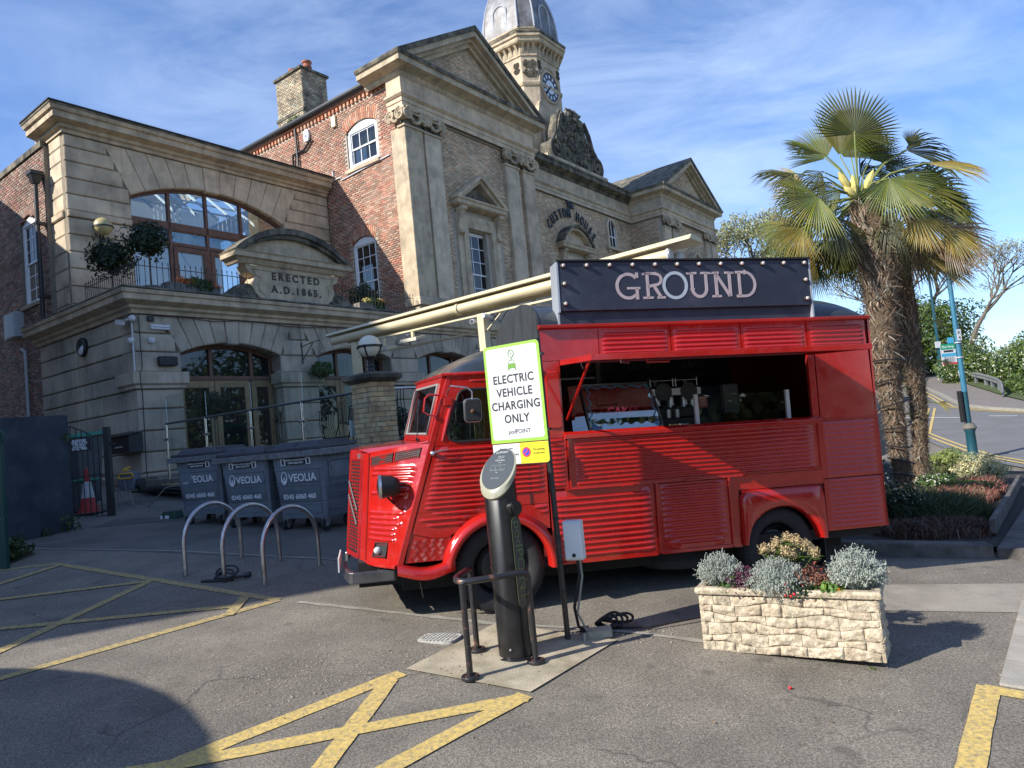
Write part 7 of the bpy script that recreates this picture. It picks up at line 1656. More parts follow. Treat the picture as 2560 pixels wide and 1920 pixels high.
# waste bins
m_bin=mat('grey_bin_plastic',(.14,.165,.195),.55,var=.12,scale=3,c2=(.17,.19,.20),c2scale=9,c2amt=.55,streak=.0)
m_lid=mat('dark_bin_lid',(.045,.048,.056),.5,var=.2); m_galv=mat('worn_rim',(.17,.18,.185),.6,var=.3,scale=14,metal=.2)
m_wht=mat('white_vinyl',(.72,.74,.76),.5); m_caster=mat('galvanised_caster',(.4,.4,.4),.45,metal=.7)
def bin_(x,y,rz,lb,wear,s=1.0):
    z0=hz(x,y); t=thing('waste_bin',lb,'waste bin',(x,y,z0),rz,'grey wheeled waste bins in a row'); t.scale=(s,s,s)
    wb,wt,db,dt,za,zb_=.385,.435,.27,.34,.17,1.0
    # body: tapered with recessed lines, front at -y
    rows=[]; b=MB()
    for z,k in((za,0),(za+.05,.05),(.37,.25),(.375,.25),(.385,.27),(.62,.55),(.625,.55),(.82,.8),(.835,.8),(zb_,1)):
        ins=-.0
        if z in(.375,.625,.835):ins=.006
        w_,d0=wb+(wt-wb)*k-ins,db+(dt-db)*k-ins; c=.035
        pts=[(-w_+c,.30-d0),(w_-c,.30-d0),(w_,.30-d0+c),(w_,.30+d0-c),(w_-c,.30+d0),(-w_+c,.30+d0),(-w_,.30+d0-c),(-w_,.30-d0+c)]
        rows.append([b.pt((p[0],p[1],z))for p in pts])
    for j in range(len(rows)-1):
        for i in range(8):b.f.append((rows[j][i],rows[j][(i+1)%8],rows[j+1][(i+1)%8],rows[j+1][i]))
    b.f.append(tuple(rows[0])[::-1]); b.f.append(tuple(rows[-1])); b.build('body',m_bin,t,smooth=35)
    # sloped front face helper
    def ff(px,z,o=0):k=(z-za)/(zb_-za); return(px,.30-(db+(dt-db)*k)-o,z)
    def sf(py,z,o=0):k=(z-za)/(zb_-za); return(wb+(wt-wb)*k+o,.30+py,z)
    b=MB()
    for(x0,x1,z0_,z1_)in((-.36,.36,.40,.60),(-.37,.37,.64,.80),(-.34,.34,.24,.35)):
        P=[ff(x0,z0_,.004),ff(x1,z0_,.004),ff(x1,z1_,.004),ff(x0,z1_,.004)]; b.tube(P,.005,4,closed=True)
    for(y0,y1,z0_,z1_)in((-.2,.2,.66,.88),(-.2,.2,.56,.63),(-.2,.2,.47,.53),(-.2,.2,.26,.42)):b.tube([sf(y0,z0_,.003),sf(y1,z0_,.003),sf(y1,z1_,.003),sf(y0,z1_,.003)],.005,4,closed=True)
    b.build('pressed_panel',m_bin,t,smooth=True)
    b=MB(); b.sweep([(.0,.985),(.05,.98),(.055,.96),(.065,.96),(.065,1.035),(.0,1.045)],[(-wt-.01,.62),(-wt-.01,-.04),(wt+.01,-.04),(wt+.01,.62)]); b.build('rim',m_galv,t,bevel=.004)
    lid=MB(); lid.hexa([(-wt-.02,-.09,1.04),(wt+.02,-.09,1.04),(wt+.02,.68,1.06),(-wt-.02,.68,1.06),(-wt-.015,-.08,1.085),(wt+.015,-.08,1.085),(wt+.015,.67,1.11),(-wt-.015,.67,1.11)])
    lid=lid.build('lid',m_lid,t,bevel=.012)
    for a,c in((-.40,-.02),(.02,.40)):MB().add([(a,-.03,1.085),(c,-.03,1.085),(c,.62,1.10),(a,.62,1.10),(a+.05,.03,1.155),(c-.05,.03,1.155),(c-.05,.58,1.15),(a+.05,.58,1.15)],[(0,1,5,4),(1,2,6,5),(2,3,7,6),(3,0,4,7),(4,5,6,7)]).build('lid_dome',m_lid,lid,bevel=.02)
    MB().tube([sf(-.24,.90,.02),sf(-.20,.86,.04),sf(-.16,.60,.05),sf(.16,.58,.05),sf(.20,.86,.04),sf(.22,.90,.02)],.009,7).build('lifting_bar',m_galv,t,smooth=True)
    for x_ in(-.33,.33):
        for y_ in(.10,.52):
            c=MB(); c.hexa([(x_-.03,y_-.045,.11),(x_+.03,y_-.045,.11),(x_+.03,y_+.03,.11),(x_-.03,y_+.03,.11),(x_-.045,y_-.05,.18),(x_+.045,y_-.05,.18),(x_+.045,y_+.05,.18),(x_-.045,y_+.05,.18)]); c.box(x_-.032,x_-.026,y_-.04,y_+.02,.07,.13).box(x_+.026,x_+.032,y_-.04,y_+.02,.07,.13)
            cs=c.build('caster',m_caster,t); MB().lathe([(0,-.022),(.05,-.022),(.078,-.018),(.082,0),(.078,.018),(.05,.022),(0,.022)],(x_,y_-.02,.082),18,'x').build('wheel',m_tyre,cs,smooth=40)
            MB().lathe([(0,-.024),(.035,-.024),(.035,-.022)],(x_,y_-.02,.082),12,'x').lathe([(0,.024),(.035,.024),(.035,.022)],(x_,y_-.02,.082),12,'x').build('hub',m_caster,cs)
            # lettering
    Mx=lambda x_,z,o=.006:frame3(ff(x_,z,o),(1,0,0),(0,-(dt-db)/(zb_-za),1))
    wx={0:'VEOLIA',1:'VEOLIA',2:"'EOLIA"}[wear]; ww={0:'0345 6060 460',1:'0345 6060 460',2:'0345 6060 460'}[wear]
    text(wx,.14,m_wht,t,Mx(.085,.65,.011),.0006,'lettering',bold=.003,sx=1.0); text(ww,.088,m_wht,t,Mx(.0,.425,.011),.0006,'lettering',bold=.0025,sx=1.05)
    if wear<2:
        c=ff(-.225,.70,.011); b=MB(); n=26
        for rr,zz,hole in((1,1,1),):
            P=[(c[0]+.055*math.sin(a),c[1]-.0,c[2]+.085*math.cos(a))for a in[2*math.pi*i/n for i in range(n)]]; Q=[(c[0]+.036*math.sin(a),c[1]-.0,c[2]+.016+.058*math.cos(a))for a in[2*math.pi*i/n for i in range(n)]]
            o=len(b.v); b.v+=P+Q; b.f+=[(o+i,o+(i+1)%n,o+n+(i+1)%n,o+n+i)for i in range(n)]
        b.add([(c[0]+.013*math.sin(a),c[1],c[2]-.012+.02*math.cos(a))for a in[2*math.pi*i/12 for i in range(12)]],[tuple(range(12))]); b.add([(c[0]-.006,c[1],c[2]-.03),(c[0]+.006,c[1],c[2]-.03),(c[0]+.012,c[1],c[2]-.055),(c[0]-.012,c[1],c[2]-.055)],[(0,1,2,3)])
        b.build('emblem',m_wht,t,fix=False)
    else:
        c=ff(-.24,.69,.011); b=MB()
        for q in range(5):b.add([(c[0]-.05+.02*q,c[1],c[2]-.06+.01*(q%3)),(c[0]-.035+.02*q,c[1],c[2]-.055),(c[0]-.038+.02*q,c[1],c[2]-.01-.02*(q%2))],[(0,1,2)])
        b.build('emblem_scraps',m_wht,t,fix=False)
    lb_=MB().hexa([ff(-.165,.865,.007),ff(.165,.865,.007),ff(.165,.865,.003),ff(-.165,.865,.003),ff(-.165,.95,.007),ff(.165,.95,.007),ff(.165,.95,.003),ff(-.165,.95,.003)]).build('label',m_black,t)
    text('GENERAL NON-HAZARDOUS',.032,m_wht,t,Mx(0,.915,.009),.0004,'lettering',sx=.78,bold=.0012); text('COMPACTABLE WASTE',.032,m_wht,t,Mx(0,.878,.009),.0004,'lettering',sx=.78,bold=.0012)
    for q in((-.215,.215)if wear<2 else(.215,)):
        MB().hexa([ff(q-.04,.862,.007),ff(q+.04,.862,.007),ff(q+.04,.862,.003),ff(q-.04,.862,.003),ff(q-.04,.95,.007),ff(q+.04,.95,.007),ff(q+.04,.95,.003),ff(q-.04,.95,.003)]).build('label',m_wht,t)
        MB().hexa([ff(q-.02,.872,.009),ff(q+.02,.872,.009),ff(q+.02,.872,.007),ff(q-.02,.872,.007),ff(q-.014,.935,.009),ff(q+.014,.935,.009),ff(q+.014,.935,.007),ff(q-.014,.935,.007)]).build('sack_symbol',m_black,t)
    return t
bin_(-3.02,9.72,R(-27),'nearest and tallest grey VEOLIA waste bin, at the right of the row by the van',0,1.06)
bin_(-3.90,10.12,R(-24),'middle grey VEOLIA waste bin of the row of three',1,1.0)
bin_(-4.76,10.58,R(-22),'leftmost grey waste bin with a half peeled VEOLIA name',2,1.0)
# pod point charging post
CPX,CPY=-.155,4.93
cp_=thing('charging_post','black pod POINT electric car charging post with slanted screen inside a hoop barrier','charging post',G(CPX,CPY),R(-32))
m_pod=mat('black_anodised',(.010,.010,.011),.32,var=.35,scale=7,coat=.1,c2=(.022,.022,.022),c2scale=9,c2amt=.35)
def oval(rx,ry,n=30):return[(rx*math.cos(2*math.pi*i/n),ry*math.sin(2*math.pi*i/n))for i in range(n)]
b=MB(); n=30; rx,ry=.118,.10; O=oval(rx,ry)
ztop=lambda x,y:1.10+(y+.10)/.20*.26
ra=[b.pt((x,y,.01))for x,y in O]; rb=[b.pt((x,y,ztop(x,y)))for x,y in O]
for i in range(n):b.f.append((ra[i],ra[(i+1)%n],rb[(i+1)%n],rb[i]))
b.f.append(tuple(rb)); b.build('column',m_pod,cp_,smooth=40)
b=MB(); m_clear=mat('smoky_clear_collar',(.34,.33,.24),.2,coat=.6)
for k in range(1):
    r0=[b.pt((x*1.02,y*1.02,ztop(x,y)-.035))for x,y in O]; r1=[b.pt((x*1.17,y*1.17,ztop(x*1.1,y*1.1)-.01))for x,y in O]; r2=[b.pt((x*1.17,y*1.17,ztop(x*1.1,y*1.1)+.028))for x,y in O]; r3=[b.pt((x*1.02,y*1.02,ztop(x,y)+.04))for x,y in O]
    for A_,B_ in((r0,r1),(r1,r2),(r2,r3)):
        for i in range(n):b.f.append((A_[i],A_[(i+1)%n],B_[(i+1)%n],B_[i]))
b.build('collar',m_clear,cp_,smooth=40)
m_scr=mat('screen_panel',(.055,.062,.065),.35,coat=.4)
b=MB(); r3=[b.pt((x*1.04,y*1.04,ztop(x,y)+.042))for x,y in O]; b.f.append(tuple(r3)); b.build('screen',m_scr,cp_,fix=False)
SM=lambda x,y:frame3((x,y,ztop(x,y)+.044),(1,0,0),(0,1,1.3))
m_scrt=mat('screen_print',(.55,.6,.58),.6); m_lime=mat('dim_lime_print',(.12,.16,.06),.5)
for s_,y_,z_ in(('podPOINT',.075,.022),('Standard speed',.058,.009),('charging point',.050,.009),('Chris-Zena',.036,.017),('available',.026,.009),('Plug in',-.022,.008),('Tap to start charge',-.050,.009),('Cable safety',-.058,.008),('podpoint.com',-.082,.008)):text(s_,z_,m_scrt,cp_,SM(0,y_),.0003,'lettering')
for q in(-.042,0,.042):
    b=MB(); c0=[(q-.016,-.012),(q+.016,-.012),(q+.016,.014),(q-.016,.014)]; b.tube([(x,y,ztop(x,y)+.046)for x,y in c0],.0015,4,closed=True); b.tube([(q-.006,-.005,ztop(0,-.005)+.046),(q,.007,ztop(0,.007)+.046),(q+.006,-.005,ztop(0,-.005)+.046)],.001,4,closed=True); b.build('icon',m_scrt,cp_)
    # socket and long name plate on the right flank
def flank(a,z,o=0):a=R(a); return((rx+o)*math.cos(a),(ry+o)*math.sin(a),z)
sa=-14
MB().lathe([(0,.03),(.05,.03),(.055,.02),(.058,0)],(0,0,0),20,'x')
b=MB(); o_=Vector(flank(sa,1.0)); nrm=Vector((math.cos(R(sa)),math.sin(R(sa)),0)); tg=Vector((-nrm.y,nrm.x,0))
def disc(b,c,r0,z_,r1=None,sx=1):
    n_=24; A_=[c+nrm*z_+tg*(r0*sx*math.cos(2*math.pi*i/n_))+Vector((0,0,r0*math.sin(2*math.pi*i/n_)))for i in range(n_)]; B_=[p-nrm*(z_+.02)for p in A_]
    b.add([tuple(p)for p in A_+B_],[tuple(range(n_))]+[(i,(i+1)%n_,n_+(i+1)%n_,n_+i)for i in range(n_)])
disc(b,o_,.052,.028); disc(b,o_,.045,.036); b.build('socket_cover',m_pod,cp_,smooth=30)
b=MB(); w_=.042
P=[(w_*math.cos(R(a)),.90+w_*math.sin(R(a)))for a in range(0,181,20)]+[(w_*math.cos(R(a)),.38+w_*math.sin(R(a)))for a in range(180,361,20)]
c0=Vector(flank(sa,0)); b.add([tuple(c0+nrm*.004+tg*x+Vector((0,0,z)))for x,z in P],[tuple(range(len(P)))]); b.build('name_plate',mat('grey_plate',(.05,.05,.052),.35),cp_,fix=False)
b=MB(); b.tube([tuple(c0+nrm*.006+tg*x+Vector((0,0,z)))for x,z in P],.0012,4,closed=True); b.build('plate_outline',m_lime,cp_)
pm=frame3(tuple(c0+nrm*.007+Vector((0,0,.885))-tg*.012),(0,0,-1),tuple(tg)); text('podPOINT',.095,m_lime,cp_,frame3(tuple(c0+nrm*.007-tg*.022+Vector((0,0,.65))),(0,0,-1),tuple(tg)),.0004,'lettering',sx=1.25)
MB().lathe([(0,.03),(.135,.03),(.14,.015),(.14,0)],(0,0,-.02),30).build('base_flange',m_pod,cp_)
MB().ball((.03,-.10,.07),.009,8).build('bolt',m_caster,cp_)
# hoop barrier round the post
hr=thing('hoop_barrier','low black tubular guard rail on four legs wrapped round the charging post','barrier',(0,0,0))
L3=[Vector((-.44,4.57)),Vector((-.42,5.03)),Vector((-.02,4.77))]
ztp=hz(-.2,4.8)+.60
m_brl=mat('chipped_black_paint',(.02,.02,.022),.35,coat=.3,c2=(.32,.13,.07),c2scale=14,c2amt=.16)
path=[(-.42,5.03,ztp-.04),(-.425,5.02,ztp-.01),(-.44,4.97,ztp),(-.49,4.75,ztp),(-.485,4.68,ztp),(-.455,4.615,ztp),(-.42,4.60,ztp),(-.30,4.625,ztp),(-.05,4.72,ztp),(-.025,4.735,ztp-.01),(-.02,4.76,ztp-.05)]
MB().tube(path,.021,12).build('top_rail',m_brl,hr,smooth=60)
for p,zt_ in((L3[0],ztp),(L3[1],ztp-.03),(L3[2],ztp-.04)):
    MB().tube([(p.x,p.y,hz(p.x,p.y)),(p.x,p.y,zt_)],.020,12).build('leg',m_brl,hr,smooth=60)
    f=MB().lathe([(0,.022),(.055,.022),(.06,.016),(.06,.0)],(p.x,p.y,hz(p.x,p.y)+.008),18).build('foot_plate',m_brl,hr)
    b=MB()
    for k in range(3):a=k*2.1; b.lathe([(0,.035),(.009,.035),(.009,.02)],(p.x+.042*math.cos(a),p.y+.042*math.sin(a),hz(p.x,p.y)+.004),6)
    b.build('bolt',MATS['rusty_iron'],f,kind='stuff')
    # sign on its pole
SP=thing('charging_sign','white and lime ELECTRIC VEHICLE CHARGING ONLY sign on a black pole before the van','sign',G(.22,5.17),R(-33))
MB().tube([(0,0,-.05),(-.006,0,2.18)],.021,12).build('pole',m_brl,SP,smooth=60)
m_lg=mat('lime_green_border',(.27,.50,.05),.45); m_sw=mat('white_sign',(.58,.60,.62),.4); m_tx=mat('sign_black',(.02,.02,.025),.5); m_sy=mat('sign_yellow',(.66,.60,.02),.45)
def rrect(x0,x1,z0,z1,r_,n=5,cs=(1,1,1,1)):
    P=[]
    for(cx_,cz_,a0,on)in((x1-r_,z0+r_,-90,cs[0]),(x1-r_,z1-r_,0,cs[1]),(x0+r_,z1-r_,90,cs[2]),(x0+r_,z0+r_,180,cs[3])):
        if on:P+=[(cx_+r_*math.cos(R(a0+90*i/n)),cz_+r_*math.sin(R(a0+90*i/n)))for i in range(n+1)]
        else:P+=[(cx_+r_*(1 if a0 in(-90,0)else-1),cz_+r_*(1 if a0 in(0,90)else-1))]
    return P
pl_=lambda p,t:(p[0],t,p[1])
sx0,sx1,sz0,sz1=-.478,.018,1.435,2.17
MB().prism(rrect(sx0,sx1,sz0,sz1,.035,cs=(0,1,1,0)),pl_,-.028,-.024).build('plate',m_lg,SP)
MB().prism(rrect(sx0+.022,sx1-.022,sz0+.024,sz1-.022,.022),pl_,-.0295,-.0285).build('face',m_sw,SP)
xc=(sx0+sx1)/2
for i,s_ in enumerate(('ELECTRIC','VEHICLE','CHARGING','ONLY')):text(s_,.087,m_tx,SP,FR(xc,-.0305,1.880-i*.099),.0004,'lettering',bold=.0022,sx=.90,space=1.08)
text('pod',.045,m_tx,SP,FR(xc-.05,-.0305,1.50),.0003,'lettering',bold=.0003); text('POINT',.045,m_tx,SP,FR(xc+.045,-.0305,1.50),.0003,'lettering',bold=.0003)
b=MB(); b.tube([(xc+.024*math.cos(t),-.031,2.095+.028*math.sin(t))for t in[2*math.pi*i/24 for i in range(24)]],.003,5,closed=True); b.tube([(xc,-.031,2.067),(xc,-.031,2.045)],.003,5).add([(xc+.004,-.031,2.108),(xc-.008,-.031,2.092),(xc,-.031,2.092),(xc-.004,-.031,2.080),(xc+.008,-.031,2.098),(xc,-.031,2.098)],[(0,1,2,5),(2,3,4,5)])
b.prism([(xc-.034,1.985),(xc+.034,1.985),(xc+.036,2.012),(xc+.024,2.022),(xc-.024,2.022),(xc-.036,2.012)],pl_,-.0312,-.0300); b.tube([(xc-.026,-.031,2.02),(xc-.018,-.031,2.046),(xc+.018,-.031,2.046),(xc+.026,-.031,2.02)],.0022,4); b.box(xc-.034,xc-.024,-.0312,-.03,1.970,1.99).box(xc+.024,xc+.034,-.0312,-.03,1.970,1.99); b.build('car_symbol',mat('symbol_green',(.12,.28,.03),.5),SP)
MB().prism(rrect(sx0+.004,sx1+.002,sz0-.165,sz0-.006,.03,cs=(1,0,0,0)),pl_,-.027,-.0235).build('lower_plate',mat('sign_edge_dark',(.06,.07,.06),.5),SP)
MB().prism([(sx0+.008,sz0-.160),(xc-.0,sz0-.160),(xc-.0,sz0-.008),(sx0+.008,sz0-.008)],pl_,-.0285,-.0275).build('lower_face',m_sw,SP); MB().prism(rrect(xc,sx1-.002,sz0-.160,sz0-.008,.026,cs=(1,0,0,0)),pl_,-.0285,-.0275).build('lower_face',m_sy,SP)
b=MB().lathe([(0,0),(.037,0),(.037,.001)],(xc+.055,-.030,sz0-.078),24,'y'); b.build('restriction_disc',mat('sign_red',(.65,.03,.05),.5),SP)
MB().lathe([(0,0),(.026,0),(.026,.001)],(xc+.055,-.0312,sz0-.078),24,'y').build('restriction_disc',mat('sign_blue',(.03,.05,.55),.5),SP)
b=MB(); b.T=Matrix.Translation((xc+.055,-.0324,sz0-.078))@Matrix.Rotation(R(-45),4,'Y'); b.box(-.030,.030,-.0004,.0004,-.004,.004); b.build('restriction_bar',MATS['sign_red'],SP)
text('No parking',.023,m_tx,SP,FR(xc+.163,-.030,sz0-.068),.0003,'lettering',sx=.92); text('at any time',.023,m_tx,SP,FR(xc+.163,-.030,sz0-.096),.0003,'lettering',sx=.92); text('Electric vehicle',.021,m_tx,SP,FR(xc-.12,-.030,sz0-.05),.0003,'lettering',sx=.92); text('charging',.021,m_tx,SP,FR(xc-.045,-.030,sz0-.094),.0003,'lettering',sx=.92)
for z in(1.5,2.05):MB().box(-.03,.03,-.024,.02,z,z+.02).build('clip',m_brl,SP)
for z in(.35,.55,.72,.86):MB().lathe([(.024,0),(.027,.004),(.024,.008)],(0,0,z),12).build('cable_tie',m_rub,SP)
# meter box on the pole
mbx=thing('meter_box','white plastic electrical enclosure strapped to the black sign pole','electrical box',G(.335,5.20),R(-22))
m_encl=mat('light_grey_enclosure',(.74,.77,.75),.5,var=.05)
MB().box(-.062,.072,-.05,.035,.56,.84).build('box',m_encl,mbx,bevel=.008); MB().box(-.055,.078,-.066,-.05,.57,.83).build('door',m_encl,mbx,bevel=.008)
MB().lathe([(0,0),(.014,0),(.014,.006)],(.012,-.071,.60),14,'y').build('lock',m_tyre,mbx)
MB().tube([(.01,0,.56),(.02,0,.46),(-.04,-.02,.22),(-.03,.0,.08),(.03,.05,.02)],.012,6).build('cable',m_rub,mbx,smooth=True); MB().tube([(.03,0,.56),(.035,0,.44),(-.02,-.02,.18),(.03,.0,.05)],.009,6).build('cable',mat('grey_cable',(.25,.25,.2),.6),mbx,smooth=True)
cc=thing('cable_coil','tangle of black cable lying on the concrete beside the black sign pole','cable coil',G(.50,5.32)); b=MB()
for j in range(5):rr=.06+.012*j; b.tube([(rr*math.cos(t)+.03*j,.04*math.sin(t*2)+.02*j,.06+rr*.8*math.sin(t)*(.8 if j<3 else .3))for t in[2*math.pi*i/20 for i in range(20)]],.010,6,closed=True)
b.tube([(.1,0,.01),(.3,-.05,.012),(.55,.02,.01),(.8,.1,.01)],.008,5); b.tube([(-.1,.02,.012),(-.25,-.02,.01),(-.42,.1,.01),(-.6,.25,.01)],.010,5); b.build('loop',m_rub,cc,smooth=True)
stp=thing('metal_stub','short galvanised pipe stub beside the cable tangle','stub',G(.335,5.12)); MB().tube([(0,0,-.01),(0,0,.06)],.014,10).build('tube',m_caster,stp,smooth=True)
cb=thing('concrete_block','rough concrete lump under the cable tangle','block',G(.44,5.22)); MB().hexa([(-.1,-.07,0),(.1,-.07,0),(.12,.07,0),(-.09,.08,0),(-.08,-.05,.05),(.09,-.05,.045),(.1,.05,.06),(-.08,.06,.05)]).build('lump',m_pad,cb,bevel=.01)
berry=MB().ball((1.42,4.19,hz(1.42,4.19)+.010),.010,10).build('fallen_berry',mat('berry_red',(.6,.02,.03),.4),smooth=True); tag(berry,'single red berry on the asphalt in front of the stone planter','berry')
# ================================================================ left corner: boarded wall, gate and what stands behind it
bw=thing('boarded_wall','tall dark slate-blue rendered wall at the left edge beside the gate','wall',(0,0,0))
m_slab2=mat('dark_blue_render',(.028,.038,.052),.85,var=.25,scale=2.5,bump=.3,bscale=40,c2=(.05,.06,.07),c2scale=4,c2amt=.4)
MB().hexa([(-6.84,10.80,.5),(-7.22,9.70,.4),(-7.6,9.9,.4),(-7.15,10.9,.5),(-6.84,10.80,2.37),(-7.22,9.70,2.33),(-7.6,9.9,2.33),(-7.15,10.9,2.37)]).build('panel',m_slab2,bw,bevel=.01)
MB().hexa([(-7.22,9.70,.4),(-8.4,6.2,.3),(-8.8,6.3,.3),(-7.6,9.9,.4),(-7.22,9.70,2.33),(-8.4,6.2,2.25),(-8.8,6.3,2.25),(-7.6,9.9,2.33)]).build('panel',m_slab2,bw)
MB().box(-6.93,-6.86,10.82,10.9,.5,2.36).build('end_post',m_slab2,bw)
m_ivy=leafmat('ivy_leaf',(.05,.09,.02))
for k,(c,r_,n_,lb)in enumerate((((-6.88,10.80,2.0),.12,60,'small ivy sprig near the top corner of the dark blue wall'),((-6.82,10.75,.72),.18,110,'ivy tuft at the foot of the dark blue wall corner'),((-6.96,10.4,.62),.12,60,'small weed at the base of the dark blue wall'))):
    iv=leafball('ivy',c,r_,n_,m_ivy,None,.03,(1,1,1),80+k,shell=.1); tag(iv,lb,'ivy')
wd=leafball('weeds',(-6.45,8.75,hz(-6.45,8.75)+.1),.42,1500,m_ivy,None,.035,(.5,1.4,.45),90,shell=.1); tag(wd,'ground ivy and weeds at the foot of the green post','weeds',kind='stuff')
drape('verge_soil',[(-7.4,8.0),(-6.2,8.3),(-6.3,9.2),(-7.2,9.8)],.006,mat('dark_soil',(.05,.042,.03),.95,var=.3,scale=8,bump=.8),6,5)
gp=thing('fence_post','dark green steel palisade post at the far left edge','fence post',G(-6.12,8.4))
m_grn=mat('dark_green_paint',(.008,.055,.045),.45,var=.15)
MB().box(-.05,.04,-.03,.03,-.05,1.64).build('post',m_grn,gp,bevel=.006); MB().prism([(.04,1.62),(.07,1.56),(.055,1.5),(.04,1.46)],lambda p,t:(p[0],t,p[1]),-.01,.01).build('barb',m_grn,gp)
for z in(.58,.72,1.25):MB().ball((-.01,-.035,z),.013,8).build('bolt',m_caster,gp,smooth=True)
gt=thing('iron_gate','black iron bar gate with an arched top beside the annex','gate',(0,0,0))
gx0,gx1=-7.62,-6.97; gy=12.0
topz=lambda x:2.27-.23*((x-gx0)/(.50))**1.5 if x<-7.12 else 2.07
for i in range(8):x=gx0+(gx1-gx0)*i/7; MB().tube([(x,gy,.70),(x,gy,topz(x))],.009,6).build('bar',m_black,gt)
MB().tube([(gx0+(gx1-gx0)*i/20,gy,topz(gx0+(gx1-gx0)*i/20))for i in range(21)],.011,6).build('rail',m_black,gt); MB().tube([(gx0,gy,.70),(gx1,gy,.70)],.013,6).build('rail',m_black,gt); MB().tube([(gx0,gy,1.40),(gx1,gy,1.40)],.011,6).build('rail',m_black,gt)
MB().box(-6.955,-6.865,11.96,12.05,.4,2.19).build('gate_post',m_black,gt,bevel=.004); MB().box(-6.87,-6.78,11.99,12.01,1.88,1.92).build('latch',m_black,gt)
nt_=MB().box(-7.56,-7.17,11.965,11.975,1.82,2.03).build('notice',m_black,gt)
for s_,z_,h_ in(('PLEASE KEEP',1.985,.040),('THIS GATE',1.935,.052),('LOCKED',1.885,.052),('AT ALL TIMES',1.845,.040)):text(s_,h_*1.25,m_wht,gt,FR(-7.36,11.963,z_),.0006,'lettering',sx=.85,bold=.002)
wb_=thing('wheelie_bin','black wheelie bin with a green lid behind the iron gate','wheelie bin',G(-8.15,13.2),R(-10))
MB().hexa([(-.22,-.25,.08),(.22,-.25,.08),(.22,.25,.08),(-.22,.25,.08),(-.28,-.32,1.28),(.28,-.32,1.28),(.28,.32,1.28),(-.28,.32,1.28)]).build('body',m_lid,wb_,bevel=.02); m_glid=mat('green_lid',(.005,.16,.10),.5)
MB().hexa([(-.31,-.36,1.28),(.31,-.36,1.28),(.31,.34,1.30),(-.31,.34,1.30),(-.29,-.32,1.34),(.29,-.32,1.34),(.29,.32,1.40),(-.29,.32,1.40)]).build('lid',m_glid,wb_,bevel=.015)
wb2=thing('wheelie_bin','lower black box with a green rim behind the cone and gate','box',G(-8.0,12.7),R(-10)); MB().box(-.35,.35,-.2,.2,0,.52).build('body',m_lid,wb2,bevel=.02); MB().box(-.37,.42,-.22,.22,.52,.56).build('rim',m_glid,wb2,bevel=.01)
cn=thing('traffic_cone','red traffic cone with a dirty white sleeve standing behind the iron gate','traffic cone',(-7.50,12.35,hz(-7.5,12.35)))
m_cone=mat('faded_red_cone',(.38,.03,.025),.6,var=.2); zz=.0
MB().lathe([(.035,.78),(.055,.56)],(0,0,0),24).build('upper',m_cone,cn,smooth=True); MB().lathe([(0,.79),(.035,.78)],(0,0,0),24).build('tip',m_cone,cn)
MB().lathe([(.056,.56),(.105,.28)],(0,0,0),24).build('sleeve',mat('dirty_white_sleeve',(.42,.42,.42),.6,var=.3,scale=12),cn,smooth=True); MB().lathe([(.104,.28),(.16,.045),(.19,.03)],(0,0,0),24).build('lower',m_cone,cn,smooth=True); MB().box(-.22,.22,-.22,.22,0,.035).build('base',m_black,cn,bevel=.015)
hrl=thing('hose_reel','grey hose reel with a yellow handle hung on the annex corner wall','hose reel',(-7.25,13.25,1.05))
m_reel=mat('reel_grey',(.10,.12,.15),.5); m_rey=mat('reel_yellow',(.60,.33,.03),.5)
MB().prism([(-.13,.0),(.13,.0),(.15,.12),(.14,.33),(-.15,.35),(-.16,.12)],lambda p,t:(p[0],t,p[1]),-.12,.12).build('drum',m_reel,hrl,bevel=.02)
MB().tube([(x,-.13,z)for x,z in rrect(-.13,.13,.22,.31,.04)],.017,8,closed=True).build('handle',m_rey,hrl,smooth=True)
MB().lathe([(0,-.03),(.12,-.03),(.12,.03),(0,.03)],(.2,.02,.08),22,'x').build('wheel',m_black,hrl)
m_hose=mat('hose_grey',(.20,.20,.17),.6)
MB().tube([(-.02,-.14,.26),(.0,-.16,.12),(.01,-.16,-.02)],.008,6).build('hose',m_hose,hrl,smooth=True); MB().tube([(-.1,-.1,.36),(-.25,-.12,.25),(-.33,-.12,.08),(-.28,-.1,-.02),(-.2,-.12,.05)],.011,6).build('hose',m_hose,hrl,smooth=True)
MB().tube([(-.15,-.13,.0),(-.2,-.14,-.2),(-.16,-.15,-.42),(-.08,-.15,-.43),(-.1,-.14,-.2),(-.12,-.12,.0)],.011,6).build('hose',m_hose,hrl,smooth=True)
MB().tube([(.05,-.13,.0),(.2,-.3,-.25),(.45,-.45,-.38),(.75,-.6,-.2),(1.0,-.7,.0),(1.4,-.75,.05)],.011,6).build('hose',m_hose,hrl,smooth=True)
MB().box(-.08,.0,-.1,.0,.35,.40).tube([(-.05,-.05,.4),(.05,-.05,.42)],.02,6).build('tap_connector',m_rey,hrl,bevel=.005)
rb_=thing('bait_box','green rodent bait box on the ground at the foot of the terrace wall','box',G(-5.62,11.42),R(-20)); MB().hexa([(-.17,-.1,0),(.17,-.1,0),(.17,.1,0),(-.17,.1,0),(-.13,-.04,.12),(.13,-.04,.12),(.13,.1,.12),(-.13,.1,.12)]).build('body',mat('bait_green',(.012,.05,.03),.5),rb_,bevel=.01); MB().box(-.13,-.08,-.105,-.098,.01,.06).box(-.03,.05,-.105,-.098,.01,.06).build('label',m_wht,rb_)
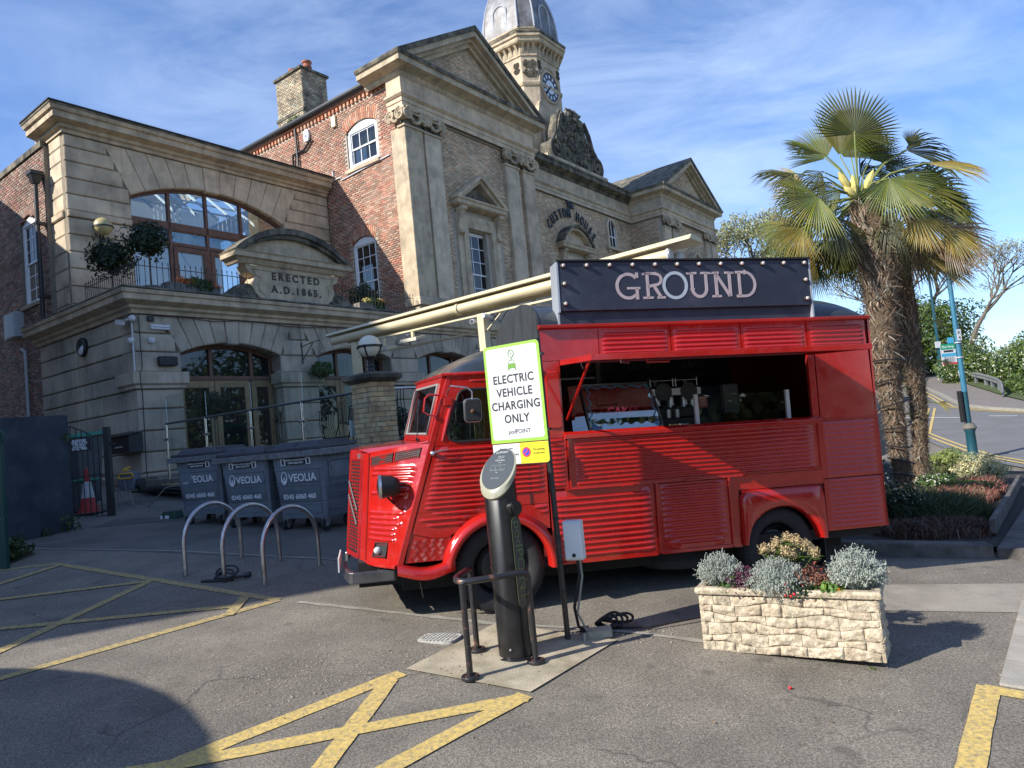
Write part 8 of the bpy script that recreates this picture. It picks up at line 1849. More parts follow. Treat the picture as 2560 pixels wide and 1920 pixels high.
# ================================================================ things outside the frame that throw the photographed shade
nbk=thing('neighbour_building','plain brick building beyond the left edge of the yard','building',(0,0,0))
MB().box(-22,-16,-.6,12.3,-1,13.6).build('wall',m_bbrown,nbk); MB().box(-22,-16,12.3,20.5,-1,10.7).build('lower_wing',m_bbrown,nbk)
prs=thing('parasol','large round dark parasol standing left of the camera position','parasol',G(-7.88,.92)); b=MB().tube([(0,0,0),(0,0,3.2)],.04,10); b.build('pole',m_black,prs)
MB().lathe([(0,3.30),(.8,3.20),(1.6,3.02),(2.35,2.80),(2.35,2.74),(1.6,2.97),(0,3.24)],(0,0,0),40).build('canopy',mat('parasol_cloth',(.06,.07,.06),.9),prs,smooth=True)
# ================================================================ stone planter and its plants
PT=thing('stone_planter','cream rock-faced stone planter standing on the asphalt in front of the van','planter',(1.11,4.885,-.11),R(-30))
m_rock=mat('cream_cast_stone',(.55,.465,.335),.92,isl=.07,var=.10,scale=9,bump=.9,bscale=55,c2=(.30,.245,.17),c2scale=24,c2amt=.75,bdist=.012)
PL_,PD_,PH_=1.10,.34,.42
MB().box(.02,PL_-.02,.02,PD_-.02,0,PH_-.04).build('core',m_rock,PT)
MB().sweep([(-.05,PH_-.05),(.012,PH_-.045),(.018,PH_-.02),(.01,PH_),(-.045,PH_),(-.05,PH_-.04)],[(0,0),(PL_,0),(PL_,PD_),(0,PD_)],closed=True).build('lip',m_rock,PT,bevel=.006)
MB().box(.03,PL_-.03,.03,PD_-.03,PH_-.06,PH_-.035).build('soil',mat('potting_soil',(.03,.022,.015),.95,bump=.8),PT)
def rocks(a0,a1,fn,seed):
    rg=random.Random(seed); rows_=6; hgt=(PH_-.05)/rows_; wob=[[rg.uniform(-.014,.014)for _ in range(12)]for _ in range(rows_+1)]
    zr=lambda k,a:k*hgt+(0 if k in(0,rows_)else .011*math.sin(a*7+k*2.1)+.008*math.sin(a*17+k*5))
    for k in range(rows_):
        a=a0-rg.uniform(0,.1)
        while a<a1-.02:
            w_=rg.uniform(.10,.27); s0,s1=max(a,a0),min(a+w_,a1); a+=w_
            if s1-s0<.03:continue
            nx,nz=max(3,int((s1-s0)/.014)),6; b=MB(); grid=[]; sd=rg.uniform(0,50); tilt=rg.uniform(-.012,.012)
            for j in range(nz+1):
                row=[]
                for i in range(nx+1):
                    u=i/nx; v=j/nz; x=s0+.0015+(s1-s0-.003)*u; z=zr(k,x)+.0015+(zr(k+1,x)-zr(k,x)-.003)*v
                    e=min(1,min(u*(s1-s0),(1-u)*(s1-s0))/.018)*min(1,min(v,1-v)/.3); e=e**.5
                    d=e*(.006+.012*noise.noise((x*16+sd,z*22,sd))+.010*noise.noise((x*42,z*55,sd))+.004*noise.noise((x*110,z*120,sd))+tilt*(u-.5)*2)
                    row.append(b.pt(fn(x,z,max(-.002,d))))
                grid.append(row)
            for j in range(nz):
                for i in range(nx):b.f.append((grid[j][i],grid[j][i+1],grid[j+1][i+1],grid[j+1][i]))
            ring=grid[0]+[r[-1]for r in grid[1:]]+grid[-1][::-1][1:]+[r[0]for r in grid[1:-1]][::-1]; base=len(b.v); o0=Vector(fn(0,0,-.02))-Vector(fn(0,0,0))
            for q in ring:b.v.append(tuple(Vector(b.v[q])+o0))
            for i in range(len(ring)):j=(i+1)%len(ring); b.f.append((ring[i],base+i,base+j,ring[j]))
            b.build('stone',m_rock,PT,smooth=70)
bat=lambda z:.02*(1-z/PH_)
rocks(0,PL_,lambda x,z,d:(x,.012-d-bat(z)*.5,z),3); rocks(0,PD_,lambda x,z,d:(PL_-.012+d+bat(z)*.5,x,z),4); rocks(0,PD_,lambda x,z,d:(.012-d,x,z),5)
Mp=Matrix.Translation((1.11,4.885,-.11))@Matrix.Rotation(R(-30),4,'Z')
def twigplant(name,lb,c,r_,h_,n,m,seed=0,w_=.0035,knob=None,sub=3,km=None,spread=1.0,cat='plant',spill=0,tipw=None):
    """plant of many thin branching twigs; c in planter coordinates unless world=True"""
    rs=random.Random(seed); t=thing(name,lb,cat,tuple(Mp@Vector(c))); b=MB(); kb=MB()
    for i in range(n):
        a=rs.uniform(0,6.283); q=rs.random()**.5; bx,by=.25*r_*math.cos(a)*q,.25*r_*math.sin(a)*q; tip=Vector((r_*q*math.cos(a)*spread,r_*q*math.sin(a)*spread,h_*(1-.5*q*q)*rs.uniform(.5,1.15)-spill*q))
        base=Vector((bx,by,0)); mid=base.lerp(tip,.55)+Vector((0,0,.12*h_)); pr=base; side=Vector((rs.uniform(-1,1),rs.uniform(-1,1),0)).normalized()
        P=[base,mid,tip]
        for k in range(2):
            s=side*w_*(1 if k==0 else .8); s2=side*w_*(.8 if k==0 else(tipw or .6)); b.add([P[k]-s,P[k]+s,P[k+1]+s2,P[k+1]-s2],[(0,1,2,3)])
        for k in range(sub):
            f=rs.uniform(.35,.95); p=mid.lerp(tip,f)if f>.5 else base.lerp(mid,f*1.6); d=Vector((rs.uniform(-1,1),rs.uniform(-1,1),rs.uniform(.3,1.2))).normalized()*rs.uniform(.02,.05); s=d.cross(Vector((0,0,1))).normalized()*w_*.8
            b.add([p-s,p+s,p+d+s*.6,p+d-s*.6],[(0,1,2,3)])
            if knob and rs.random()<.6:kb.ball(tuple(p+d),knob*rs.uniform(.6,1.2),4)
        if knob:kb.ball(tuple(tip),knob,4)
    b.build('twigs',m,t,fix=False,kind='stuff')
    if kb.v:kb.build('tips',km or m,t,kind='stuff',fix=False)
    return t
m_silver=leafmat('silver_foliage',(.40,.44,.38),.15); m_purple_=leafmat('purple_heather',(.13,.035,.07),.4); m_copper=leafmat('copper_heather',(.24,.085,.05),.4)
twigplant('silver_bush','silvery curry plant at the left end of the stone planter',(.13,.16,PH_-.05),.165,.22,420,m_silver,1,.0028,.0042,6)
twigplant('silver_bush','broad silvery curry plant in the middle of the stone planter',(.50,.12,PH_-.05),.22,.21,640,m_silver,2,.0028,.0038,6,spill=.05)
twigplant('silver_bush','tall silvery curry plant at the right end of the stone planter',(.98,.15,PH_-.05),.18,.26,560,m_silver,3,.0028,.0042,6)
def leafplant(name,lb,c,r_,n,m,s,sq=(1,1,.6),seed=0,cat='plant'):
    t=thing(name,lb,cat,tuple(Mp@Vector(c))); leafball('leaves',(0,0,r_*.5),r_,n,m,t,s,sq,seed,shell=.2); return t
leafplant('heather','dark purple-red heather between the left and middle silver plants',(.30,.10,PH_-.05),.13,1100,m_purple_,.011,(1.1,.9,.9),5)
leafplant('heather','coppery brown heather between the middle and right silver plants',(.73,.13,PH_-.05),.135,1200,m_copper,.011,(1.1,.9,.95),6)
leafplant('small_shrub','green leafed plant beside the left silver bush in the planter',(.21,.05,PH_-.05),.08,160,m_leafg,.02,(1,.8,1),7)
leafplant('small_shrub','dark reddish green plant under the purple heather',(.39,.03,PH_-.05),.07,120,leafmat('bronze_green_leaf',(.06,.045,.02),.4),.02,(1.2,.6,.8),8)
bp_=leafplant('berry_plant','low dark green plant with red berries at the front of the planter',(.68,.02,PH_-.05),.09,170,leafmat('dark_glossy_leaf',(.025,.055,.02),.3,rough=.35),.02,(1.4,.6,.6),9)
for k in range(11):MB().ball((rng.uniform(-.13,.1),rng.uniform(-.05,.02),rng.uniform(.0,.1)),.009,8).build('berry',MATS['berry_red'],bp_,smooth=True)
yf=leafplant('primula','bright green primula with one orange-yellow flower at the right front of the planter',(.83,.03,PH_-.05),.085,150,leafmat('bright_leaf',(.12,.22,.03),.3),.026,(1.1,.6,.7),10)
b=MB()
for k in range(5):a=k*1.257; b.add([(0.03,-.05,.05),(.03+.018*math.cos(a-.4),-.055,.05+.018*math.sin(a-.4)),(.03+.022*math.cos(a),-.058,.05+.022*math.sin(a)),(.03+.018*math.cos(a+.4),-.055,.05+.018*math.sin(a+.4))],[(0,1,2,3)])
b.build('flower',m_or,yf,fix=False)
sk_=thing('flowering_shrub','leafy shrub with cream flower clusters rising behind the middle silver plant','shrub',tuple(Mp@Vector((.56,.24,PH_-.05)))); m_skl=leafmat('laurel_leaf',(.085,.15,.03),.3,rough=.4); m_crm=leafmat('cream_blossom',(.62,.48,.26),.2)
b=MB(); rs_=random.Random(12); cl=[]
for i in range(16):
    a=rs_.uniform(0,6.28); q=rs_.uniform(.1,1); top=Vector((.21*q*math.cos(a),.14*q*math.sin(a),rs_.uniform(.22,.36)*(1-.25*q))); cl.append(top)
    for k in range(9):
        an=rs_.uniform(0,6.28); e=rs_.uniform(-.35,.5); d=Vector((math.cos(an)*math.cos(e),math.sin(an)*math.cos(e),math.sin(e))); n_=Vector((-math.sin(an),math.cos(an),.2)).normalized()*.013; p=top-Vector((0,0,.035)); L1=rs_.uniform(.05,.085)
        b.add([p,p+d*L1*.5+n_,p+d*L1,p+d*L1*.5-n_],[(0,1,2,3)])
    b.tube([(0,0,0),tuple(top)],.004,4)
b.build('leaves',m_skl,sk_,fix=False)
for i,c in enumerate(cl):
    if i%16<11:leafball('blossom',(c.x,c.y,c.z+.012),.042,190,m_crm,sk_,.008,(1,1,1.1),200+i,shell=.1)
wdg=leafball('weed',(2.0,4.40,-.165),.035,24,MATS['bright_leaf'],None,.02,(1,1,.5),77,shell=.1); tag(wdg,'tiny green weed at the foot of the stone planter','weed')
# ================================================================ planted bed, sleepers
m_sleep=mat('old_sleeper_timber',(.12,.105,.095),.9,isl=.18,var=.2,scale=10,bump=.8,bscale=35,c2=(.045,.04,.037),c2scale=3.5,c2amt=.6,streak=.0)
drape('bed_soil',[(.8,8.3),(4.75,7.05),(10.3,13.9),(9.0,19.5)],.07,mat('bark_mulch',(.035,.026,.02),.95,bump=1.0,bscale=30),24,18)
def beam(p,q,wd,h0,h1,lb,name='sleeper'):
    p,q=Vector(p),Vector(q); d=(q-p).normalized(); n=Vector((-d.y,d.x))*wd
    o=MB().hexa([(p.x,p.y,hz(*p)+h0),(q.x,q.y,hz(*q)+h0),(q.x+n.x,q.y+n.y,hz(*q)+h0),(p.x+n.x,p.y+n.y,hz(*p)+h0),(p.x,p.y,hz(*p)+h1),(q.x,q.y,hz(*q)+h1),(q.x+n.x,q.y+n.y,hz(*q)+h1),(p.x+n.x,p.y+n.y,hz(*p)+h1)]).build(name,m_sleep,bevel=.012); return tag(o,lb,'timber sleeper','old timber sleepers edging the planted bed')
beam((.7,7.75),(2.25,7.42),.2,-.05,.13,'timber sleeper hidden under the van at the front of the planted bed'); beam((2.26,7.415),(4.42,6.88),.2,-.05,.13,'long dark timber sleeper along the front of the planted bed, right of the van')
for k,lb in enumerate(('wide flat timber at the front right corner of the planted bed','second wide flat timber up the right side of the bed','third wide flat timber up the right side of the bed','fourth wide flat timber up the right side of the bed','farthest wide flat timber beside the path')):
    d=Vector((.63,.775)); a=Vector((4.43,6.87))+d*(.0+k*1.3); beam(tuple(a+Vector((.45,-.32))),tuple(a+Vector((.45,-.32))+d*1.285),.55,-.05,.125,lb)
beam((4.95,7.62),(6.6,9.75),.06,.10,.26,'upright timber board along the inner right edge of the bed','timber_board'); beam((6.62,9.78),(8.4,12.1),.06,.10,.26,'farther upright timber board along the inner right edge of the bed','timber_board')
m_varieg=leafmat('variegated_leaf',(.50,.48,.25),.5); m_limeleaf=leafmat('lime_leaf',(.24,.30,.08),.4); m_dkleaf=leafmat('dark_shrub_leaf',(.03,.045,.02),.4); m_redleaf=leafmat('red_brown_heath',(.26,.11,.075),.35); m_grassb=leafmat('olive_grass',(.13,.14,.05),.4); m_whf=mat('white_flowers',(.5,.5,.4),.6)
def shrub(lb,x,y,r_,h_,n,m,s,sd,extra=None,name='shrub'):
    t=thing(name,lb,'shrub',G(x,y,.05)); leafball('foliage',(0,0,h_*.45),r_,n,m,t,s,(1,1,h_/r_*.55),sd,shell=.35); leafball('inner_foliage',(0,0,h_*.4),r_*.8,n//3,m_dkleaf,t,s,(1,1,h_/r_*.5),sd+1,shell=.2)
    if extra:leafball('blossom',(0,0,h_*.5),r_*1.02,extra[1],extra[0],t,s*.7,(1,1,h_/r_*.55),sd+2,shell=.8)
    return t
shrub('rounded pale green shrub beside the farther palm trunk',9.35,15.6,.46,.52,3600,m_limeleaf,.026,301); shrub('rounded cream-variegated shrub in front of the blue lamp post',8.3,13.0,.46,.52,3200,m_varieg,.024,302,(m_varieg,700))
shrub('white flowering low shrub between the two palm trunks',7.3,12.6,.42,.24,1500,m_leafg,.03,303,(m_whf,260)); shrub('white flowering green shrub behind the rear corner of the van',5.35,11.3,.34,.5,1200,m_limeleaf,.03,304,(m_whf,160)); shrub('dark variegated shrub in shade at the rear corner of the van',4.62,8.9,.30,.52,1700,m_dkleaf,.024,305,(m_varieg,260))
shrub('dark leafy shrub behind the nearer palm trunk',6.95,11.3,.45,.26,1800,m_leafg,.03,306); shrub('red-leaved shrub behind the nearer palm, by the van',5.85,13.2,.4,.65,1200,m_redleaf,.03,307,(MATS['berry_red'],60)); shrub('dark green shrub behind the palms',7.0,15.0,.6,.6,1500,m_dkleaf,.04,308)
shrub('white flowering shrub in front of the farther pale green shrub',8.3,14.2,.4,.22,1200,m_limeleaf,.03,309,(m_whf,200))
def tufts(lb,pts,h_,m,n,sd,name='heath',w_=.006):
    rs=random.Random(sd); t=thing(name,lb,'heath plants',(0,0,0)); b=MB()
    for i in range(n):
        x,y,r_=pts[i%len(pts)]; a=rs.uniform(0,6.28); q=r_*rs.random()**.5; px,py=x+q*math.cos(a),y+q*math.sin(a); z=hz(px,py)+.07; d=Vector((rs.uniform(-.5,.5),rs.uniform(-.5,.5),1))*h_*rs.uniform(.5,1.1)*(1-.4*(q/r_)**2); s=Vector((rs.uniform(-1,1),rs.uniform(-1,1),0)).normalized()*w_
        p=Vector((px,py,z)); m1=p+d*.55+Vector((0,0,.02)); e=p+d+Vector((d.x,d.y,-.1*h_))*.4; b.add([p-s,p+s,m1+s,m1-s,e+s*.3,e-s*.3],[(0,1,2,3),(3,2,4,5)])
    b.build('stems',m,t,fix=False,kind='stuff'); return t
tufts('rusty red heath spreading along the right edge of the planted bed',[(6.75,11.0,.45),(6.25,10.35,.4),(7.3,11.65,.42),(6.5,10.7,.42),(7.7,12.1,.28)],.24,m_redleaf,5200,401)
tufts('dark green heath filling the shaded middle of the planted bed',[(5.3,9.3,.6),(5.4,9.9,.55),(4.9,8.8,.5),(5.1,9.0,.45)],.32,leafmat('heath_green',(.05,.075,.025),.4),6000,402)
tufts('dull brown low heath behind the front sleeper',[(4.6,8.0,.5),(4.8,8.1,.4),(4.2,7.9,.4),(4.9,8.3,.35)],.17,leafmat('brown_heath',(.13,.075,.05),.4),3200,403)
tufts('arching olive grass tuft at the right of the dark heath',[(5.9,9.8,.35),(5.6,10.3,.35),(8.3,13.8,.3)],.34,m_grassb,1500,404,name='grass_tuft',w_=.005)
# ================================================================ fan palms
m_pg=leafmat('palm_green',(.15,.185,.035),.3,c2=(.26,.22,.06)); m_pd=leafmat('palm_dark',(.070,.082,.018),.3,c2=(.13,.12,.03)); m_py=leafmat('palm_yellowing',(.34,.26,.06),.35,c2=(.17,.17,.035)); m_pb=leafmat('palm_dead',(.22,.15,.085),.4); m_pst=mat('palm_stalk',(.19,.22,.06),.5,var=.2)
UCv,RCv,FCv=Uc.copy(),Rc.copy(),Fw.copy()
def frond(parent,hub,ax,nrm,r_,spread,m,crown,droop=.15,nseg=34,seed=0,tipm=None):
    rs=random.Random(seed); ax=ax.normalized(); nrm=(nrm-ax*nrm.dot(ax)).normalized(); sd_=nrm.cross(ax); b=MB(); half=R(spread)/2
    dth=2*half/nseg
    for i in range(nseg):
        t=-half+dth*(i+.5); L_=r_*(.80+.20*math.cos(t*.9))*rs.uniform(.93,1.04); dr=droop*rs.uniform(.6,1.5)*(1+.5*abs(t)/half)
        def P(f,w):
            d=ax*math.cos(t+w)+sd_*math.sin(t+w); return hub+d*(L_*f)-Vector((0,0,1))*(dr*L_*f**3.2)+nrm*(.10*L_*(1-math.cos(t))*f)
        f0,f1,f2=.05,.50,.78; w0=dth*.5; c1=nrm*(.012*r_/.85)
        pts=[P(f0,-w0),P(f0,w0),P(f1,-w0*.98),P(f1,0)+c1,P(f1,w0*.98),P(f2,-w0*.50),P(f2,0)+c1*.8,P(f2,w0*.50),P(1,rs.uniform(-.3,.3)*w0)]
        b.add(pts,[(0,3,2),(0,1,3),(1,4,3),(2,3,6,5),(3,4,7,6),(5,6,8),(6,7,8)])
    f=b.build('frond',m,parent,fix=False)
    mid=(hub+crown)/2+Vector((0,0,.12*(hub-crown).length)); MB().tube([crown,mid,hub,hub+ax*r_*.08],[.018,.013,.010,.006],6).build('stalk',m_pst,f,smooth=True)
def ivec(deg,tilt=0):a=R(deg); return RCv*math.cos(a)+UCv*math.sin(a)+FCv*tilt
def cpos(base,x,y,sc_,d=0):return base+RCv*((x-960)*sc_)-UCv*((y-950)*sc_)+FCv*d
def trunk(parent,P,rr,n,sd,h0=0):
    rs=random.Random(sd); MB().tube(P,rr,16).build('trunk',mat('palm_fibre',(.14,.098,.062),.98,var=.4,scale=14,bump=1.0,bscale=26,bdist=.04),parent,smooth=True)
    def at(t):
        k=t*(len(P)-1); i=min(int(k),len(P)-2); f=k-i; return Vector(P[i]).lerp(Vector(P[i+1]),f),rr[i]+(rr[i+1]-rr[i])*f
    b=MB(); fb=MB()
    for i in range(n):
        t=rs.random(); c,r_=at(t); a=rs.uniform(0,6.283); o=Vector((math.cos(a),math.sin(a),0)); tg=Vector((-o.y,o.x,0)); p=c+o*r_*.96; ln=rs.uniform(.10,.26)*(r_/.3+.25); up=rs.uniform(-.5,1.3); w_=rs.uniform(.006,.016)*(r_/.3+.2)
        d=(o*rs.uniform(.2,.55)+Vector((0,0,up))+tg*rs.uniform(-.7,.7)).normalized(); q=p+d*ln; b.add([p-tg*w_,p+tg*w_,p+d*ln*.6+tg*w_*.9+o*.01,q+tg*w_*.3,q-tg*w_*.3,p+d*ln*.6-tg*w_*.9+o*.01],[(0,1,2,5),(5,2,3,4)])
    b.build('leaf_bases',mat('dry_leaf_base',(.25,.195,.135),.9,isl=.6),parent,kind='stuff',fix=False)
    for i in range(n*6):
        t=rs.random(); c,r_=at(t); a=rs.uniform(0,6.283); o=Vector((math.cos(a),math.sin(a),0)); tg=Vector((-o.y,o.x,0)); p=c+o*r_*.95; d=(o*.5+tg*rs.uniform(-1.6,1.6)+Vector((0,0,rs.uniform(-.6,.5)))).normalized()*rs.uniform(.04,.11)*(r_/.3+.3); s=Vector((0,0,.0035)); fb.add([p-s,p+s,p+d],[(0,1,2)])
    fb.build('fibres',mat('brown_fibres',(.13,.085,.05),.95,isl=.5),parent,kind='stuff',fix=False)
CC=Vector((5.92,11.39,4.70)); SCP=.00234
PA=thing('fan_palm','nearer tall fan palm with a shaggy brown trunk rising behind the rear of the van','palm tree',(0,0,0))
trunk(PA,[(6.04,11.39,-.15),(6.03,11.39,.5),(6.02,11.39,1.2),(5.99,11.39,2.0),(6.06,11.39,2.9),(6.10,11.39,3.5),(6.05,11.39,4.1),(5.98,11.39,4.55)],[.11,.125,.15,.18,.23,.27,.29,.15],2200,1)
for k,(x,y,an,r_,sp_,mm,dr,ti,d,nd)in enumerate(((900,540,82,365,215,m_pd,.02,.15,-.15,0),(880,640,62,430,130,m_pg,.05,.1,.25,0),(1010,600,40,330,120,m_pg,.1,.1,.3,0),(720,655,168,330,60,m_pg,.10,-.2,0,70),(510,790,188,330,95,m_pd,.25,-.4,0,60),(740,750,215,260,130,m_pd,.5,.2,.2,30),(585,1005,215,345,165,m_pg,.10,-.3,-.5,10),(520,1200,232,240,130,m_py,.15,-.2,-.3,15),
(690,1120,295,330,120,m_pd,.15,-.2,-.4,25),(1010,910,288,330,165,m_pg,.05,-.35,-.7,0),(1300,785,352,370,60,m_py,.16,-.3,-.5,55),(1330,600,12,430,85,m_pd,.22,.2,.2,40),(1345,600,75,160,110,m_pd,.1,0,.1,20),(1400,730,352,470,90,m_pd,.22,.3,.3,40),(1480,965,356,410,120,m_pd,.12,.1,.1,30),(1235,1150,283,260,140,m_py,.06,-.3,-.6,10),(1450,1210,318,370,125,m_pb,.12,-.3,-.4,15),(1455,1210,300,260,110,m_py,.08,-.3,-.5,15),
(1400,1400,332,330,60,m_py,.12,-.2,-.2,30),(660,1400,262,260,100,m_pd,.1,0,.1,20),(640,1330,250,230,60,m_py,.1,0,0,20),(1500,1080,325,360,110,m_pb,.2,-.1,0,25),(1560,900,340,330,100,m_pd,.2,.1,.2,35),(820,1230,268,300,100,m_pd,.2,.1,.2,20),(1250,1000,325,330,110,m_pb,.25,.1,.1,30),(1150,700,330,330,120,m_pd,.45,.3,.3,20),(960,600,100,330,80,m_pg,.05,.2,.3,0),(1050,760,20,350,110,m_pd,.4,.4,.4,30),(620,860,235,230,120,m_pd,.5,.2,.3,20),(1330,1080,290,330,100,m_pb,.3,0,0,10),(1550,1250,310,300,90,m_pb,.2,0,.1,10),(1120,1080,262,260,90,m_pd,.3,-.2,-.3,0),(800,640,128,300,130,m_pg,.06,.25,.35,10),(1130,640,55,330,130,m_pd,.06,.3,.4,0),(860,900,190,330,120,m_pg,.3,.1,.1,30),(1180,900,340,360,130,m_pg,.2,-.1,-.2,30),(780,1010,230,330,120,m_pd,.2,.1,.1,20),(1420,860,10,400,110,m_pg,.15,.1,.2,30))):
    hub=cpos(CC,x,y,SCP,d); n_=-FCv+RCv*math.sin(R(nd))*(-1 if math.cos(R(an))<0 else 1)*.9+UCv*math.sin(R(nd))*1.1
    frond(PA,hub,ivec(an,ti),n_,r_*SCP*1.02,sp_,mm,CC+Vector((0,0,-.02)),dr,40 if sp_>120 else 30,k)
for k in range(16):
    an=(-150,-120,200,-60,-30,20,-80,150,-10,-135,-45,165,40,-100,5,-160)[k]; rr_=(330,300,420,330,430,420,300,330,520,420,420,250,330,250,380,300)[k]; hub=CC+ivec(an)*(rr_*SCP)+FCv*(.25+.1*(k%4)); frond(PA,hub,ivec(an,.2)-Vector((0,0,.25)),-FCv*.8+UCv*.7,.72,110,(m_pd,m_pg,m_pg,m_py)[k%4],CC,.15,28,700+k)
for k,(x,y,an,s_)in enumerate(((830,850,125,.10),(900,890,100,.11),(1010,845,70,.10),(870,930,140,.08))):
    p=cpos(CC,x,y,SCP,-.12); d=ivec(an,-.1); MB().tube([p-d*s_*1.6,p-d*s_*.6,p+d*s_*.5,p+d*s_*1.6],[.03,.062,.055,.006],8).build('flower_spathe',mat('yellow_spathe',(.55,.47,.15),.7,var=.2,scale=12,bump=.6,bscale=40),PA,smooth=True)
def ringwire(parent,P):MB().tube(P,.012,5).build('light_cable',m_black,parent)
for k in range(7):
    z=.1+k*.3; ringwire(PA,[(6.03+(.18+.03*k*.5)*math.cos(a),11.39+(.18+.03*k*.5)*math.sin(a),z+.1*math.sin(a*.5+k))for a in[math.pi+i*math.pi/8 for i in range(9)]])
PBm=thing('fan_palm','farther slimmer fan palm whose trunk stands just right of the nearer palm','palm tree',(0,0,0)); C2=Vector((7.42,13.2,4.5))
trunk(PBm,[(7.32,13.2,-.35),(7.38,13.2,.4),(7.46,13.2,1.2),(7.46,13.2,2.0),(7.44,13.2,3.0),(7.42,13.2,4.2)],[.13,.12,.135,.165,.20,.2],1800,2)
for k in range(22):
    a=R(k*137.5); e=-.75+1.7*((k*7)%22)/22; d=Vector((math.cos(a)*math.cos(e),math.sin(a)*math.cos(e),math.sin(e))); hub=C2+d*.65
    frond(PBm,hub,d+Vector((0,0,-.25)),Vector((-d.x*math.sin(e),-d.y*math.sin(e),math.cos(e))),.72,130,(m_pd,m_pg,m_pb,m_py)[0 if e>.1 else(2 if k%3 else 3)],C2,.3,22,50+k)
for k,(x,y,z)in enumerate(((7.75,12.9,2.7),(7.8,12.9,1.95),(7.7,13.0,1.2),(6.95,13.0,1.0),(7.0,13.0,1.5))):frond(PBm,Vector((x,y,z)),Vector((.9 if x>7.3 else-.7,-.2,-.3)),Vector((0,-.8,.6)),.24,90,(m_py,m_pg)[k%2],Vector((7.4,13.2,z)),.2,14,90+k)
P3=thing('fan_palm','small low fan palm showing just above the rear of the van roof','palm tree',(0,0,0)); trunk(P3,[(4.9,12.6,-.2),(4.95,12.6,1.5)],[.14,.15],150,3); c3=Vector((4.95,12.6,1.7))
for k in range(12):a=R(k*33-20); frond(P3,c3+Vector((.45*math.cos(a),-.1*(k%3),.35+.5*abs(math.sin(a)))),Vector((math.cos(a)*.8,-.1,.7+abs(math.sin(a)))),Vector((0,-1,.2)),.75,140,(m_pg,m_pd)[k%2],c3,.1,22,130+k)
# ================================================================ roadside on the right
LPo=thing('lamp_post','tall blue lamp post with a bus stop sign standing beside the road','lamp post',G(11.42,18.08)); m_tl=mat('teal_paint',(.010,.065,.09),.4,var=.1,coat=.2); m_tl2=mat('sky_blue_paint',(.035,.16,.25),.45,var=.1)
MB().lathe([(.17,0),(.17,.12),(.13,.18),(.115,.25),(.11,.72),(.13,.76),(.13,.80),(.10,.84)],(0,0,0),20).build('base',m_tl,LPo,smooth=40); MB().lathe([(.15,.80),(.165,.83),(.13,.90),(.10,.95)],(0,0,0),20).build('collar',m_conc,LPo,smooth=True)
MB().tube([(0,0,.9),(0,0,1.75)],.065,14).build('lower_shaft',m_tl,LPo,smooth=60); MB().tube([(0,0,1.75),(0,0,6.2)],[.065,.05],14).build('shaft',m_tl2,LPo,smooth=60)
MB().box(-.17,-.10,-.06,.06,.98,1.78).build('timetable_case',m_black,LPo,bevel=.01); b=MB(); b.tube([(0,0,3.0),(0,0,3.02)],.09,12).tube([(0,0,2.62),(0,0,2.64)],.09,12); b.build('strap',m_capw,LPo)
MB().box(-.47,-.09,-.02,-.005,2.48,3.0).build('timetable_flag',m_sw,LPo); MB().box(-.47,-.09,-.022,-.0205,2.86,3.0).build('green_band',mat('bus_green',(.01,.28,.13),.5),LPo); MB().box(-.47,-.09,-.022,-.0205,2.68,2.76).build('blue_band',mat('bus_blue',(.06,.35,.55),.5),LPo); MB().box(-.47,-.09,-.022,-.0205,2.48,2.52).build('red_band',MATS['sign_red'],LPo); MB().box(-.26,-.11,-.02,-.005,3.01,3.16).build('blue_tab',MATS['bus_blue'],LPo); MB().box(-.40,-.16,-.0225,-.0205,2.79,2.84).build('bus_symbol',m_tx,LPo)
text('Bus Stop',.085,m_sw,LPo,FR(-.28,-.023,2.905),.001,'lettering',bold=.002)
for k in range(5):text('7 88 92 94 X45 B3 G1',.03,m_tx,LPo,FR(-.28,-.0215,2.645-.03*k),.0006,'lettering')
MB().box(-.05,.06,-.09,-.085,3.06,3.34).build('plate',m_sw,LPo); text('R',.13,m_tx,LPo,FR(.005,-.092,3.21),.001,'lettering'); text('4',.13,m_tx,LPo,FR(.005,-.092,3.085),.001,'lettering')
MB().tube([(-.05,.05,2.3),(.0,.0,1.5)],.012,5).build('white_strut',m_capw,LPo)
L2=thing('street_lamp','distant blue street lamp with a black heritage lantern on the far pavement','street lamp',G(27.33,45.28,.1))
MB().tube([(0,0,0),(0,0,1.5)],.17,10).build('base',m_tl,L2,smooth=True); MB().tube([(0,0,1.5),(0,0,7.0)],[.10,.07],8).build('shaft',m_tl,L2,smooth=True); MB().lathe([(.08,6.9),(.14,7.0),(.26,7.7),(.30,7.72),(.12,8.0),(.05,8.05),(.04,8.25),(0,8.3)],(0,0,0),6).build('lantern',mat('lantern_glass',(.2,.22,.22),.3),L2); MB().lathe([(.27,7.68),(.32,7.74),(.13,8.02),(.0,8.1)],(0,0,0),6).build('lantern_roof',m_black,L2); MB().box(-.25,.1,-.15,-.1,2.0,2.4).build('plate',m_sw,L2)
GRl=thing('crash_barrier','galvanised crash barrier curving along the far side of the road','crash barrier',(0,0,0)); m_gr=mat('galvanised_rail',(.24,.25,.255),.55,metal=.5,var=.15,scale=2)
gp_=[(29.9,50.7),(28.2,46.5),(26.5,41.6),(24.9,37.6),(23.4,34.4),(22.1,32.2),(21.6,31.5)]
b=MB(); rows=[]
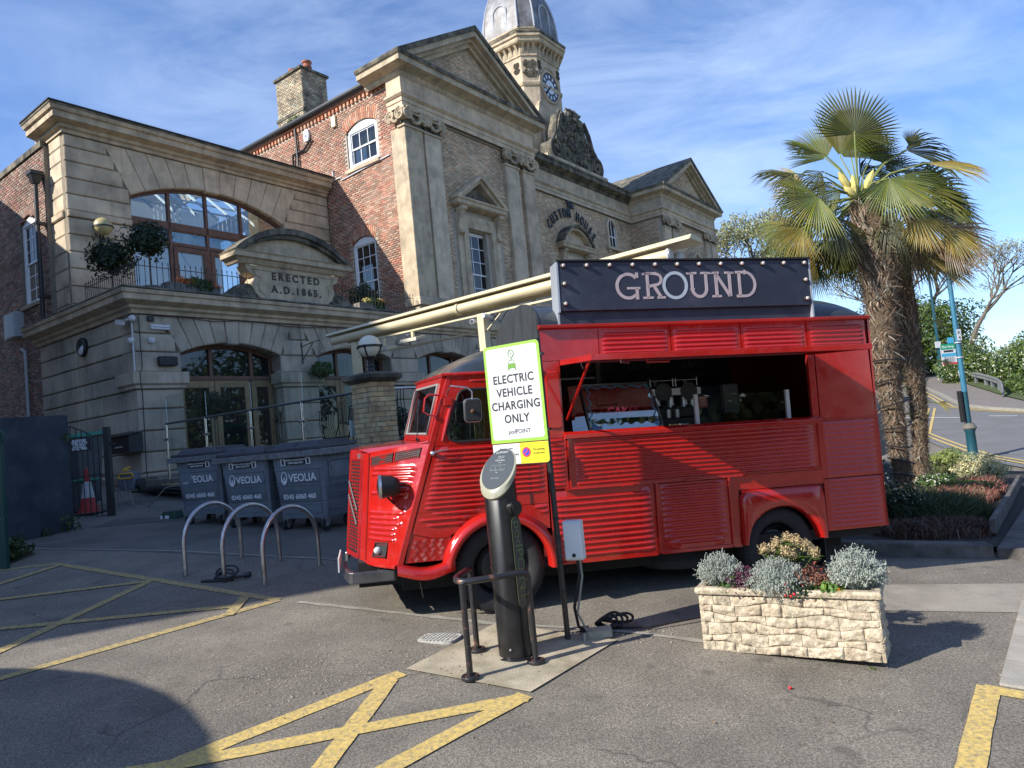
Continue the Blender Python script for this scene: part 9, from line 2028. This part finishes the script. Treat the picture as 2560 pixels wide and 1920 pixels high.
for(x,y)in[tuple(Vector(gp_[i]).lerp(Vector(gp_[i+1]),j/4))for i in range(6)for j in range(4)]+[gp_[-1]]:
    z=hz(x,y)+.15; zz_=.30 if y>32.6 else .30-(32.6-y)*.35; rows.append([b.pt((x+o,y-o*.5,z+zz_+h_))for o,h_ in((0,.0),(-.05,.05),(-.05,.09),(0,.15),(-.05,.21),(-.05,.25),(0,.31))])
for i in range(len(rows)-1):
    for j in range(6):b.f.append((rows[i][j],rows[i+1][j],rows[i+1][j+1],rows[i][j+1]))
b.build('rail',m_gr,GRl,fix=False)
for i,(x,y)in enumerate([tuple(Vector(gp_[i]).lerp(Vector(gp_[i+1]),j/2))for i in range(5)for j in range(2)]):MB().box(x,x+.12,y-.05,y+.08,hz(x,y),hz(x,y)+.62).build('post',m_gr,GRl)
m_bank=leafmat('bank_foliage',(.085,.14,.025),.45); m_ivyd=leafmat('ivy_mass',(.045,.075,.02),.4)
def bush(lb,x,y,z,r_,sq,n,m,s,sd,fl=0,name='bush'):
    t=thing(name,lb,'bush',(x,y,z)); leafball('foliage',(0,0,0),r_,n,m,t,s,sq,sd,shell=.35)
    if fl:leafball('blossom',(0,0,0),r_*1.02,fl,m_whf,t,s*.8,sq,sd+1,shell=.75)
    return t
bush('white-blossomed hawthorn bush beyond the crash barrier at the right edge',27.6,38,2.0,2.0,(1.1,1,.95),9000,m_bank,.09,501,700); bush('second white-blossomed bush beyond the barrier, left of the tall one',26.6,41.5,2.3,1.7,(1,1,.95),6000,m_bank,.09,503,700); bush('low bright green bush at the right edge above the verge',25.5,33.5,.7,1.5,(1.3,1,.7),5000,m_bank,.08,505); bush('white-blossomed bush farther right along the bank',31,39,1.6,2.4,(1.1,1,.95),6000,m_bank,.1,506,600)
bush('broad mid green bush behind the bus stop sign',29.5,50,5.0,3.1,(1.1,1,1),12000,m_bank,.13,507); bush('ivy covered dark mass left of the distant street lamp',27.4,53,4.2,3.4,(1.0,1,1.2),12000,m_ivyd,.14,508); bush('dark hedge between the palms and the far road',22.5,48,3.2,3.2,(1.2,1,1),9000,m_ivyd,.14,509)
for k,(x,y)in enumerate(((29.8,49.2),(27.8,44.9),(25.6,38.6),(24,35),(22.7,32.6),(22.2,31.1))):
    t=leafball('verge_growth',(x+.7,y,hz(x,y)+.35),.7,900,m_bank,None,.07,(1,1.5,.6),520+k,shell=.2); tag(t,'bright green undergrowth at the foot of the crash barrier','undergrowth',kind='stuff')
def tree(lb,x,y,z,h_,lean,n,m,s,sd,lv=5,spread=.62):
    rs=random.Random(sd); t=thing('tree',lb,'tree',(x,y,z)); tips=[]; tr=MB(); br=MB()
    def grow(p,d,L_,r_,k):
        q=p+d*L_; mid=(p+q)/2+Vector((rs.uniform(-1,1),rs.uniform(-1,1),0))*L_*.08;(tr if k==0 else br).tube([p,mid,q],[r_,r_*.85,r_*.68],6 if k<2 else 4,cap=False)
        if k>=lv:tips.append(q); return
        if k>1:tips.append(q)
        for j in range(3 if k<4 else 2):
            a=rs.uniform(0,6.28); nd=(d+Vector((math.cos(a),math.sin(a),rs.uniform(-.2,.6)))*spread*rs.uniform(.7,1.2)).normalized(); grow(q,nd,L_*rs.uniform(.62,.82),r_*.60,k+1)
    grow(Vector((0,0,0)),Vector(lean).normalized(),h_*.28,h_*.022,0); tr.build('trunk',m_trunk,t,smooth=True); br.build('branches',m_trunk,t,fix=False,kind='stuff')
    P=np.array([tuple(q)for q in tips]); rs2=np.random.RandomState(sd); idx=rs2.randint(0,len(P),n); C_=P[idx]+rs2.normal(size=(n,3))*h_*.018; nn_=rs2.normal(size=(n,3)); nn_ /= np.linalg.norm(nn_,axis=1)[:,None]; a_=np.cross(nn_,rs2.normal(size=(n,3))); a_ /= np.linalg.norm(a_,axis=1)[:,None]; b_=np.cross(nn_,a_)
    v=np.stack([C_-a_*s,C_+b_*s*.6,C_+a_*s,C_-b_*s*.6],1).reshape(-1,3); np_mesh('crown',v,np.arange(4*n).reshape(-1,4),m,t)
m_bud=leafmat('budding_leaf',(.32,.33,.15),.35)
tree('nearly bare leaning tree with fine twigs above the white-blossomed bushes',29.6,45.5,4.0,8.2,(.55,0,.9),1500,m_bud,.06,601,6,.66); tree('budding tree behind the palm crown at the right',27.0,50,2.5,11,(.1,0,1),5000,m_bud,.07,602,6); tree('sparse budding tree right of the palm crown',31.5,54,4.0,10,(.15,0,1),3500,m_bud,.07,603,6)
tree('pale budding tree beyond the right pavilion, just above the GROUND sign',23.0,70,5.5,16,(0,0,1),6000,m_bud,.12,604,6); tree('second pale budding tree beyond the sign, nearer the palm',27.5,72,5,14,(.1,0,1),5500,m_bud,.12,605,6); tree('budding tree seen between the palm and the van roof',22.5,55,3,11,(0,0,1),6000,m_bud,.1,606,6); tree('tree low behind the palm trunks',19.0,58,2.5,9,(0,0,1),6000,m_ivyd,.1,607,5)
# trees and houses behind the camera, met only as reflections
for k,(x,y,r_,lb)in enumerate(((-24,-22,6.5,'tall tree behind the photographer, left'),(-8,-30,6,'tree straight behind the photographer'),(10,-28,6,'tree behind the photographer, right'),(26,-22,7,'broad tree across the road behind the photographer'),(34,-4,6,'tree to the right beyond the road, out of frame'),(50,13,9,'large tree across the water to the right, out of frame'),(46,-2,8,'second large tree far to the right, out of frame'))):t=thing('tree',lb,'tree',(x,y,r_*.55)); leafball('crown',(0,0,0),r_,5000,m_ivyd,t,.45,(1,1,.8),900+k); MB().tube([(0,0,-r_),(0,0,0)],.3,6).build('trunk',m_trunk,t)
rs=random.Random(99); b=MB()
for i in range(1500):
    if i%3:x,y=rs.gauss(-1.3,.55),rs.gauss(4.75,.28)
    else:x,y=rs.uniform(-4.5,4),rs.uniform(3,8)
    if i%7==0:x,y=rs.uniform(.2,1.0),rs.gauss(5.25,.12)
    r_=rs.uniform(.0018,.0055); z=hz(x,y)+.006; a=rs.uniform(0,6.28); c_,s_=math.cos(a)*r_,math.sin(a)*r_
    b.add([(x+c_,y+s_,z),(x-s_,y+c_,z),(x-c_,y-s_,z),(x+s_,y-c_,z),(x,y,z+r_*1.3)],[(0,1,4),(1,2,4),(2,3,4),(3,0,4)])
tag(b.build('gravel',mat('loose_grit',(.34,.30,.24),.95,isl=.5),fix=False),'loose grit scattered over the asphalt','gravel',kind='stuff')
b=MB()
for i in range(150):
    x,y=(rs.uniform(-4.5,3.5),rs.uniform(3.2,7.5))if i%2 else(rs.gauss(-1.0,.5),rs.gauss(4.9,.3)); z=hz(x,y)+.012; a=rs.uniform(0,6.28); r_=rs.uniform(.005,.014); c_,s_=math.cos(a)*r_,math.sin(a)*r_; b.add([(x+c_,y+s_,z),(x-s_*.4,y+c_*.4,z+.004),(x-c_,y-s_,z+.002),(x+s_*.4,y-c_*.4,z)],[(0,1,2,3)])
tag(b.build('leaf_litter',leafmat('dry_leaf',(.20,.12,.05),.4),fix=False),'small dry leaves and scraps lying on the asphalt','leaf litter',kind='stuff')
